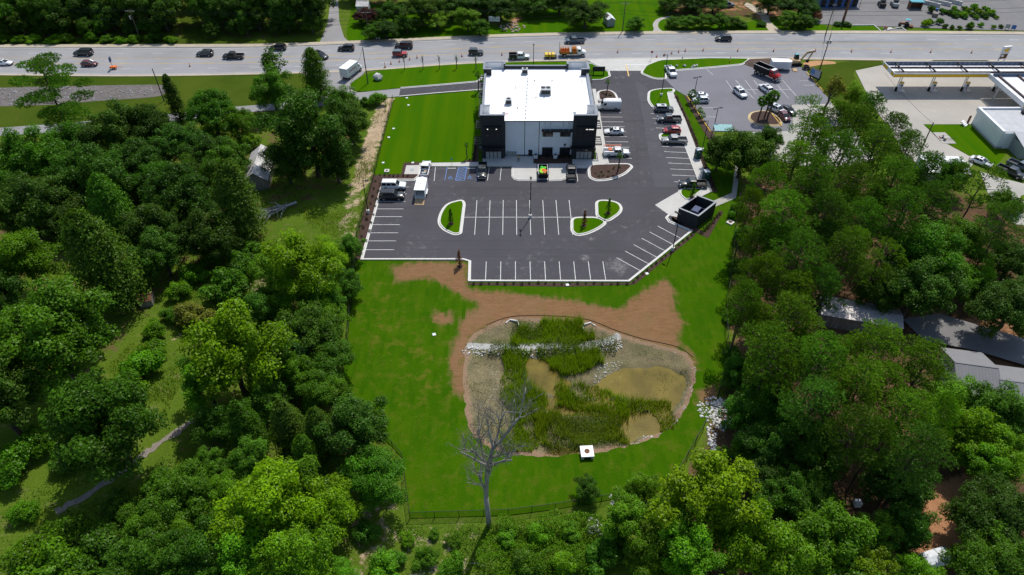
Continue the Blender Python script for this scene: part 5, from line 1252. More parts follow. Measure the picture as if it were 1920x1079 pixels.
# --- traffic control truck and its trailer on the road
x, y = S(1071, 99, 1.0); t = thing('traffic_truck', 'white flatbed truck stacked with orange barricades on the road', 'truck', (x, y, .02), R(2))
MB().loft([ring(1.6, 1.05, .7, 2.4, .3), ring(2.5, 1.05, .65, 2.4, .3), ring(3.05, 1.0, .65, 1.65, .2), ring(4.0, .92, .68, 1.45, .2), ring(4.2, .8, .75, 1.2)]).build('cab', 'white_paint', t, smooth=True); MB().add([(2.56, -.85, 2.3), (2.56, .85, 2.3), (3.08, .86, 1.68), (3.08, -.86, 1.68)], [(0, 3, 2, 1)]).build('windscreen', 'glass_dark', t)
for s in (-1, 1): MB().box((2.2, s*1.06, 1.95), (.65, .03, .6)).build('side_window', 'glass_dark', t)
MB().bx(-3.4, 1.55, -1.15, 1.15, .95, 1.08).build('flatbed', 'black_metal', t); wheels(t, (-1.9, 3.2), 1.1, .46); MB().bx(-3.3, 3.0, -.45, .45, .6, .94).build('chassis', 'black_metal', t)
def barricade(x0, x1, z0, z1, t):
    for k in range(5): MB().bx(x0, x1, -1.05+k*.5, -1.0+k*.5+.05, z0, z0+.32).build('barricade_board', 'orange_wood', t); MB().bx(x0, x1, -1.05+k*.5, -1.0+k*.5+.05, z0+.45, z0+.75).build('barricade_board', 'orange', t)
    for k in range(6): xx = x0+(x1-x0)*k/5; MB().bx(xx-.03, xx+.03, -1.12, 1.12, z0, z1).build('stake', 'orange_wood', t)
barricade(-3.1, -.7, 1.085, 2.6, t); barricade(.25, 1.3, 1.085, 2.6, t); MB().bx(-3.45, -3.35, -.08, .08, 1.08, 4.2).build('mast', 'black_metal', t); MB().bx(-.5, .15, -.9, .9, 1.085, 1.6).build('cargo', 'unit_grey', t)
x, y = S(1031, 104, .8); t = thing('crash_trailer', 'yellow crash cushion trailer hitched behind the barricade truck', 'trailer', (x, y, .02), R(2))
MB().bx(-1.5, 2.0, -.9, .9, .5, .6).build('frame', 'black_metal', t)
for k, (a, b) in enumerate(((-1.5, -.55), (-.45, .35), (.5, 1.4))): MB().loft([[(a, -.85, .61), (b, -.85, .61), (b, .85, .61), (a, .85, .61)], [(a+.05, -.8, 1.35), (b-.05, -.8, 1.35), (b-.05, .8, 1.35), (a+.05, .8, 1.35)], [(a+.2, -.5, 1.45), (b-.2, -.5, 1.45), (b-.2, .5, 1.45), (a+.2, .5, 1.45)]]).build('cushion', 'yellow', t)
wheels(t, (0,), .98, .33)
# --- red dump truck, white trailer, excavator
x, y = S(1440, 137, 1.3); t = thing('dump_truck', 'red dump truck with a black tipper body in the neighbouring lot', 'truck', (x, y, .04), R(-52))
mb = MB()
mb.loft([[(-3.9, -1.2, 1.2), (.7, -1.2, 1.2), (.7, 1.2, 1.2), (-3.9, 1.2, 1.2)], [(-4.1, -1.25, 2.7), (.9, -1.25, 2.7), (.9, 1.25, 2.7), (-4.1, 1.25, 2.7)]], caps=False); mb.loft([[(-4.0, -1.17, 2.7), (.8, -1.17, 2.7), (.8, 1.17, 2.7), (-4.0, 1.17, 2.7)], [(-3.8, -1.1, 1.35), (.6, -1.1, 1.35), (.6, 1.1, 1.35), (-3.8, 1.1, 1.35)]], caps=False); mb.bx(-3.85, .65, -1.12, 1.12, 1.2, 1.3); mb.build('tipper_body', 'black_metal', t)
for s in (-1, 1): MB().bx(-4.1, .9, s*1.22-.06, s*1.22+.06, 2.701, 2.78).build('side_rail', 'steel', t)
MB().loft([ring(1.0, 1.1, .9, 2.75, .3), ring(2.0, 1.1, .85, 2.75, .3), ring(2.4, 1.05, .85, 1.95, .2), ring(3.6, .9, .85, 1.75, .2), ring(3.75, .8, .9, 1.5, .1)]).build('cab', 'red', t, smooth=True)
MB().add([(2.05, -.9, 2.64), (2.05, .9, 2.64), (2.42, .9, 1.98), (2.42, -.9, 1.98)], [(0, 3, 2, 1)]).build('windscreen', 'glass_dark', t); MB().bx(1.1, 2.05, -.9, .9, 2.76, 2.82).build('cab_roof', 'pale_plastic', t)
for s in (-1, 1): MB().box((1.6, s*1.11, 2.2), (.6, .03, .55)).build('side_window', 'glass_dark', t); MB().tube((.95, s*.95, 1.0), (.95, s*.95, 3.1), .08, n=8).build('exhaust', 'chrome', t)
wheels(t, (-3.0, -1.7, 2.9), 1.15, .5); MB().bx(3.74, 3.82, -.6, .6, .85, 1.6).build('grille', 'chrome', t); MB().bx(3.7, 3.95, -1.1, 1.1, .5, .8).build('bumper', 'steel', t); MB().bx(-3.8, 3.6, -.45, .45, .7, 1.19).build('chassis', 'black_metal', t)
for s in (-1, 1): MB().box((3.6, s*.9, 1.15), (.2, .25, .2)).build('headlight', 'head_light', t)
x, y = S(1463, 123, 1.2); t = thing('cargo_trailer', 'plain white enclosed trailer between the red dump truck and the excavator', 'trailer', (x, y, .04), R(-3))
MB().bx(-2.6, 2.3, -1.1, 1.1, .5, 2.6).build('body', 'gas_white', t); MB().loft([[(2.301, -1.1, .5), (2.301, 1.1, .5), (2.301, 1.1, 2.6), (2.301, -1.1, 2.6)], [(2.9, -.3, .5), (2.9, .3, .5), (2.9, .3, 2.6), (2.9, -.3, 2.6)]]).build('nose', 'gas_white', t)
MB().bx(-2.64, 2.34, -1.13, 1.13, 2.601, 2.66).build('roof', 'white_paint', t); wheels(t, (-.5, .4), 1.16, .34); MB().tube((2.9, 0, .5), (3.8, 0, .5), .06, n=6).build('drawbar', 'black_metal', t); MB().box((4.1, -.5, .2), (1.2, 1.6, .06), 0, 0, .1).build('ramp', 'tan_wood', t)
x, y = S(1492, 118, .6); t = thing('excavator', 'yellow tracked excavator with its arm bent down beside the road', 'excavator', (x, y, .04), R(8))
for s in (-1, 1):
    pts = [(-1.5, .35), (-1.35, .08), (-1.1, 0), (1.1, 0), (1.35, .08), (1.5, .35), (1.35, .62), (1.1, .7), (-1.1, .7), (-1.35, .62)]
    MB().loft([[(a, s*.65, b) for a, b in pts], [(a, s*1.15, b) for a, b in pts]]).build('track', 'rubber', t)
MB().bx(-1.0, 1.0, -.64, .64, .3, .8).build('undercarriage', 'black_metal', t); up = MB().loft([[(-1.7, -1.0, .85), (.9, -1.0, .85), (.9, 1.0, .85), (-1.7, 1.0, .85)], [(-1.75, -1.0, 1.5), (.9, -1.0, 1.4), (.9, 1.0, 1.4), (-1.75, 1.0, 1.5)], [(-1.5, -.85, 1.75), (.2, -.85, 1.5), (.2, .85, 1.5), (-1.5, .85, 1.75)]]).build('house', 'tan_wood', t)
MB().loft([[(-.5, .15, 1.5), (.85, .15, 1.41), (.85, 1.0, 1.41), (-.5, 1.0, 1.5)], [(-.4, .2, 2.75), (.5, .2, 2.75), (.5, .95, 2.75), (-.4, .95, 2.75)]]).build('cab', 'glass_dark', t); MB().bx(-.45, .55, .17, .98, 2.751, 2.82).build('cab_roof', 'teal', t)
MB().loft([[(.8, -.45, 1.1), (.8, -.15, 1.1), (1.0, -.15, 1.6), (1.0, -.45, 1.6)], [(2.4, -.45, 3.1), (2.4, -.15, 3.1), (2.3, -.15, 3.7), (2.3, -.45, 3.7)], [(4.1, -.42, 3.55), (4.1, -.18, 3.55), (4.1, -.18, 3.9), (4.1, -.42, 3.9)]]).build('boom', 'tan_wood', t)
MB().loft([[(4.4, -.4, 3.95), (4.4, -.2, 3.95), (3.9, -.2, 3.75), (3.9, -.4, 3.75)], [(3.4, -.38, 1.4), (3.4, -.22, 1.4), (3.15, -.22, 1.5), (3.15, -.38, 1.5)]]).build('stick', 'tan_wood', t)
MB().loft([[(3.5, -.65, 1.4), (3.5, .05, 1.4), (3.0, .05, 1.4), (3.0, -.65, 1.4)], [(3.35, -.65, .6), (3.35, .05, .6), (2.7, .05, .75), (2.7, -.65, .75)]]).build('bucket', 'black_metal', t); MB().tube((1.2, -.3, 1.3), (2.35, -.3, 2.9), .08, n=8).build('ram', 'steel', t); MB().tube((2.7, -.3, 3.95), (4.25, -.3, 4.1), .07, n=8).build('ram', 'steel', t)
# --- arrow-board style trailer and orange markers on the road at left
x, y = S(213, 128, .3); t = thing('message_trailer', 'small orange trailer carrying a dark sign board on a mast, on the left road', 'trailer', (x, y, .02), R(15))
MB().bx(-.9, .9, -.5, .5, .45, .75).build('frame', 'orange', t); wheels(t, (0,), .62, .3); MB().tube((.9, 0, .5), (2.6, -.2, .45), .05, n=6).build('drawbar', 'orange', t); MB().tube((-.1, 0, .75), (-.1, 0, 2.3), .07, n=6).build('mast', 'orange', t); MB().bx(-.2, .1, -.7, .7, 2.2, 3.3).build('sign_board', 'blue_bin', t)
# --- traffic cones
cm = MB().bx(-.24, .24, -.24, .24, 0, .05, 1).tube((0, 0, .05), (0, 0, .95), .17, .06, 10).tube((0, 0, .55), (0, 0, .72), .122, .098, 10, 2).mesh('traffic_cone', ['orange', 'black_metal', 'white_paint'])
cones = [(733, 121, 'leftmost of the cones above the lawn tip'), (749, 117, 'second cone from the left above the lawn'), (768, 113, 'third cone above the lawn, left of the red off-road car shadow'), (782, 109.5, 'fourth cone above the lawn by the red off-road car'), (866, 106.5, 'cone on the road left of the dark off-road car'), (941, 104, 'cone on the road just left of the white utility pickup'),
         (1158, 99, 'lone cone on the road above the entrance'), (1231, 107.5, 'cone right beside the stop sign'), (1245, 105.5, 'second cone right of the stop sign'), (1259, 101.5, 'third cone right of the stop sign'), (1272, 99, 'fourth cone right of the stop sign'), (1284.5, 97, 'fifth cone right of the stop sign'), (1318, 96, 'cone on the road above the grass strip'), (1383, 96.5, 'cone on the road above the dug earth'), (1450, 97, 'cone on the road above the white trailer'), (1528, 97.5, 'cone on the road left of the tall transformer pole'), (1596, 98, 'cone on the road right of the transformer pole'), (1670, 99, 'cone on the road above the left end of the fuel canopy'), (1744.5, 99, 'cone on the road above the middle of the fuel canopy'), (1821, 100, 'cone on the road nearest the tall fuel price sign'), (73, 127.5, 'orange marker lying on the left road below the dark red car'), (356, 125, 'orange cone alone on the road right of the message trailer')]
for u, v, lab in cones:
    o = bpy.data.objects.new('traffic_cone', cm); link(o, None, (*S(u, v), .022)); tag(o, 'orange traffic cone, ' + lab, 'cone', 'traffic cones along the road')
def marker(u, v, h, label):
    o = MB().bx(-.3, .3, -.3, .3, 0, .06, 1).tube((0, 0, .06), (0, 0, h), .13, .10, 10).tube((0, 0, h*.45), (0, 0, h*.6), .128, .12, 10, 2).tube((0, 0, h*.75), (0, 0, h*.9), .12, .112, 10, 2).build('channelizer', ['orange', 'black_metal', 'white_paint'], None, (*S(u, v), .03)); tag(o, label, 'barrel', 'orange channelizer posts')
marker(722, 127, 1.5, 'slim orange channelizer post at the start of the row of cones'); marker(1368, 117, 1.6, 'tall dark orange channelizer at the grass strip by the dug earth')
# --- person in front of the office
def person(u, v, rz, label):
    x, y = S(u, v); me = bpy.data.meshes.new('person')
    V = [(0, 0, .95), (0, 0, 1.2), (0, 0, 1.42), (.0, 0, 1.53), (.02, 0, 1.62), (.03, 0, 1.74), (0, .10, .88), (.03, .11, .48), (0, .12, .08), (.15, .13, .04), (0, -.10, .88), (-.05, -.11, .48), (-.10, -.12, .08), (.05, -.13, .04), (0, .2, 1.40), (.02, .28, 1.12), (.18, .22, .98), (.26, .19, .95), (0, -.2, 1.40), (.0, -.29, 1.12), (.12, -.26, .92), (.18, -.25, .86)]
    E = [(0, 1), (1, 2), (2, 3), (3, 4), (4, 5), (0, 6), (6, 7), (7, 8), (8, 9), (0, 10), (10, 11), (11, 12), (12, 13), (2, 14), (14, 15), (15, 16), (16, 17), (2, 18), (18, 19), (19, 20), (20, 21)]
    rad = [.15, .14, .17, .065, .10, .085, .1, .065, .05, .045, .1, .065, .05, .045, .075, .05, .04, .035, .075, .05, .04, .035]
    me.from_pydata(V, E, []); o = bpy.data.objects.new('person', me); link(o, None, (x, y, .15)); o.rotation_euler = (0, 0, rz)
    sk = o.modifiers.new('skin', 'SKIN'); 
    for i, sv_ in enumerate(me.skin_vertices[0].data): sv_.radius = (rad[i], rad[i]); sv_.use_root = (i == 0)
    o.modifiers.new('sub', 'SUBSURF').render_levels = 2
    m, n, l, p = newmat('clothing'); sp = n.new('ShaderNodeSeparateXYZ'); l.new(coords(n), sp.inputs[0]); r = n.new('ShaderNodeValToRGB'); r.color_ramp.interpolation = 'CONSTANT'
    e = r.color_ramp.elements; e[0].position = 0; e[0].color = (.02, .018, .016, 1); e[1].position = .06; e[1].color = (.02, .035, .09, 1)
    for pos, c in ((.50, (.36, .27, .11, 1)), (.775, (.36, .2, .13, 1)), (.865, (.10, .02, .015, 1))): q = e.new(pos); q.color = c
    l.new(math_(n, l, 'DIVIDE', sp.outputs[2], 2.0), r.inputs[0]); l.new(r.outputs[0], p.inputs['Base Color']); p.inputs['Roughness'].default_value = .9
    me.materials.append(m); tag(o, label, 'person')
person(972, 305, R(-70), 'person in a tan shirt, blue trousers and dark red cap standing before the building')
# ================================================================== vegetation
def unit(v): return v/np.maximum(1e-9, np.linalg.norm(v, axis=1))[:, None]
def leaves(C, N, size, rs, aspect=.62, jit=.35):
    """diamond leaves at points C facing N -> verts, quads"""
    n = len(C); r = rs.normal(size=(n, 3)); T = unit(np.cross(N, r)); B = np.cross(N, T)
    s = (size*rs.uniform(1-jit, 1+jit, n))[:, None]
    V = np.empty((n, 4, 3)); V[:, 0] = C - T*s; V[:, 1] = C - B*s*aspect; V[:, 2] = C + T*s; V[:, 3] = C + B*s*aspect
    V[:, 0] -= N*s*.25; V[:, 2] -= N*s*.25
    return V.reshape(-1, 3), np.arange(4*n).reshape(n, 4)
def crown_mesh(name, cl, leaf, per, seed, mat='leaf', flat=.75, up=.85, spread=1.0):
    """cl: list of (centre, radius, weight) clumps"""
    rs = np.random.RandomState(seed); P, Nn, tone, warm = [], [], [], []
    for c, r, tn in cl:
        n = int(per*(r**2)); d = unit(rs.normal(size=(n, 3)) + np.array([0, 0, .25])); rad = r*rs.uniform(.35, 1.08, n)**.6
        lump = 1 + .28*np.sin(d[:, 0]*5 + c[0]*3)*np.sin(d[:, 1]*5 + c[1]*2 + 1.3*c[2])
        P.append(np.array(c) + d*(rad*lump)[:, None]*np.array([1, 1, flat])*spread); Nn.append(unit(d*.7 + np.array([0, 0, up]) + rs.normal(size=(n, 3))*.5))
        tone.append(np.clip(tn + rs.normal(0, .24, n), 0, 1)); warm.append(np.clip(rs.normal(.16 + .3*max(0, tn-.45), .25, n), 0, 1))
    C, N = np.concatenate(P), np.concatenate(Nn); V, F = leaves(C, N, leaf, rs)
    return mesh_np(name, V, F, mat, dict(tone=np.repeat(np.concatenate(tone), 4), warm=np.repeat(np.concatenate(warm), 4)))
def limb_path(mb, p, q, r0, r1, rg, n=4, bend=.12):
    p, q = Vector(p), Vector(q); L = (q-p).length; pts = [p]
    for i in range(1, n): t = i/n; pts.append(p.lerp(q, t) + Vector((rg.uniform(-1, 1), rg.uniform(-1, 1), rg.uniform(-.3, 1)))*L*bend*math.sin(math.pi*t))
    pts.append(q); mb.path([tuple(x) for x in pts], [r0+(r1-r0)*i/n for i in range(n+1)], 6)
TREES = {}
def broadleaf(kind, seed, rx, rz, hc, ncl, cr, leaf, per, low=-.75):
    rg = random.Random(seed); cl = []
    main = [(rg.uniform(0, 6.28), rg.uniform(.2, .6)) for _ in range(rg.randint(4, 6))]
    for i in range(ncl):
        for _ in range(30):
            z = rg.uniform(low, 1); a = rg.uniform(0, 6.28); q = math.sqrt(max(0, 1-z*z))
            if z < -.3 and rg.random() < .35: continue
            break
        k = rg.uniform(.5, 1.0) if rg.random() < .8 else rg.uniform(.15, .5)
        lob = 1 + .22*math.sin(2*a + seed) + .12*math.sin(5*a + 2*seed + 3*z)
        c = (rx*k*q*math.cos(a)*lob, rx*k*q*math.sin(a)*lob, hc + rz*k*z*(1 + .12*math.sin(3*a+seed)))
        cl.append((c, cr*rg.uniform(.6, 1.3), rg.uniform(.3, .75)))
    tm = MB(); top = (rg.uniform(-.4, .4), rg.uniform(-.4, .4), hc-.1*rz); limb_path(tm, (0, 0, -.3), top, .055*rx+.10, .035*rx+.05, rg, 4, .04)
    for c, r, _ in sorted(cl, key=lambda q: -q[1])[:9]:
        t = rg.uniform(.45, 1); limb_path(tm, (top[0]*t, top[1]*t, -.3+(top[2]+.3)*t), c, .025*rx+.04, .02, rg)
    TREES[kind] = (tm.mesh('trunk', 'bark', True), crown_mesh('crown', cl, leaf, per, seed), rx, hc, rz)
def conifer(kind, seed, R0, H, leaf, n, z0=.6, pw=.8, mat='needle'):
    rs = np.random.RandomState(seed); rg = random.Random(seed); P, Nn, tone, warm = [], [], [], []
    nb = int(n/26)
    for i in range(nb):
        t = (i+.5)/nb; t = t**.85; z = z0 + (H-z0)*t; rr = R0*(1-t)**pw*rg.uniform(.42, 1.18)*(.55+.45*min(1, t*6)) + .12; a = rg.uniform(0, 6.28)
        m = 26; s = rs.uniform(.25, 1, m)**.7*rr; da = rs.normal(0, .22, m)
        P.append(np.c_[np.cos(a+da)*s, np.sin(a+da)*s, z - .1*s + rs.normal(0, .13, m) + .22*(s/ max(rr, .1))]); Nn.append(unit(np.c_[np.cos(a+da)*.7, np.sin(a+da)*.7, np.full(m, .7)] + rs.normal(size=(m, 3))*.45))
        tone.append(np.clip(rg.uniform(.3, .7) + rs.normal(0, .14, m), 0, 1)); warm.append(np.clip(rs.normal(.1, .15, m), 0, 1))
    C, N = np.concatenate(P), np.concatenate(Nn); V, F = leaves(C, N, leaf, rs, .42)
    tm = MB().tube((0, 0, -.2), (0, 0, H*.93), .05*R0+.07, .02, 7)
    TREES[kind] = (tm.mesh('trunk', 'bark'), mesh_np('crown', V, F, mat, dict(tone=np.repeat(np.concatenate(tone), 4), warm=np.repeat(np.concatenate(warm), 4))), R0, H*.5, H*.5)
def pine(kind, seed, rx, H, z0, ncl, cr, per=34, flat=.58):
    """tall bare trunk, limbs ending in rounded plates of needle tufts"""
    rg = random.Random(seed); rs = np.random.RandomState(seed); tm = MB(); lean = (rg.uniform(-.5, .5), rg.uniform(-.5, .5))
    limb_path(tm, (0, 0, -.3), (lean[0], lean[1], H*.97), .24, .05, rg, 6, .015); P, D, tone, warm = [], [], [], []
    for i in range(ncl):
        t = (i+.4)/ncl; z = z0 + (H-z0)*t; a = i*2.4 + rg.uniform(-.4, .4); prof = math.sin(math.pi*min(1, .22+.72*t))**.8; k = rx*prof*rg.uniform(.35, 1.0)
        bx, by = lean[0]*z/H, lean[1]*z/H; c = np.array((bx + k*math.cos(a), by + k*math.sin(a), z + .12*k + rg.uniform(-.3, .3)))
        limb_path(tm, (bx, by, z-.5), tuple(c), .06+.02*(1-t), .025, rg, 3, .08)
        r = cr*rg.uniform(.65, 1.25); m = int(per*r*r); d = unit(rs.normal(size=(m, 3)) + np.array([0, 0, .35])); pos = c + d*(r*rs.uniform(.3, 1.0, m)**.5)[:, None]*np.array([1, 1, flat])
        tn = rg.uniform(.3, .72); nb = 7                                    # blades in a tuft
        ax = unit(d*.6 + np.array([0, 0, .8]) + rs.normal(size=(m, 3))*.25)
        for b in range(nb):
            P.append(pos); D.append(unit(ax*.55 + rs.normal(size=(m, 3))*.62)); tone.append(np.clip(tn + rs.normal(0, .14, m), 0, 1)); warm.append(np.clip(rs.normal(.12, .16, m), 0, 1))
    P, D = np.concatenate(P), np.concatenate(D); n = len(P); T = unit(np.cross(D, rs.normal(size=(n, 3)))); Ln = rs.uniform(.24, .40, n)[:, None]
    V = np.empty((n, 3, 3)); V[:, 0] = P - T*.055; V[:, 1] = P + T*.055; V[:, 2] = P + D*Ln
    TREES[kind] = (tm.mesh('trunk', 'bark_pine', True), mesh_np('crown', V.reshape(-1, 3), np.arange(3*n).reshape(n, 3), 'needle', dict(tone=np.repeat(np.concatenate(tone), 3), warm=np.repeat(np.concatenate(warm), 3))), rx, (z0+H)*.5, (H-z0)*.5)
for i, (rx, rz, hc, ncl, cr) in enumerate(((4.4, 3.9, 5.4, 64, 1.25), (4.6, 4.3, 6.0, 58, 1.45), (4.2, 4.6, 6.4, 66, 1.2), (4.8, 3.6, 5.0, 70, 1.2))):
    broadleaf('oak%d' % i, 20+i, rx, rz, hc, int(ncl*1.9), cr*.82, .125, 300)
for i, (rx, rz, hc, ncl, cr) in enumerate(((4.0, 4.4, 6.0, 44, 1.25), (4.3, 4.0, 5.6, 40, 1.4), (3.8, 4.8, 6.6, 46, 1.15))):
    broadleaf('lush%d' % i, 40+i, rx, rz, hc, int(ncl*1.8), cr*.82, .128, 270)
for i in range(3): broadleaf('shrub%d' % i, 60+i, 1.5, 1.05, 1.0, 30, .55, .085, 800, -.5)
broadleaf('sapling', 71, .6, 1.1, 3.0, 9, .30, .07, 170)
broadleaf('loose', 72, 3.0, 2.2, 6.2, 20, .85, .17, 130)
conifer('cedar0', 81, 2.8, 9.5, .13, 16000, .5, .5); conifer('cedar1', 82, 3.4, 10.5, .14, 20000, .8, .42); conifer('cypress', 83, .75, 3.4, .085, 1500, .15); conifer('column', 84, 2.0, 9.5, .15, 8500, .3, .45)
for i, (rx, H, z0, ncl, cr) in enumerate(((4.2, 17, 8.6, 38, 1.35), (4.6, 18.5, 9.4, 42, 1.4), (3.8, 16, 8.0, 36, 1.3), (4.0, 19, 10.4, 32, 1.4))): pine('pine%d' % i, 100+i, rx, H, z0, ncl, cr)
pine('openpine', 110, 4.8, 17, 8.0, 17, 1.5, 30); pine('lonepine', 113, 6.2, 17.5, 6.0, 24, 2.0, 62, .34)
M('dead_twig', (.20, .175, .155), .35, 2.5, .9)
# dead tree: bare forked limbs and fine twigs
def dead_tree():
    rg = random.Random(9); mb = MB(); tw = MB()
    def grow(p, d, L, r, lev):
        n = 3 if lev < 4 else 2; pts = [p]; q = Vector(p); dd = Vector(d)
        for i in range(n):
            dd = (dd + Vector((rg.uniform(-1, 1), rg.uniform(-1, 1), rg.uniform(-.5, .8)))*.16).normalized(); q = q + dd*(L/n); pts.append(tuple(q))
        (mb if lev < 3 else tw).path(pts, [r*(1-.45*i/n) for i in range(n+1)], 6 if lev < 2 else (4 if lev < 3 else 3))
        if lev >= 5: return
        for k in range((12, 5, 4, 4, 2)[lev]):
            t = rg.uniform(.34, 1); i = min(int(t*n), n-1); b = Vector(pts[i]).lerp(Vector(pts[i+1]), t*n-i)
            side = Vector((rg.uniform(-1, 1), rg.uniform(-1, 1), rg.uniform(-.1, .75))).normalized(); nd = (dd*(.8 if lev == 0 else .55) + side*.9).normalized()
            grow(tuple(b), tuple(nd), L*(rg.uniform(.22, .34) if lev == 0 else rg.uniform(.45, .66)), r*(.42 if lev else .36), lev+1)
    grow((0, 0, -.2), (-.03, .03, 1), 15.5, .40, 0)
    return mb.mesh('trunk', 'dead_wood', True), tw.mesh('twigs', 'dead_twig')
KNAME = dict(oak='broadleaf_tree', lush='broadleaf_tree', shrub='shrub', sapling='young_tree', loose='broadleaf_tree', cedar='cedar_tree', column='cedar_tree', cypress='young_cypress', pine='pine_tree', openpine='pine_tree', lonepine='pine_tree')
KCAT = dict(shrub='shrub'); 
trg = random.Random(77)
def stem_(k): return k.rstrip('0123456789')
GREEN0 = dict(dk=(.028, .072, .006), md=(.038, .105, .005), lt=(.058, .150, .004), yl=(.092, .182, .002), pn=(.050, .118, .009), pl=(.070, .150, .007), cd=(.038, .078, .006), bl=(.034, .090, .018), rd=(.085, .022, .024), br=(.15, .065, .03), ol=(.085, .110, .014))
GREEN = {k: tuple(x*1.5 for x in c) if k not in ('rd', 'br') else c for k, c in GREEN0.items()}
def plant_at(kind, x, y, s, tint, label, group, sz=None, z=-.1, rz=None):
    tm, cm_, rx, hc, rzz = TREES[kind]; c = GREEN[tint] if isinstance(tint, str) else tint; b = trg.uniform(.74, 1.30); c = (c[0]*b*trg.uniform(.86, 1.16), c[1]*b, c[2]*b*trg.uniform(.8, 1.3))
    t = thing(KNAME[stem_(kind)], label, KCAT.get(stem_(kind), 'tree'), (x, y, z), trg.uniform(0, 6.28) if rz is None else rz, group); t.scale = (s, s, sz or s)
    o = bpy.data.objects.new('trunk' if stem_(kind) != 'shrub' else 'stems', tm); link(o, t)
    o = bpy.data.objects.new('crown' if stem_(kind) != 'shrub' else 'foliage', cm_); link(o, t); o.color = rgb(c); return t
def plant(kind, u, v, w, tint, label, group, hs=1.0, zr=.55):
    """crown centre seen at (u, v), crown w photo pixels wide"""
    if kind in ('oak', 'lush', 'pine', 'shrub', 'cedar'): kind = kind + str(trg.randrange(dict(oak=4, lush=3, pine=4, shrub=3, cedar=2)[kind]))
    tm, cm_, rx, hc, rz = TREES[kind]; s = 1.0
    for _ in range(4):
        sz = s*hs if 'pine' not in kind else min(1.12, max(.8, .35+.65*s))*hs
        x, y = S(u, v, hc*sz*1.05); s = (w/ppm(x, y, hc*sz))/(2.15*rx)
    return plant_at(kind, x, y, s, tint, label, group, sz)
WL = 'left woods'
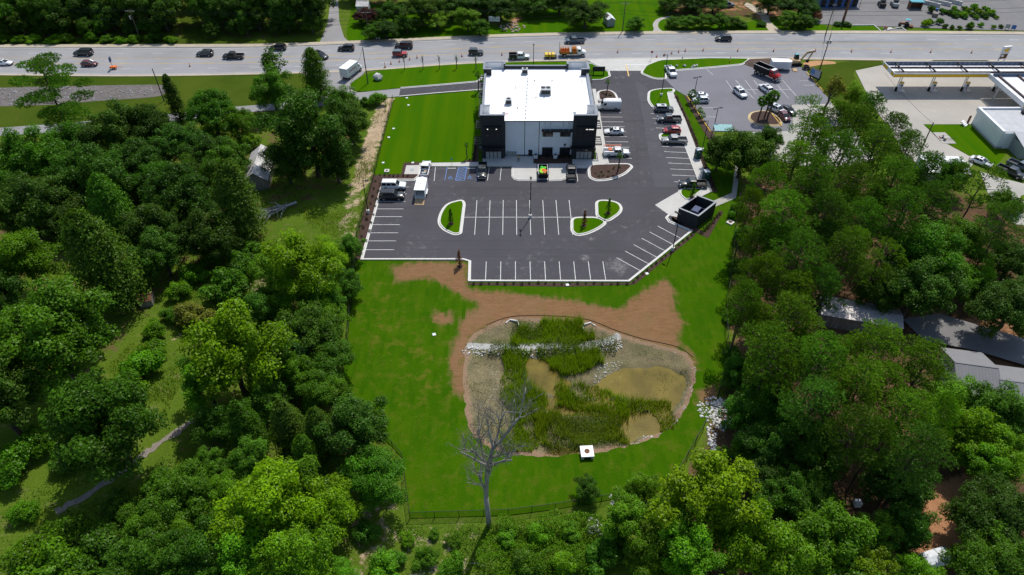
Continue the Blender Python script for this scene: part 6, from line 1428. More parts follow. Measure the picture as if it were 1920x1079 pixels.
T = [  # kind, u, v, width, tint, label
 # --- left of the site, from the road down
 ('lonepine', 88, 166, 150, 'pn', 'tall lone pine with open spreading branches beside the left lane'),
 ('column', 324, 183, 42, 'cd', 'narrow dark columnar cedar beside the leaning pole on the verge'),
 ('loose', 508, 112, 66, 'md', 'slim tree with an airy crown left of the tall cedar by the road'),
 ('oak', 508, 163, 84, 'md', 'bushy tree below the airy crown, left of the tall cedar'),
 ('cedar1', 590, 140, 72, 'cd', 'tall pointed cedar standing before the side street'),
 ('oak', 575, 236, 150, 'dk', 'huge dark spreading oak right of the white metal roof'),
 ('oak', 536, 302, 80, 'dk', 'lower dark limb mass of the oak overhanging the white metal roof'),
 ('oak', 656, 226, 84, 'dk', 'dark full tree beside the sandy strip'), ('oak', 628, 300, 84, 'dk', 'dark low tree between the oak and the sandy strip'),
 ('shrub', 705, 186, 34, 'lt', 'bright round bush at the top of the sandy strip'), ('shrub', 684, 190, 20, 'md', 'small bush left of the bright round bush by the street'), ('lush', 636, 187, 62, 'md', 'tree in front of the transformer pole'),
 ('oak', 395, 205, 104, 'md', 'rounded grey-green tree right of the columnar cedar'), ('lush', 448, 228, 56, 'lt', 'small light tree beside the lane'), ('shrub', 462, 262, 44, 'lt', 'light green bush left of the white metal roof'),
 ('oak', 215, 240, 110, 'dk', None), ('oak', 283, 236, 96, 'dk', None), ('oak', 140, 262, 104, 'md', None), ('oak', 55, 292, 120, 'md', None), ('oak', 335, 268, 104, 'dk', None), ('oak', 165, 320, 130, 'dk', None), ('oak', 75, 372, 120, 'dk', None), ('oak', 255, 300, 110, 'dk', None),
 ('oak', 390, 288, 100, 'dk', None), ('oak', 330, 358, 140, 'dk', None), ('oak', 425, 300, 90, 'md', None), ('oak', 290, 420, 120, 'dk', None), ('oak', 120, 415, 90, 'dk', None), ('oak', 10, 330, 90, 'md', None), ('oak', 5, 400, 90, 'dk', None),
 ('cedar1', 442, 375, 118, 'cd', 'broad dark cedar with a feathery crown left of the brush pile'), ('cedar1', 205, 385, 96, 'md', 'feathery light topped cedar behind the big cedar on the left'), ('cedar1', 186, 488, 158, 'cd', 'big dense cedar in the middle of the left woods'),
 ('lush', 38, 480, 120, 'lt', 'bright green tree at the left edge halfway down'), ('shrub', 237, 533, 66, 'yl', 'yellow-green bush beside the small collapsed shed'), ('oak', 90, 625, 225, 'md', 'large dome shaped dark tree at the left edge'), ('oak', 192, 787, 200, 'md', 'large round tree beside the gravel path'), ('oak', 300, 470, 100, 'dk', None), ('oak', 390, 440, 110, 'dk', None), ('oak', -30, 560, 130, 'dk', None), ('oak', -20, 740, 160, 'dk', None),
 ('shrub', 258, 690, 76, 'lt', 'light green thicket in the clearing left of the path'), ('shrub', 285, 660, 54, 'lt', 'small light bush above the thicket in the clearing'), ('shrub', 290, 618, 42, 'lt', 'small bush at the top of the left clearing'), ('shrub', 240, 720, 60, 'lt', 'light bush below the thicket in the clearing'), ('shrub', 320, 590, 40, 'md', 'dark small bush above the clearing'),
 ('shrub', 398, 478, 54, 'md', None), ('shrub', 452, 495, 66, 'md', None), ('shrub', 360, 512, 50, 'lt', None), ('shrub', 430, 540, 84, 'md', None), ('shrub', 330, 545, 44, 'lt', None), ('shrub', 470, 470, 44, 'md', None), ('shrub', 358, 590, 66, 'ol', None),
 ('lush', 560, 500, 130, 'yl', 'bright yellow-green tree below the brush pile'), ('lush', 612, 478, 80, 'yl', 'yellow-green tree touching the sandy strip by the car park'), ('oak', 655, 462, 52, 'md', 'narrow tree against the fence beside the mulch'), ('oak', 648, 530, 64, 'md', 'narrow dark tree against the fence at the lawn corner'), ('lush', 530, 540, 104, 'lt', 'light tree in the thicket left of the lawn corner'), ('oak', 602, 560, 96, 'md', None), ('oak', 488, 580, 80, 'md', None),
 ('lush', 428, 660, 178, 'yl', 'large bright yellow-green tree left of the rear lawn'), ('lush', 382, 712, 110, 'lt', 'light green tree in front of the large yellow-green one'), ('oak', 580, 622, 140, 'md', 'broad blue-green tree at the left edge of the rear lawn'), ('oak', 528, 660, 116, 'bl', None), ('oak', 618, 668, 90, 'md', None), ('oak', 500, 735, 100, 'md', None), ('oak', 590, 720, 92, 'md', 'round tree at the bend of the left lawn edge'),
 ('cedar0', 458, 800, 92, 'md', None), ('cedar0', 540, 800, 96, 'cd', None), ('cedar0', 600, 812, 92, 'cd', None), ('lush', 402, 790, 84, 'md', None), ('oak', 665, 800, 128, 'dk', 'dark dense tree at the lower left of the lawn'), ('oak', 702, 890, 118, 'md', 'blue-green tree beside the lower left fence corner'), ('lush', 470, 858, 90, 'md', None), ('oak', 395, 868, 70, 'md', None), ('cedar0', 575, 855, 80, 'md', None),
 ('lush', 505, 930, 170, 'yl', 'bright clumped tree at bottom left of centre'), ('lush', 615, 960, 130, 'yl', 'bright yellow-green tree by the bare sandy patch'), ('lush', 560, 905, 110, 'lt', None), ('oak', 340, 930, 140, 'md', 'dark green tree below the gravel path'), ('oak', 285, 985, 110, 'md', None), ('lush', 450, 1015, 140, 'lt', None), ('lush', 555, 1040, 150, 'lt', None), ('oak', 365, 1045, 130, 'md', None), ('lush', 260, 1062, 120, 'md', None), ('lush', 640, 1075, 70, 'lt', 'small light tree at the bottom edge by the sandy patch'),
 ('shrub', 130, 1000, 80, 'lt', None), ('shrub', 60, 1040, 100, 'lt', None), ('shrub', 190, 1040, 100, 'md', None), ('shrub', 20, 870, 90, 'lt', None), ('shrub', 70, 830, 66, 'lt', None), ('shrub', 230, 950, 66, 'md', None), ('shrub', 300, 905, 60, 'md', None), ('shrub', 110, 1070, 120, 'lt', None), ('shrub', 40, 960, 50, 'lt', None), ('shrub', 130, 860, 60, 'md', None), ('shrub', 180, 1000, 60, 'md', None), ('shrub', 765, 1012, 50, 'lt', None), ('shrub', 800, 1045, 76, 'md', None), ('shrub', 852, 1012, 50, 'lt', None), ('shrub', 845, 1065, 84, 'lt', None), ('shrub', 745, 1050, 60, 'md', None), ('shrub', 815, 1000, 36, 'md', None), ('shrub', 950, 1010, 66, 'lt', None), ('shrub', 1010, 1000, 76, 'lt', None), ('shrub', 985, 1055, 90, 'md', None), ('shrub', 1070, 1000, 70, 'lt', None), ('shrub', 1060, 1055, 90, 'lt', None), ('shrub', 720, 1062, 66, 'lt', None), ('shrub', 690, 1000, 50, 'md', None),
 # --- right of the site
 ('oak', 1395, 285, 112, 'dk', 'dark round evergreen below the neighbouring car park'), ('oak', 1350, 282, 60, 'dk', 'dark tree beside the pale green canopy'), ('oak', 1440, 262, 66, 'dk', None), ('loose', 1563, 160, 58, 'ol', 'thin grey-green tree on the corner by the sign'), ('lush', 1602, 176, 50, 'pl', 'light tree between the sign and the forecourt'),
 ('pine', 1628, 206, 80, 'pn', None), ('pine', 1568, 222, 84, 'pl', None), ('pine', 1670, 246, 86, 'pn', None), ('pine', 1600, 232, 100, 'pn', None), ('pine', 1530, 255, 96, 'pl', None), ('pine', 1640, 275, 110, 'pn', None), ('pine', 1700, 280, 90, 'pn', None), ('pine', 1575, 290, 110, 'pn', None), ('openpine', 1520, 215, 78, 'pl', 'open pine in front of the dark slab by the neighbouring lot'), ('pine', 1490, 300, 100, 'pl', None), ('pine', 1530, 335, 120, 'pn', None),
 ('pine', 1440, 345, 92, 'pl', None), ('pine', 1600, 345, 116, 'pn', None), ('pine', 1672, 335, 110, 'pn', None), ('pine', 1735, 320, 92, 'pn', None), ('oak', 1790, 325, 62, 'md', 'broadleaf tree in front of the low white roof'), ('pine', 1470, 405, 120, 'pl', None), ('pine', 1425, 440, 92, 'pl', 'pine next to the fence right of the drain box'), ('pine', 1545, 400, 120, 'pn', None), ('pine', 1620, 415, 116, 'pn', None), ('pine', 1690, 395, 116, 'pn', None), ('pine', 1755, 385, 110, 'pn', None), ('openpine', 1835, 352, 104, 'pl', 'sparse pine before the parked pickups at right'), ('pine', 1880, 420, 104, 'pn', None),
 ('pine', 1500, 475, 124, 'pn', None), ('pine', 1440, 515, 110, 'pl', None), ('pine', 1575, 478, 124, 'pn', None), ('openpine', 1648, 492, 98, 'pl', 'pine with a visible slanting trunk above the corrugated shed'), ('oak', 1730, 470, 130, 'md', None), ('oak', 1800, 450, 110, 'md', None), ('oak', 1720, 540, 130, 'dk', None), ('oak', 1790, 520, 104, 'md', None), ('lush', 1840, 520, 76, 'lt', 'light green tree right of the dark yard trees'), ('oak', 1895, 575, 130, 'dk', 'dark tree at the right edge by the shaded drive'), ('oak', 1900, 490, 100, 'dk', None),
 ('oak', 1655, 540, 90, 'dk', None), ('pine', 1400, 560, 92, 'pl', None), ('pine', 1545, 535, 100, 'pn', None),
 ('pine', 1478, 590, 132, 'pl', 'rounded pine left of the corrugated shed roof'), ('pine', 1450, 660, 150, 'pl', None), ('pine', 1545, 672, 124, 'pl', None), ('pine', 1645, 640, 116, 'pl', 'pine in front of the corrugated shed roof'), ('pine', 1735, 690, 140, 'pl', 'umbrella shaped pine before the grey house roof'), ('pine', 1620, 715, 124, 'pl', None), ('pine', 1525, 755, 140, 'pn', None), ('oak', 1440, 745, 120, 'md', None), ('oak', 1385, 690, 60, 'md', 'bushy tree at the bend of the right fence'), ('oak', 1390, 770, 84, 'md', None), ('pine', 1690, 770, 130, 'pl', None), ('lush', 1790, 745, 100, 'pl', 'light tree below the grey house roof'), ('oak', 1870, 775, 120, 'md', None),
 ('oak', 1445, 830, 110, 'dk', None), ('oak', 1530, 840, 130, 'md', None), ('pine', 1605, 800, 124, 'pn', None), ('lush', 1800, 805, 130, 'yl', 'yellow-green oak above the orange bare earth'), ('pine', 1715, 845, 140, 'pn', None), ('lush', 1880, 855, 110, 'lt', None), ('oak', 1690, 905, 120, 'dk', None), ('oak', 1700, 985, 100, 'md', None), ('lush', 1640, 1000, 84, 'lt', None), ('lush', 1850, 870, 90, 'lt', None), ('shrub', 1900, 385, 40, 'md', None), ('lush', 1875, 375, 50, 'md', None), ('oak', 1860, 960, 150, 'dk', 'dark tree at the right edge above the covered boat'), ('oak', 1860, 1050, 150, 'md', 'broad tree in the bottom right corner'),
 ('lush', 1330, 935, 178, 'yl', 'large yellow-green rounded tree at bottom right of the lawn'), ('lush', 1255, 975, 110, 'lt', None), ('lush', 1206, 912, 64, 'lt', 'small light tree in front of the right end of the bottom fence'), ('lush', 1103, 914, 52, 'md', 'small dark green tree in front of the bottom fence'), ('lush', 1170, 968, 92, 'lt', None), ('lush', 1395, 1010, 150, 'yl', None), ('oak', 1470, 925, 110, 'md', None), ('oak', 1520, 930, 96, 'md', None), ('lush', 1560, 1010, 150, 'lt', 'bright green tree left of the orange bare earth'), ('lush', 1480, 1040, 140, 'lt', None), ('lush', 1610, 1060, 110, 'yl', None), ('lush', 1300, 1045, 130, 'lt', None), ('oak', 1215, 1040, 100, 'lt', None), ('oak', 1430, 900, 90, 'dk', None), ('lush', 1720, 1075, 90, 'lt', 'light tree partly covering the boat'), ('oak', 1350, 860, 50, 'md', 'bush by the white riprap outside the fence'),
 ('shrub', 1368, 660, 34, 'md', None), ('shrub', 1378, 720, 48, 'md', None), ('shrub', 1372, 590, 34, 'md', None), ('shrub', 1392, 500, 44, 'md', None), ('shrub', 1395, 440, 44, 'md', None), ('shrub', 1385, 395, 36, 'md', None),
 ('shrub', 1130, 1040, 70, 'md', None), ('shrub', 1160, 1020, 56, 'md', None),
 ('pine', 1405, 385, 70, 'pl', None), ('pine', 1512, 372, 84, 'pl', None), ('pine', 1580, 382, 84, 'pl', None), ('pine', 1650, 372, 80, 'pl', None), ('pine', 1715, 352, 76, 'pl', None), ('pine', 1410, 520, 74, 'pl', None), ('pine', 1460, 455, 84, 'pl', None), ('pine', 1535, 442, 84, 'pn', None), ('pine', 1600, 455, 80, 'pl', None), ('pine', 1500, 545, 90, 'pl', None), ('pine', 1425, 605, 84, 'pl', None), ('pine', 1500, 650, 90, 'pl', None), ('pine', 1590, 660, 84, 'pl', None), ('pine', 1570, 735, 96, 'pl', None), ('pine', 1660, 720, 92, 'pl', None), ('pine', 1470, 705, 96, 'pl', None), ('pine', 1645, 830, 110, 'pl', None), ('pine', 1760, 775, 84, 'pl', None), ('lush', 1480, 790, 80, 'lt', None), ('lush', 1400, 840, 70, 'lt', None),
 ('lush', 620, 590, 70, 'lt', None), ('lush', 545, 700, 80, 'lt', None), ('lush', 640, 740, 60, 'lt', None), ('lush', 505, 505, 70, 'lt', None), ('lush', 300, 330, 76, 'md', None), ('lush', 100, 300, 80, 'md', None), ('lush', 60, 420, 70, 'md', None), ('lush', 230, 345, 70, 'md', None), ('lush', 360, 320, 70, 'md', None), ('lush', 420, 920, 84, 'lt', None), ('lush', 330, 1000, 84, 'lt', None),
 # --- beyond the road
 ('oak', 688, 28, 62, 'rd', 'dark red-leaved tree right of the private road'), ('oak', 722, 52, 60, 'dk', 'dark bush behind the roadside mailboxes'), ('oak', 735, 22, 66, 'dk', None), ('oak', 790, 14, 90, 'dk', None), ('lush', 762, 44, 56, 'md', None), ('oak', 705, 55, 56, 'md', 'wide grey-green bush beside the mailboxes'), ('lush', 820, 36, 56, 'pl', 'light bushes in the middle of the far bank'), ('lush', 876, 32, 70, 'pl', 'rounded apple-like tree left of the small white sign'), ('oak', 900, 50, 48, 'md', 'low spreading bush left of the small white sign'), ('oak', 845, 5, 84, 'dk', None), ('oak', 905, 3, 80, 'dk', None), ('oak', 940, 15, 66, 'dk', None), ('oak', 1000, 5, 84, 'dk', None), ('oak', 1050, 0, 84, 'dk', None), ('oak', 1098, 25, 92, 'dk', 'tall dark oak beside the small white shed across the road'), ('oak', 1192, 44, 48, 'md', 'round dense bush beside the roadside pole'),
 ('oak', 1262, 40, 40, 'md', 'leftmost clump of the long hedge across the road'), ('oak', 1290, 39, 44, 'md', 'second clump of the long hedge across the road'), ('oak', 1320, 38, 46, 'md', 'middle clump of the long hedge across the road'), ('oak', 1350, 38, 46, 'md', 'fourth clump of the long hedge across the road'), ('oak', 1374, 39, 36, 'md', 'rightmost clump of the long hedge across the road'), ('shrub', 1392, 47, 28, 'md', 'small bush right of the long hedge'), ('shrub', 1428, 44, 24, 'md', 'small bush beside the dirt track'), ('lush', 1478, 34, 44, 'md', 'round light tree right of the dirt track'), ('oak', 1512, 40, 44, 'dk', 'dark bush pair at the nursery entrance'), ('oak', 1500, 8, 80, 'dk', None), ('oak', 1445, 0, 70, 'dk', None), ('lush', 1340, 5, 60, 'md', None), ('oak', 1255, 5, 60, 'md', None), ('oak', 1300, 0, 80, 'dk', None), ('shrub', 1496, 47, 36, 'md', 'low bush between the round tree and the dark pair'), ('oak', 1530, 28, 34, 'br', 'bare brownish tree at the nursery entrance'),
 ('shrub', 1570, 45, 20, 'bl', None), ('shrub', 1588, 46, 22, 'bl', None),
]
ZONE = [(lambda u, v: v < 60, 'one of the trees in the dense woods beyond the road', 'trees beyond the road'), (lambda u, v: u < 800 and v < 460, 'one of the dark crowded trees of the upper left woods', 'trees of the upper left woods'), (lambda u, v: u < 800, 'one of the trees packed along the lower left of the lawn', 'trees left of the rear lawn'), (lambda u, v: v < 560, 'one of the trees of the wood below the filling station', 'trees of the filling station wood'), (lambda u, v: True, 'one of the trees of the lower right wood', 'trees of the lower right wood')]
BASE = {'oak': 'broadleaf', 'lush': 'light broadleaf', 'pine': 'pine', 'cedar': 'cedar', 'shrub': 'bush'}
ORD = ['first', 'second', 'third', 'fourth', 'fifth', 'sixth', 'seventh', 'eighth', 'ninth', 'tenth', 'eleventh', 'twelfth', 'thirteenth', 'fourteenth', 'fifteenth', 'sixteenth', 'seventeenth', 'eighteenth', 'nineteenth', 'twentieth'] + ['%s from the right' % q for q in ('tenth', 'ninth', 'eighth', 'seventh', 'sixth', 'fifth', 'fourth', 'third', 'second', 'first')]
WHAT = {'oak': 'broadleaf tree', 'lush': 'light broadleaf tree', 'pine': 'pine', 'cedar': 'cedar', 'shrub': 'bush'}
ZN = lambda u, v: next(z for z in ZONE if z[0](u, v))[2].split('trees ', 1)[1]
AUTO = {}
for i, (k, u, v, w, tint, lab) in enumerate(T):
    if lab is None: AUTO.setdefault((stem_(k), ZN(u, v)), []).append((v, u, i))
NAMES = {}
for (st, zn), L in AUTO.items():
    L.sort(); per = 6; nr_ = (len(L)+per-1)//per
    for a in range(nr_):
        rk = sorted(L[a*per:(a+1)*per], key=lambda q: q[1])
        where = '' if nr_ == 1 else (', rearmost rank' if a == 0 else (', front rank' if a == nr_-1 else ', %s rank from the back' % ORD[a]))
        for j, q in enumerate(rk): NAMES[q[2]] = '%s %s from the left %s%s' % (ORD[j], WHAT[st], zn, where)
for ti, (k, u, v, w, tint, lab) in enumerate(T):
    zl = next(z for z in ZONE if z[0](u, v)); st = stem_(k)
    if lab is None:
        lab = NAMES[ti]; grp = WHAT[st] + 's ' + ZN(u, v)
    else: grp = None
    plant(k, u, v, w*(.86 if v < 60 else (.88 if st == 'pine' else (.62 if st == 'shrub' and v > 960 and 735 < u < 1100 else 1.0))), tint, lab, grp, .62 if v < 60 else 1.0)
# the woods' front row beyond the road, then the rows behind it
def row(v, us, kinds, hs, lab, grp, tint='dk', s0=1.05, s1=1.45):
    us = list(us)
    for ui, u in enumerate(us):
        x, y = S(u + trg.uniform(-10, 10), v + trg.uniform(-3, 3)); k = trg.choice(kinds); s = trg.uniform(s0, s1)
        plant_at(k, x, y, s, tint if trg.random() < .75 else 'md', lab % ORD[ui], grp, s*hs)
OK = ['oak0', 'oak1', 'oak2', 'oak3']
row(56, list(range(-60, 340, 46)) + list(range(408, 600, 44)), OK, 1.0, '%s of the tall dark trees from the left fronting the woods at top left', 'front trees of the top left woods')
row(67, list(range(-70, 330, 40)) + list(range(398, 590, 38)), OK, .95, '%s low tree from the left at the front of the top left woods', 'low front trees of the top left woods', 'dk', .5, .75)
row(40, list(range(-80, 330, 50)) + list(range(395, 610, 50)), OK, 1.3, '%s tree from the left in the second rank of the top left woods', 'second rank of the top left woods')
row(12, range(-100, 620, 60), OK, 1.3, '%s tree from the left deep in the top left woods', 'trees deep in the top left woods')
row(2, list(range(670, 1010, 52)), OK, 1.15, '%s dark tree from the left behind the far bank', 'dark trees behind the far bank')
row(-30, list(range(-100, 610, 90)) + list(range(660, 1050, 75)) + list(range(1240, 1520, 75)), OK, 1.2, '%s distant tree from the left along the very top', 'distant trees along the top')
for ui, u in enumerate(range(-20, 330, 31)):
    x, y = S(u + trg.uniform(-8, 8), 79 + trg.uniform(-2, 2)); plant_at('shrub%d' % trg.randrange(3), x, y, trg.uniform(1.0, 1.7), 'lt' if trg.random() < .6 else 'md', '%s scrubby bush from the left along the far road edge' % ORD[ui], 'bushes along the far road edge', trg.uniform(.8, 1.2))
# planted things
for i, (u, v, s) in enumerate(((759, 131.5, .62), (793.5, 130, .8), (824, 129.5, .75), (856.5, 128.5, 1.0), (893, 130.5, .95))):
    plant_at('sapling', *S(u, v), s*1.1, 'ol' if i < 3 else 'lt', '%s slender sapling from the left in the row on the front lawn' % ('first', 'second', 'third', 'fourth', 'fifth')[i], 'saplings on the front lawn', 1.1, .03)
for u, v, tint, lab, s in ((846, 421, 'md', 'small green cypress on the left grass island', 1), (1140, 401, 'md', 'small green cypress on the upper right grass island', 1), (1095, 424, 'br', 'small browned cypress on the lower right grass island', 1), (862, 500, 'br', 'browned cypress at the corner of the lot above the bare soil', 1.05), (1297, 371, 'lt', 'small cypress on the grass island before the black pickup', 1.05)):
    plant_at('cypress', *S(u, v), s, tint, lab, 'young cypresses of the car park', s, .16)
    o = MB().tube((0, 0, 0), (0, 0, .06), .6, .45, 14).build('mulch_ring', 'mulch', None, (*S(u, v), .165 if v != 500 else .0)); tag(o, 'mulch ring of the ' + lab, 'mulch ring')
# palms
def palm(kind, H, nf, L, r, seed):
    rg = random.Random(seed); tm = MB(); limb_path(tm, (0, 0, -.1), (rg.uniform(-.2, .2), rg.uniform(-.2, .2), H), r*1.25, r, rg, 5, .02); V, F, tone = [], [], []
    for i in range(nf):
        a = i*2.399; el = rg.uniform(-.55, 1.15); Lf = L*rg.uniform(.8, 1.1); p = np.array((0, 0, H-.05)); d = np.array((math.cos(a)*math.cos(el), math.sin(a)*math.cos(el), math.sin(el))); side = np.array((-math.sin(a), math.cos(a), 0)); tn = rg.uniform(.3, .75)
        for k in range(11):                                       # fan of drooping blades
            f = (k-5)/5; q = p + d*Lf*.45; e = p + d*Lf*(1-.28*abs(f)) + side*f*Lf*.48 - np.array((0, 0, .22*Lf*(1-.4*math.sin(el)) * (.7+.3*abs(f)))); wv = np.cross(e-q, np.array((0, 0, 1.))); wv = wv/max(1e-6, np.linalg.norm(wv))*.05*Lf/.9
            b = len(V); V += [tuple(q-wv*.5), tuple((q+e)/2-wv), tuple(e), tuple((q+e)/2+wv)]; F.append((b, b+1, b+2, b+3)); tone += [tn]*4
        b = len(V); q = p + d*Lf*.5; s2 = side*.025; V += [tuple(p-s2), tuple(p+s2), tuple(q+s2), tuple(q-s2)]; F.append((b, b+1, b+2, b+3)); tone += [.5]*4
    TREES[kind] = (tm.mesh('trunk', 'bark'), mesh_np('fronds', np.array(V), np.array(F), 'leaf', dict(tone=tone, warm=[.1]*len(tone))), L, H, L)
palm('palm0', 5.2, 46, 1.7, .17, 1); palm('palm1', 6.0, 46, 1.75, .17, 2); palm('palm2', 3.6, 20, .8, .11, 3); palm('palm3', 2.2, 26, 1.25, .12, 4)
KNAME['palm'] = 'palm_tree'
for k, u, v, s, lab in (('palm0', 1421, 226, 1.0, 'left palm of the three on the yellow kerbed island'), ('palm0', 1433, 222, .95, 'middle palm of the three on the yellow kerbed island'), ('palm1', 1438, 226, 1.08, 'right and tallest palm of the three on the yellow kerbed island'),
     ('palm2', 1158, 323, 1.15, 'slim palm in the mulch island beside the building front'), ('palm2', 1137, 180, 1.05, 'slim palm in the small planted island behind the white van'), ('palm3', 1295, 193, 1.1, 'bushy palm beside the two cars in the neighbouring lot'), ('palm3', 1303, 205, .9, 'second bushy palm along the yellow kerb'), ('palm3', 1311, 219, .75, 'third bushy palm along the yellow kerb'), ('palm3', 1316, 228, .7, 'fourth and smallest palm along the yellow kerb'), ('palm2', 876, 297, .95, 'slim dark palm at the corner of the side lawn'), ('palm2', 897, 172, 1.3, 'slim palm behind the left wall of the building')):
    plant_at(k, *S(u, v), s, 'md', lab, 'palms', s, .12)
# shrubs in the mulch beds: each a small object of one mesh
sm = [crown_mesh('bed_shrub', [((0, 0, .22), .26, .5), ((.12, .1, .3), .18, .6), ((-.1, .08, .28), .16, .4)], .055, 900, 300+i) for i in range(2)]
def nth(i): return '%d%s' % (i, 'th' if 10 < i % 100 < 14 else {1: 'st', 2: 'nd', 3: 'rd'}.get(i % 10, 'th'))
def bed_row(pts, n, lab, s=1.0, jit=.15, tint=(.030, .035, .014)):
    P = SS(pts); L_ = [math.dist(P[i], P[i+1]) for i in range(len(P)-1)]; tot = sum(L_)
    for i in range(n):
        d = tot*(i+.5)/n; k = 0
        while k < len(L_)-1 and d > L_[k]: d -= L_[k]; k += 1
        t = d/L_[k]; x = P[k][0]*(1-t)+P[k+1][0]*t + trg.uniform(-jit, jit); y = P[k][1]*(1-t)+P[k+1][1]*t + trg.uniform(-jit, jit)
        o = bpy.data.objects.new('bed_shrub', sm[i % 2]); link(o, None, (x, y, .05)); q = s*trg.uniform(.8, 1.25); o.scale = (q, q, q); o.rotation_euler = (0, 0, trg.uniform(0, 6)); o.color = rgb(tint); tag(o, '%s of the %s from the %s' % (nth(i+1), lab, 'top' if abs(P[0][1]-P[-1][1]) > abs(P[0][0]-P[-1][0]) else 'left'), 'shrub', lab)
bed_row([(880, 533), (1183, 533), (1300, 439)], 34, 'shrubs in the mulch below the bottom stalls', 1.0)
bed_row([(707, 335), (672, 470)], 9, 'small shrubs in the left mulch bed', 1.1); bed_row([(716, 340), (686, 460)], 8, 'small shrubs beside the left kerb', 1.1); bed_row([(708, 330), (770, 331)], 7, 'small shrubs above the left stalls', 1.0)
bed_row([(1266, 182), (1290, 230), (1320, 305), (1341, 358)], 44, 'low hedge shrubs along the right pavement', 1.25, .1, (.05, .038, .026))
bed_row([(1115, 325), (1150, 318), (1172, 313)], 6, 'small plants in the front mulch island', .9, .8, (.05, .08, .02)); bed_row([(1120, 333), (1150, 330)], 5, 'kerbside plants of the front mulch island', .9, .5, (.05, .08, .02)); bed_row([(1128, 176), (1150, 182)], 5, 'plants in the island behind the white van', 1.1, .6, (.05, .08, .02))
bed_row([(1312, 440), (1330, 425), (1350, 400)], 8, 'shrubs at the foot of the bin enclosure', 1.5, .1); bed_row([(1010, 297), (1068, 297)], 8, 'plants in the bed under the windows', 1.2, .4); bed_row([(874, 302), (888, 302), (893, 268)], 8, 'plants beside the left flank of the building', 1.3, .15)
# dead tree by the bottom fence
dt, dw = dead_tree(); x, y = S(917, 985)
t = thing('dead_tree', 'bare grey dead tree in front of the pond, with the bottom fence behind it', 'tree', (x, y, 0)); link(bpy.data.objects.new('trunk', dt), t); link(bpy.data.objects.new('twigs', dw), t)
t.scale = (.95, .95, 1.42)
# brush pile
def brush(u, v, label):
    rg = random.Random(4); x, y = S(u, v); t = thing('brush_pile', label, 'brush pile', (x, y, 0), R(0)); 
    root = Vector((2.6, 2.2, .5)); mb = MB()
    limb_path(mb, root, (-2.2, -2.2, .9), .2, .06, rg, 5, .05)
    for i in range(70):
        p = root.lerp(Vector((-2.0, -2.0, .8)), rg.uniform(.1, 1)); q = p + Vector((rg.uniform(-2.6, .4), rg.uniform(-2.4, .8), rg.uniform(-.5, .9))); q.z = max(.08, q.z); limb_path(mb, p, q, .055, .012, rg, 3, .1)
    mb.build('branches', 'rock_grey', t)
brush(514, 402, 'grey heap of fallen branches in the grass below the oak'); bpy.data.objects['brush_pile'].scale = (1.5, 1.5, 1.3)
o = MB(); limb_path(o, (0, 0, .1), (2.2, -.3, .12), .07, .02, random.Random(2)); o = o.build('fallen_branch', 'dead_wood', None, (*S(880, 1058), .0)); tag(o, 'bare pale branch lying on the ground left of the dead tree trunk', 'branch')
# ------------------------------------------------------------------ uncountable cover
def scatter(name, polys, dens, leaf, h, seed, color, blades=True, hf=None, aspect=.3, clump=0, label=None, mat='leaf', tone=(.3, .75), holes=(), cth=.05):
    rs = np.random.RandomState(seed); Ps = []
    for q in polys:
        P = SS(q); xs = [p[0] for p in P]; ys = [p[1] for p in P]; n = int((max(xs)-min(xs))*(max(ys)-min(ys))*dens); A = np.c_[rs.uniform(min(xs), max(xs), n), rs.uniform(min(ys), max(ys), n)]
        A = A[sdist(A, P) + 1.2*fbm(A, .7, seed) > 0]
        if clump: A = A[fbm(A, clump, seed+3) > rs.normal(cth, .25, len(A))]
        Ps.append(A)
    A = np.concatenate(Ps)
    for q in holes: A = A[~inside(A, SS(q))]
    n = len(A); Z = hf(A) if hf else np.full(n, 0.)
    hh = h*rs.uniform(.5, 1.15, n)*(1 + .55*fbm(A, .5, seed+1)).clip(.15, 2.2); a = rs.uniform(0, 6.28, n); tn = np.clip(rs.uniform(tone[0], tone[1], n) + .2*fbm(A, .35, seed+2), 0, 1)
    if blades:
        lx, ly = rs.normal(0, .22, n)*hh, rs.normal(0, .22, n)*hh; w_ = leaf
        V = np.empty((n, 3, 3)); V[:, 0] = np.c_[A[:, 0]-np.cos(a)*w_, A[:, 1]-np.sin(a)*w_, Z-.05]; V[:, 1] = np.c_[A[:, 0]+np.cos(a)*w_, A[:, 1]+np.sin(a)*w_, Z-.05]; V[:, 2] = np.c_[A[:, 0]+lx, A[:, 1]+ly, Z+hh]; F = np.arange(3*n).reshape(n, 3); k = 3
        me = mesh_np(name, V.reshape(-1, 3), F, mat, dict(tone=np.repeat(tn, k), warm=np.repeat(np.clip(rs.normal(.25, .3, n), 0, 1), k)))
    else:
        C = np.c_[A, Z + hh*rs.uniform(.2, 1, n)]; N = unit(rs.normal(size=(n, 3))*.6 + np.array([0, 0, .8])); V, F = leaves(C, N, leaf, rs, .6); k = 4
        me = mesh_np(name, V, F, mat, dict(tone=np.repeat(tn, k), warm=np.repeat(np.clip(rs.normal(.2, .25, n), 0, 1), k)))
    o = bpy.data.objects.new(name, me); link(o); o.color = rgb(color); tag(o, label, None, None, 'stuff'); return o
ph2 = lambda A: np.maximum(pond_h(A), WATER_Z - .1)
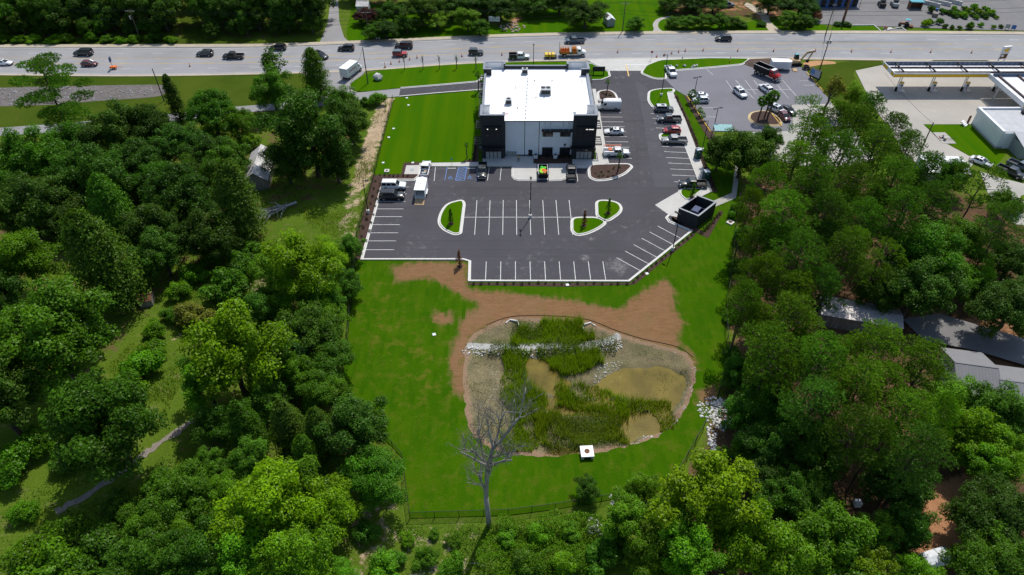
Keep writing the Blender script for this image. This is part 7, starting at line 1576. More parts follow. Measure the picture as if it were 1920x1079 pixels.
scatter('cattails', [[(958, 640), (975, 610), (1010, 600), (1075, 602), (1120, 620), (1128, 640), (1060, 648)], [(945, 660), (990, 655), (1000, 690), (985, 720), (1030, 745), (1015, 780), (1000, 850), (945, 855), (960, 780), (938, 720)], [(1005, 655), (1100, 652), (1130, 650), (1110, 690), (1080, 710), (1050, 700)], [(1045, 715), (1090, 705), (1140, 720), (1178, 742), (1170, 775), (1120, 760), (1040, 750)]], 80, .05, 1.6, 5, (.165, .28, .012), True, ph2, clump=.8, cth=-.45, label='tall green cattails growing in the pond')
scatter('reeds', [[(1180, 745), (1262, 745), (1268, 770), (1255, 805), (1215, 780), (1190, 775)], [(1000, 770), (1090, 755), (1180, 772), (1180, 830), (1120, 840), (1010, 835), (1015, 790)]], 85, .05, 1.4, 6, (.17, .26, .016), True, ph2, clump=.6, cth=-.3, label='thin green and brown reeds in the lower pond')
scatter('marsh_brush', [[(1020, 785), (1090, 768), (1165, 785), (1178, 822), (1110, 846), (1020, 836)], [(970, 605), (1040, 602), (1000, 640), (960, 640)], [(925, 645), (985, 640), (985, 662), (915, 664)], [(1000, 640), (1155, 632), (1150, 655), (1020, 670)]], 95, .085, 1.15, 7, (.07, .115, .010), False, ph2, label='dense brown-green brush in the lower pond')
scatter('dry_reeds', [[(880, 780), (960, 780), (1000, 850), (940, 850), (890, 820)], [(1010, 840), (1075, 832), (1060, 856), (1015, 858)], [(1035, 745), (1110, 742), (1100, 765), (1040, 770)]], 12, .035, .9, 8, (.33, .24, .11), True, ph2, clump=.6, label='straw coloured dead reeds at the left pond edge')
scatter('pond_weeds', [[(1185, 650), (1260, 655), (1295, 680), (1300, 720), (1285, 700), (1200, 665)], [(880, 660), (930, 670), (935, 760), (885, 770)], [(1200, 690), (1290, 690), (1280, 750), (1220, 745)], [(872, 660), (900, 612), (960, 598), (1040, 597), (1100, 605), (1150, 625), (1110, 640), (1000, 620), (930, 640), (890, 680)], [(872, 690), (900, 690), (905, 800), (940, 840), (890, 815), (870, 760)]], 16, .075, .42, 9, (.11, .16, .02), False, ph2, clump=.9, label='sparse weeds on the pond banks')
zz = lambda A: out_h(A)
mound = lambda A: out_h(A) + 1.5*np.maximum(0, fbm(A, 1.25, 77)*.8 + .35)
scatter('undergrowth', [[(905, 985), (960, 975), (1100, 962), (1150, 985), (1130, 1120), (880, 1120), (900, 1040)]], 150, .10, .8, 12, (.085, .20, .006), False, mound, label='dense low shrubs right of the dead tree trunk')
scatter('tall_weeds', [[(690, 1040), (770, 985), (900, 985), (900, 1100), (680, 1100)]], 46, .10, .8, 13, (.08, .19, .008), False, zz, clump=.55, label='weedy ground cover left of the dead tree trunk')
scatter('wild_grass', [[(560, 395), (665, 330), (690, 250), (720, 190), (735, 190), (668, 480), (640, 470), (600, 430)], [(200, 700), (300, 590), (500, 450), (540, 520), (340, 640), (330, 760), (250, 860), (60, 1000), (-60, 1000), (0, 880), (120, 860), (300, 760)], [(-60, 255), (480, 222), (470, 260), (-60, 300)], [(0, 500), (120, 480), (130, 560), (0, 545)]], 18, .06, .45, 14, (.14, .22, .012), True, zz, clump=.3, label='rough tall grass in the clearings left of the site')
scatter('forest_undergrowth', [[(1390, 430), (1480, 322), (1700, 330), (1940, 400), (1940, 600), (1680, 560), (1560, 540), (1400, 560)], [(1370, 600), (1560, 650), (1700, 780), (1640, 900), (1520, 1090), (1270, 1090), (1330, 850), (1372, 730)], [(0, 290), (480, 240), (640, 330), (480, 440), (280, 570), (0, 520)], [(340, 600), (640, 520), (640, 740), (750, 880), (560, 1100), (250, 1100), (340, 830)], [(-60, 70), (330, 66), (330, 10), (-60, 10)], [(395, 66), (600, 66), (600, 10), (395, 10)], [(-80, 1090), (-80, 930), (120, 960), (290, 880), (330, 1090)]], 5.5, .17, .75, 15, (.050, .11, .006), False, zz, clump=.2, label='leafy undergrowth on the woodland floor')
scatter('scrub', [[(190, 720), (300, 600), (480, 460), (520, 520), (350, 620), (330, 740), (240, 850), (60, 990), (-60, 1000), (0, 890), (110, 870), (290, 760)], [(560, 420), (660, 360), (690, 260), (705, 260), (665, 470), (600, 440)], [(-60, 1010), (60, 1010), (300, 870), (360, 800), (420, 800), (330, 900), (100, 1090), (-60, 1090)], [(1370, 420), (1400, 420), (1395, 700), (1365, 700)]], 14, .10, .55, 16, (.075, .17, .008), False, zz, clump=.45, label='low leafy scrub in the clearings')
# black silt fence along the upper pond rim
rimpts = smooth_line(SS([(912, 610), (960, 594), (1040, 593), (1102, 600), (1152, 619), (1205, 636), (1270, 651), (1299, 670)]), 5)
sf = thing('silt_fence', 'low black silt fence along the upper rim of the pond', 'fence', (0, 0, 0))
ribbon('fabric', rimpts, -.015, .015, -.05, .10, 'dark_brick', False, sf)
for i in range(0, len(rimpts), 2): MB().bx(rimpts[i][0]-.03, rimpts[i][0]+.03, rimpts[i][1]+.03, rimpts[i][1]+.09, -.05, .2).build('stake', 'wood_grey', sf)
# stones
def stones(name, polys, dens, r0, r1, seed, mat, label, hf=None, th=0.):
    rs = np.random.RandomState(seed); ico = np.array([(0, 0, 1), (.89, 0, .45), (.28, .85, .45), (-.72, .53, .45), (-.72, -.53, .45), (.28, -.85, .45), (.72, .53, -.45), (-.28, .85, -.45), (-.89, 0, -.45), (-.28, -.85, -.45), (.72, -.53, -.45), (0, 0, -1)])
    fc = np.array([(0, 1, 2), (0, 2, 3), (0, 3, 4), (0, 4, 5), (0, 5, 1), (1, 6, 2), (2, 7, 3), (3, 8, 4), (4, 9, 5), (5, 10, 1), (6, 7, 2), (7, 8, 3), (8, 9, 4), (9, 10, 5), (10, 6, 1)])
    Ps = []
    for q in polys:
        P = SS(q) if not isinstance(q[0][0], float) else q; xs = [p[0] for p in P]; ys = [p[1] for p in P]; n = int((max(xs)-min(xs))*(max(ys)-min(ys))*dens); A = np.c_[rs.uniform(min(xs), max(xs), n), rs.uniform(min(ys), max(ys), n)]; A = A[sdist(A, P) + .8*fbm(A, .8, seed) > th]; Ps.append(A)
    A = np.concatenate(Ps); n = len(A); r = rs.uniform(r0, r1, n)**1.0; Z = (hf(A) if hf else 0) + r*.25
    V = ico[None]*rs.uniform(.65, 1.25, (n, 12, 1))*np.stack([rs.uniform(.8, 1.3, n), rs.uniform(.8, 1.3, n), rs.uniform(.5, .85, n)], 1)[:, None, :]*r[:, None, None]
    V += np.c_[A, Z][:, None, :]; F = (fc[None] + (np.arange(n)*12)[:, None, None]).reshape(-1, 3)
    o = bpy.data.objects.new(name, mesh_np(name, V.reshape(-1, 3), F, mat)); link(o); tag(o, label, None, None, 'stuff')
ber = offset(BERM, -.5, False) + offset(BERM, -1.9, False)[::-1] if offset(BERM, 1, False)[1][1] > BERM[1][1] else offset(BERM, .5, False) + offset(BERM, 1.9, False)[::-1]
stones('riprap', [[(float(a), float(b)) for a, b in ber]], 7, .08, .22, 21, 'rock_pale', 'pale riprap stones of the berm across the pond', pond_h)
stones('riprap', [[(1305, 755), (1330, 738), (1365, 745), (1372, 790), (1360, 812), (1335, 800), (1312, 775)], [(1325, 800), (1350, 810), (1345, 850), (1330, 840)]], 11, .10, .27, 22, 'rock_pale', 'white riprap stones spilling outside the right fence', zz)
stones('riprap', [[(1100, 965), (1130, 960), (1150, 1000), (1140, 1030), (1105, 1000)], [(1145, 930), (1165, 935), (1160, 965), (1145, 960)]], 5, .1, .3, 23, 'rock_pale', 'white stones among bushes below the bottom fence', zz)
stones('shore_stones', [[(1226, 815), (1266, 780), (1290, 742), (1300, 705), (1296, 690), (1304, 690), (1306, 720), (1296, 752), (1274, 795), (1232, 826)], [(1262, 655), (1296, 672), (1306, 705), (1298, 705), (1290, 680), (1258, 662)], [(1155, 835), (1190, 800), (1215, 790), (1235, 812), (1180, 840)], [(1110, 680), (1170, 672), (1178, 720), (1120, 722)]], 4.0, .05, .14, 24, 'rock_pale', 'scattered pale stones on the right pond shore', ph2)
stones('ditch_stones', [[(-60, 168), (120, 164), (305, 162), (308, 174), (180, 188), (0, 198), (-60, 200)]], 1.1, .1, .28, 25, 'rock_grey', 'grey stones in the roadside ditch')
stones('rubble', [[(940, 46), (968, 40), (985, 52), (960, 62), (935, 58)]], 1.2, .15, .5, 26, 'rock_tan', 'tan rubble on the far bank right of the small white sign')
o = MB().ball((0, 0, .75), 1.25, 9, 6, 0, .85, .16, random.Random(8)).build('boulder', 'rock_pale', None, (*S(709.5, 150), .0)); tag(o, 'large white boulder alone on the front lawn', 'boulder')
rg = random.Random(15)
for i, (u, v, r) in enumerate(((1268.5, 126, .42), (1283, 126, .5), (1301, 126, .45), (1306, 125, .38), (1297, 128, .3))):
    o = MB().ball((0, 0, r*.4), r, 8, 5, 0, .7, .2, rg).build('rock', 'rock_grey' if i < 2 else 'rock_pale', None, (*S(u, v), .17)); tag(o, '%s rock on the grass strip edge of the neighbouring lot' % ('leftmost grey', 'second grey', 'pale upright', 'pale right hand', 'small pale low')[i], 'rock', 'rocks on the grass strip')
# ================================================================== filling station
t = thing('fuel_canopy', 'long fuel canopy with white deck, dark beams and yellow fascia at the right', 'canopy', (98, 166, 0))
L_ = 50; D_ = 6.6; zc = 4.8
for i in range(25): MB().bx(i*2+.03, i*2+1.97, .15, D_-.15, zc, zc+.12).build('deck_panel', 'gas_white', t)
MB().bx(-.12, 24.2, -.12, 0, zc-.15, zc+.66).build('fascia_band', 'gas_yellow', t); MB().bx(-.14, 24.2, -.14, 0, zc+.661, zc+1.0).build('fascia', 'gas_white', t)
MB().bx(-.14, 0, .001, D_, zc-.1, zc+1.0).build('fascia', 'gas_white', t); MB().bx(-.17, -.141, .3, 1.6, zc, zc+.8).bx(-.17, -.141, 3.8, 6.2, zc, zc+.8).build('fascia_panel', 'gas_yellow', t)
MB().bx(-.14, L_, D_+.001, D_+.14, zc-.1, zc+1.0).build('fascia', 'gas_blue', t); MB().bx(-.16, L_, D_+.001, D_+.18, zc+1.001, zc+1.06).build('coping', 'galvanised', t)
for y in (1.9, 4.6): MB().bx(.1, L_, y-.12, y+.12, zc+.121, zc+.5).build('beam', 'gas_steel_dark', t)
for x in (3.0, 11.2, 19.4, 27.6, 36): MB().bx(x-.14, x+.14, .1, D_-.1, zc+.501, zc+.8).build('cross_beam', 'black_metal', t)
for i in range(40): MB().bx(i*1.25-.03, i*1.25+.03, D_-.05, D_, zc+.13, zc+.95).build('rib', 'steel', t)
PX = [S(u, 163) for u in (1680, 1741, 1802, 1861)]
for i, (x, y) in enumerate(PX):
    for dx in (-.9, .9): MB().tube((x-98+dx*.6, 3.3+dx*.5, 0), (x-98+dx*.6, 3.3+dx*.5, zc), .13, n=8).build('column', 'gas_white', t)
    p = thing('fuel_pump', '%s fuel pump from the left under the long canopy' % ('first', 'second', 'third', 'fourth')[i], 'fuel pump', (x, 166+2.2, .03), R(8), 'fuel pumps')
    MB().bx(-.9, .9, -1.3, 1.3, 0, .18).build('island', 'kerb', p); MB().bx(-.45, .45, -.35, .35, .18, 1.9).build('dispenser', 'gas_white', p); MB().bx(-.47, .47, -.37, .37, 1.901, 2.2).build('top', 'gas_yellow', p); MB().bx(-.3, .3, -.38, -.351, 1.2, 1.6).build('display', 'black_metal', p); MB().bx(-.2, .2, -.38, -.351, .5, .9).build('panel', 'red', p)
    b = MB().tube((0, 0, 0), (0, 0, .95), .3, .34, 10).tube((0, 0, .95), (0, 0, 1.15), .34, .12, 10).build('litter_bin', 'black_metal', None, (x-1.25, 166+1.6, .03)); tag(b, 'black litter bin beside the %s fuel pump from the left' % ('first', 'second', 'third', 'fourth')[i], 'bin', 'litter bins at the pumps')
t = thing('fuel_canopy', 'second fuel canopy joining at right angles with a white edge and dark beams', 'canopy', (122.2, 149.5, 0))
for i in range(8): MB().bx(.15, 22, i*2.05+.03, i*2.05+2.0, zc, zc+.12).build('deck_panel', 'gas_white', t)
MB().bx(-.14, 0, 0, 16.3, zc-.1, zc+1.0).build('fascia', 'gas_white', t); MB().bx(-.14, 22, -.14, -.001, zc-.1, zc+1.0).build('fascia', 'gas_yellow', t); MB().bx(1.0, 22, 16.31, 16.4, zc-.1, zc+1.0).build('fascia', 'gas_blue', t)
for x in (2.5, 7.5, 12.5): MB().bx(x-.18, x+.18, .1, 16.2, zc+.121, zc+.5).build('beam', 'gas_steel_dark', t)
for x in (2.5, 12.5):
    for y in (2, 14): MB().tube((x, y, 0), (x, y, zc), .15, n=8).build('column', 'gas_white', t)
# price sign
x, y = S(1875, 118); h = hgt(y, 88); t = thing('price_sign', 'tall white filling station sign with an orange shell emblem and a price board', 'sign', (x, y, .05), R(12))
for s in (-1, 1): MB().bx(s*1.0-.12, s*1.0+.12, -.12, .12, 0, h*.55).build('leg', 'gas_white', t)
p = MB().bx(-1.25, 1.25, -.22, .22, h*.56, h).build('panel', 'gas_white', t); MB().bx(-1.3, 1.3, -.26, .26, h+.001, h+.1).build('cap', 'white_paint', t)
b = MB().bx(-1.1, 1.1, -.16, .16, h*.26, h*.55).build('price_board', 'rust', t); MB().bx(-.9, -.1, -.18, -.161, h*.38, h*.5).build('price_field', 'white_paint', b)
mb = MB(); r = h*.17; zc0 = h*.76                       # scallop emblem: fan of seven ribs on a short base
for k in range(9):
    a0, a1 = R(200-k*220/9), R(200-(k+1)*220/9); rr = r; cz = zc0-r*.35
    mb.add([(0, -.235, cz-r*.3), (rr*math.cos(a0), -.235, cz+rr*.55+rr*.62*math.sin(a0)), (rr*1.04*math.cos((a0+a1)/2), -.24, cz+rr*.55+rr*.66*math.sin((a0+a1)/2)), (rr*math.cos(a1), -.235, cz+rr*.55+rr*.62*math.sin(a1))], [(3, 2, 1, 0)])
mb.build('shell_emblem', 'gas_yellow', p)
# store
t = thing('store_building', 'low white store with a broad pale flat roof beside the grass plot', 'building', (112, 138.7, 0))
MB().bx(0, 40, 0, 11.2, 0, 4.0).build('wall', 'gas_white', t); MB().bx(.35, 40, .35, 10.9, 4.001, 4.15).build('roof', 'roof_grey', t)
MB().bx(-.3, .34, -.2, 11.4, 3.6, 4.6).build('roof_fascia', 'gas_white', t); MB().bx(-.01, 1.5, -.01, 11.2, 0, .5).build('plinth', 'concrete_old', t)
MB().bx(.341, 40, 10.91, 11.4, 3.6, 4.6).build('roof_fascia', 'gas_white', t); MB().bx(3.0, 40, -4.5, -.01, 0, 3.0).build('rear_wing', 'unit_grey', t); MB().add([(2.6, -5.0, 2.9), (40, -5.0, 2.9), (40, .36, 4.1), (2.6, .36, 4.1), (2.6, -5.0, 3.05), (40, -5.0, 3.05), (40, .36, 4.25), (2.6, .36, 4.25)], [(4, 5, 6, 7), (0, 3, 2, 1), (0, 1, 5, 4), (3, 0, 4, 7)]).build('rear_roof', 'roof_grey', t)
MB().bx(9, 10.2, 8.5, 9.3, 4.15, 4.9).build('roof_unit', 'dark_metal', t)
x, y = S(1812, 237); t = thing('outdoor_steps', 'white outdoor steps against the left end of the store', 'steps', (x, y, 0), R(40))
for i in range(4): MB().bx(-.7, .7, i*.35, i*.35+.3, 0 if i == 0 else i*.22, (i+1)*.22).build('step', 'white_paint', t)
o = MB().bx(-.2, .2, -.15, .15, 0, 1.9).build('brown_post', 'rust', None, (*S(1814, 231), .03)); tag(o, 'short brown post beside the white steps at the store', 'post')
x, y = S(1771, 262); t = thing('boat_trailer', 'small empty black and white trailer frame on the concrete pad', 'trailer', (x, y, .08), R(-8))
MB().bx(-1.2, 1.2, -.55, -.45, .35, .43).build('rail', 'black_metal', t); MB().bx(-1.2, 1.2, .45, .55, .35, .43).build('rail', 'white_paint', t); MB().tube((1.2, 0, .4), (2.3, 0, .4), .05, n=6).build('drawbar', 'black_metal', t); wheels(t, (-.3,), .75, .28)
MB().bx(-1.25, -1.2, -.6, .6, .3, .55).build('light_bar', 'red', t)
def gable(name, label, cat, a, b, halfw, z0, z1, roofmat, wallmat, over=.4, ribs=0, ends=True, group=None):
    """house with its ridge from a to b"""
    a, b = Vector(a), Vector(b); c = (a+b)/2; L = (b-a).length/2; rz = math.atan2(b.y-a.y, b.x-a.x)
    t = thing(name, label, cat, (c.x, c.y, 0), rz, group); w = halfw-over
    MB().bx(-L+over, L-over, -w, w, -.1, z0).build('wall', wallmat, t)
    if ends:
        for s in (-1, 1): MB().add([(s*(L-over), -w, z0), (s*(L-over), w, z0), (s*(L-over), 0, z1-.1), (s*(L-over-.1), -w, z0), (s*(L-over-.1), w, z0), (s*(L-over-.1), 0, z1-.1)], [(0, 1, 2), (3, 5, 4)]).build('gable_end', wallmat, t)
    sl = math.hypot(halfw, z1-z0); an = math.atan2(z1-z0, halfw); n = max(1, int(2*L/(ribs or 1e9)))
    for s in (-1, 1):
        r = MB().add([(-L, 0, z1), (L, 0, z1), (L, s*halfw, z0), (-L, s*halfw, z0), (-L, 0, z1+.08), (L, 0, z1+.08), (L, s*halfw, z0+.08), (-L, s*halfw, z0+.08)], [(4, 5, 6, 7) if s < 0 else (7, 6, 5, 4), (0, 3, 2, 1), (3, 7, 6, 2), (0, 4, 7, 3), (1, 2, 6, 5)]).build('roof_slope', roofmat, t)
        if ribs and (s < 0 or name != 'grey_house'):
            for i in range(n+1):
                x = -L + 2*L*i/n; MB().add([(x-.05, 0, z1+.081), (x+.05, 0, z1+.081), (x+.05, s*halfw, z0+.081), (x-.05, s*halfw, z0+.081), (x, 0, z1+.11), (x, s*halfw, z0+.11)], [(0, 4, 5, 3), (4, 1, 2, 5), (3, 5, 2)]).build('roof_rib', roofmat, r)
    MB().bx(-L, L, -.14, .14, z1+.05, z1+.12).build('ridge_cap', roofmat, t); return t
g = gable('cottage', 'small old house with a white metal roof half hidden under the dark oak', 'house', S(489, 268, 5.0), S(472, 322, 5.0), 2.7, 2.5, 4.5, 'metal_roof_rusty', 'wood_grey', .35, .8)
MB().bx(2.0, 6.2, -3.6, -2.0, 2.5, 2.6).build('porch_roof', 'metal_roof', g)
g = gable('workshop', 'low building with a pale white metal roof at the end of the drive', 'building', S(1732, 301, 3.6), S(1812, 305, 3.6), 3.6, 2.8, 3.6, 'gas_white', 'siding', .3, 1.2)
g = gable('grey_house', 'house with a grey shingle and metal roof among the right pines', 'house', S(1790, 680, 5.2), S(1872, 691, 5.2), 5.0, 3.2, 5.2, 'shingle', 'siding', .4, .45)
g = gable('grey_house', 'lower wing of the grey roofed house, cut by the right edge', 'house', S(1874, 712, 4.6), S(2010, 730, 4.6), 4.6, 3.0, 4.6, 'shingle', 'siding', .4, .45)
x = gable('corrugated_shed', 'long shed with a corrugated grey metal roof among the right pines', 'shed', S(1540, 568, 3.2), S(1692, 594, 3.2), 2.5, 2.7, 3.3, 'metal_roof', 'wood_grey', .25, .42)
g = gable('tumbledown_shed', 'small collapsed rusty shed under the big cedar', 'shed', S(258, 556, 1.7), S(284, 552, 1.7), 1.2, 1.2, 1.9, 'rust', 'wood_grey', .1)
g = gable('garden_shed', 'small white garden shed across the road beside the dark oak', 'shed', S(1139, 26, 2.4), S(1147, 36, 2.4), 1.3, 2.0, 2.7, 'gas_white', 'unit_grey', .1)
g = gable('white_house', 'pale roofed house showing between trees right of the private road', 'house', S(668, 4, 3.5), S(692, 4, 3.5), 2.2, 2.8, 3.8, 'rock_pale', 'siding', .2)
# gravel/asphalt yard by the grey house
sheet('shaded_drive', SS([(1690, 600), (1760, 590), (1930, 640), (2100, 700), (2100, 760), (1930, 690), (1830, 660), (1730, 640)]), .06, 'gravel_yard', hf=lambda P: out_h(P)*0 + .2)
o = MB().bx(-.35, .35, -.3, .3, 0, 1.0).build('cabinet', 'white_paint', None, (*S(1741, 560), .1)); tag(o, 'small white cabinet in the dark shade beyond the corrugated shed', 'cabinet')
# covered boat bottom right
x, y = S(1756, 1046, 1.0); t = thing('covered_trailer', 'trailer under a pale silver cover with a teal end, in the bottom right woods', 'trailer', (x, y, 0), R(14))
MB().loft([[(-2.0, -.95, .7), (-2.0, .95, .7), (-2.0, .85, 1.5), (-2.0, 0, 1.75), (-2.0, -.85, 1.5)], [(1.2, -1.0, .7), (1.2, 1.0, .7), (1.2, .9, 1.6), (1.2, 0, 1.9), (1.2, -.9, 1.6)]]).build('cover', 'tarp', t)
MB().loft([[(1.21, -1.0, .7), (1.21, 1.0, .7), (1.21, .9, 1.6), (1.21, 0, 1.9), (1.21, -.9, 1.6)], [(1.7, -.9, .7), (1.7, .9, .7), (1.7, .8, 1.4), (1.7, 0, 1.6), (1.7, -.8, 1.4)]]).build('cover_end', 'teal', t)
MB().bx(-.15, .1, -1.02, 1.02, .7, .9).build('strap', 'unit_grey', t); MB().add([(-.1, -.9, 1.57), (.1, -.9, 1.575), (.1, 0, 1.86), (-.1, 0, 1.855), (.1, .9, 1.575), (-.1, .9, 1.57)], [(0, 1, 2, 3), (3, 2, 4, 5)]).build('strap', 'unit_grey', t)
MB().bx(-2.0, 1.6, -.9, .9, .35, .69).build('hull', 'red', t); wheels(t, (-.4,), 1.05, .32)
o = MB().bx(-.4, .4, -.4, .4, 0, .9).tube((0, 0, .9), (0, 0, 1.1), .4, .2, 8).build('water_tank', 'tarp', None, (*S(1606, 947), 0)); tag(o, 'small pale tank among the trunks left of the orange earth', 'tank')
# pale green canopy, sign board, tyres
x, y = S(1356, 240, 2.6); t = thing('carport', 'pale green flat canopy at the corner of the neighbouring lot', 'canopy', (x, y, 0), R(-4))
for i in range(6): MB().bx(-2.1+i*.72, -2.1+i*.72+.69, -1.6, 1.6, 2.6, 2.66).build('roof_panel', 'teal_roof', t)
for a in (-1.9, 1.9):
    for b in (-1.4, 1.4): MB().tube((a, b, 0), (a, b, 2.6), .06, n=6).build('post', 'galvanised', t)
x, y = S(1526, 150); t = thing('sign_board', 'dark framed sign board with a pale blue face at the lot corner', 'sign', (x, y, 0), R(-58))
MB().bx(-1.6, 1.6, -.2, .2, .5, 2.9).build('frame', 'black_metal', t); MB().bx(-1.5, 1.5, -.22, -.201, .9, 2.8).build('face', 'roof_grey', t); MB().bx(-1.45, -.3, -.235, -.221, 1.5, 2.6).build('emblem', 'marking_blue', t)
for s in (-1.2, 1.2): MB().bx(s-.12, s+.12, -.12, .12, 0, .5).build('leg', 'black_metal', t)
for i, (u, v) in enumerate(((1509, 131), (1514, 130), (1511, 128))):
    mb = MB(); 
    rings = []
    for k in range(14):
        a = 2*math.pi*k/14; rings.append([((.45+.17*math.cos(b))*math.cos(a), (.45+.17*math.cos(b))*math.sin(a), .17+.17*math.sin(b)) for b in [2*math.pi*j/8 for j in range(8)]])
    rings.append(rings[0]); mb.loft(rings, caps=False); o = mb.build('tyre', 'rubber', None, (*S(u, v), (0, 0, .36)[i])); o.scale = (1.3, 1.3, 1.2); tag(o, '%s black tyre of the small pile by the excavator' % ('left', 'right', 'topmost')[i], 'tyre', 'tyres by the excavator')
# monument sign behind the building, at the entrance
x, y = S(1122, 140); t = thing('monument_sign', 'dark monument sign on the lawn tip at the entrance', 'sign', (x, y, .03), R(0))
MB().bx(-1.7, 1.7, -.15, .15, .9, 2.2).build('board', 'dark_metal', t)
for s in (-1.4, 1.4): MB().bx(s-.12, s+.12, -.1, .1, 0, .9).build('leg', 'black_metal', t)
o = bpy.data.objects.new('bed_shrub', sm[0]); link(o, None, (*S(1104, 140), .05)); o.scale = (3, 3, 3.4); o.color = rgb((.08, .11, .02)); tag(o, 'larger plant beside the dark monument sign', 'shrub')
for i, u in enumerate((702, 707, 712)):
    x, y = S(u, 79); t = thing('mailbox', '%s of three roadside mailboxes right of the private road' % ('left', 'middle', 'right')[i], 'mailbox', (x, y, 0), 0, 'roadside mailboxes'); MB().bx(-.05, .05, -.05, .05, 0, 1.05).build('post', 'wood_grey', t); MB().bx(-.12, .12, -.28, .28, 1.05, 1.3).build('box', 'pale_plastic' if i else 'black_metal', t)
x, y = S(927, 49); t = thing('notice_board', 'small white notice board on legs on the far bank', 'sign', (x, y, 0), R(-4)); MB().bx(-1.7, 1.7, -.06, .06, 1.4, 2.9).build('board', 'gas_white', t)
for s in (-1.4, 1.4): MB().bx(s-.08, s+.08, -.08, .08, 0, 1.4).build('leg', 'black_metal', t)
# ------------------------------------------------------------------ nursery beyond the road
x, y = S(1570, 14); t = thing('nursery_office', 'dark fronted nursery shed with a pale roof at the top of the yard', 'building', (x, y, 0), R(3))
MB().bx(-6.5, 6.5, 0, 6, 0, 3.0).build('wall', 'nursery_blue', t); MB().bx(-7, 7.2, -1.2, 6.5, 3.0, 3.15).build('roof', 'gas_white', t)
for i in range(5): MB().bx(-5.8+i*2.6, -4.2+i*2.6, -.05, -.001, .2, 2.4).build('opening', 'black_metal', t)
for a in (-6.6, -2, 2.4, 6.8): MB().tube((a, -1.0, 0), (a, -1.0, 3.0), .07, n=6).build('post', 'dark_metal', t)
x, y = S(1716, 18); t = thing('market_stall', 'open brown shed with a bright teal roof in the nursery yard', 'shed', (x, y, 0), R(-4))
MB().bx(-1.9, 1.9, 2.0, 2.1, 0, 2.3).build('back_wall', 'rust', t); MB().bx(-1.9, -1.8, 0, 2.0, 0, 2.3).build('side_wall', 'rust', t); MB().bx(1.8, 1.9, 0, 2.0, 0, 2.3).build('side_wall', 'rust', t); MB().bx(-2.1, 2.1, -.3, 2.3, 2.301, 2.42).build('roof', 'teal', t)
for i, u in enumerate((1652, 1676)):
    x, y = S(u, 12); t = thing('parked_machine', ('left', 'right')[i] + ' dark machine parked at the top of the nursery yard', 'machine', (x, y, 0), R(80)); MB().loft([ring(-2, .9, .5, 1.4), ring(-.5, .95, .5, 1.6), ring(1.2, .9, .5, 1.2), ring(1.9, .7, .6, 1.0)]).build('body', 'plastic_black' if i == 0 else 'unit_grey', t); MB().bx(-1.0, .4, -.7, .7, 1.55, 2.3).build('cab', 'glass_dark', t); wheels(t, (-1.2, 1.1), .95, .5)
for i, (u, v) in enumerate(((1742, 10), (1762, 8), (1783, 6))):
    x, y = S(u, v); t = thing('block_bay', '%s concrete block bay wall in the nursery' % ('left', 'middle', 'right')[i], 'wall', (x, y, 0), R(-42), 'concrete bay walls of the nursery')
    for k in range(5):
        for m_ in range(2): MB().bx(-3.2+k*1.3+.02*m_, -3.2+k*1.3+1.26, -.3, .3, m_*.6+.005, m_*.6+.59).build('block', 'rock_pale', t)
x, y = S(1694, 50); t = thing('tractor', 'small red tractor in the middle of the nursery yard', 'tractor', (x, y, 0), R(165))
MB().bx(-.2, 1.5, -.3, .3, .6, 1.15).build('bonnet', 'rust', t); MB().bx(-.9, -.2, -.35, .35, .7, 1.0).build('seat', 'plastic_black', t)
for s in (-1, 1): MB().tube((-.7, s*.5, .65), (-.7, s*.8, .65), .65, n=16).build('rear_wheel', 'rubber', t); MB().tube((1.2, s*.45, .35), (1.2, s*.65, .35), .35, n=14).build('front_wheel', 'rubber', t)
for s in (-1, 1): MB().tube((-1.0, s*.4, .9), (-1.0, s*.4, 2.2), .04, n=6).build('roll_bar', 'rust', t)
MB().bx(-1.4, .1, -.6, .6, 2.2, 2.28).build('sunshade', 'teal', t); MB().bx(-2.6, -1.4, -.7, .7, .2, .5).build('mower', 'rust', t)
x, y = S(1659, 56); t = thing('flower_planter', 'round stone planter with red flowers at the corner of the nursery lawn', 'planter', (x, y, .04)); MB().tube((0, 0, 0), (0, 0, .6), .5, .7, 14).build('bowl', 'rock_tan', t); MB().ball((0, 0, .7), .6, 10, 5, 0, .5, .2, random.Random(3)).build('flowers', 'rust', t)
x, y = S(1752, 30); t = thing('tall_trough', 'tall dark timber display with a blue barrel on it in the nursery', 'display', (x, y, 0), R(-25)); MB().bx(-.8, .8, -1.6, 1.6, 0, 1.2).build('frame', 'wood_grey', t); MB().tube((.2, 1.1, 1.201), (.2, 1.1, 2.0), .4, n=12).build('barrel', 'nursery_blue', t)
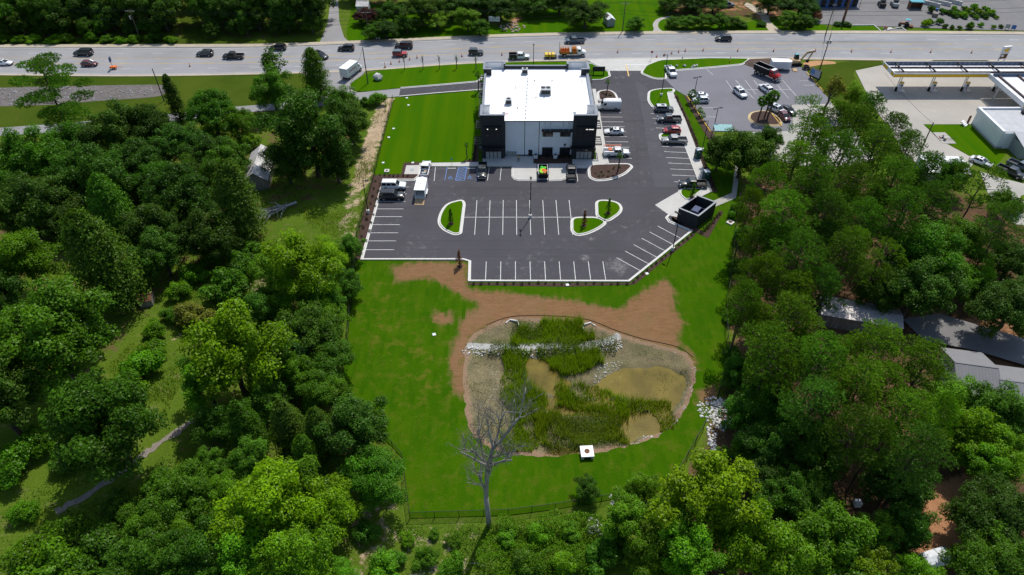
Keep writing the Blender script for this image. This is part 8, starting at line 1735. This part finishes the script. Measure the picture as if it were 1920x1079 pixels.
for u, v, m, lab in ((1887, 56, 'unit_grey', 'grey board'), (1898, 58, 'nursery_blue', 'blue board')):
    x, y = S(u, v); t = thing('roadside_board', lab + ' standing by the road at the nursery exit', 'sign', (x, y, 0), R(-20)); MB().bx(-.6, .6, -.05, .05, .5, 1.7).build('panel', m, t)
    for s in (-.5, .5): MB().bx(s-.04, s+.04, -.04, .04, 0, .5).build('leg', 'black_metal', t)
nr = random.Random(31)
rows = (('first', [(1768, 22), (1795, 36)], 6), ('second', [(1785, 18), (1812, 38)], 7), ('third', [(1803, 16), (1832, 38)], 7), ('fourth', [(1822, 15), (1850, 38)], 7), ('fifth', [(1842, 16), (1870, 38)], 6))
for nm, ((u0, v0), (u1, v1)), n in rows:
    for i in range(n):
        k = (i+.5)/n; x, y = S(u0+(u1-u0)*k, v0+(v1-v0)*k); s = nr.uniform(.42, .75)
        plant_at('shrub%d' % nr.randrange(3), x, y, s, nr.choice(['lt', 'md', 'yl', 'bl']), '%s shrub from the back in the %s row of pots at the nursery' % (nth(i+1), nm), 'potted shrubs, %s nursery row' % nm, s, 0)
for i, (u, v, s, tint) in enumerate(((1735, 50, .8, 'yl'), (1742, 46, .7, 'lt'), (1760, 46, .75, 'md'), (1772, 53, .5, 'md'), (1784, 55, .5, 'md'), (1798, 56, .5, 'lt'), (1818, 54, .8, 'md'), (1838, 51, .55, 'lt'), (1862, 54, .45, 'lt'), (1875, 53, .45, 'md'), (1745, 24, .9, 'dk'), (1765, 26, .7, 'lt'))):
    plant_at('shrub%d' % (i % 3), *S(u, v), s, tint, '%s ornamental shrub from the left along the nursery frontage' % ('first', 'second', 'third', 'fourth', 'fifth', 'sixth', 'seventh', 'eighth', 'ninth', 'tenth', 'eleventh', 'twelfth')[i], 'ornamental shrubs of the nursery', s*1.1, 0)
for i, (u, v) in enumerate(((1665, 55), (1688, 58), (1675, 58))):
    slab('paved_bed', [(u-9, v-3), (u+6, v-3), (u+12, v+2.2), (u-3, v+2.2)], 'gravel_yard' if i else 'concrete', .05+.004*i)
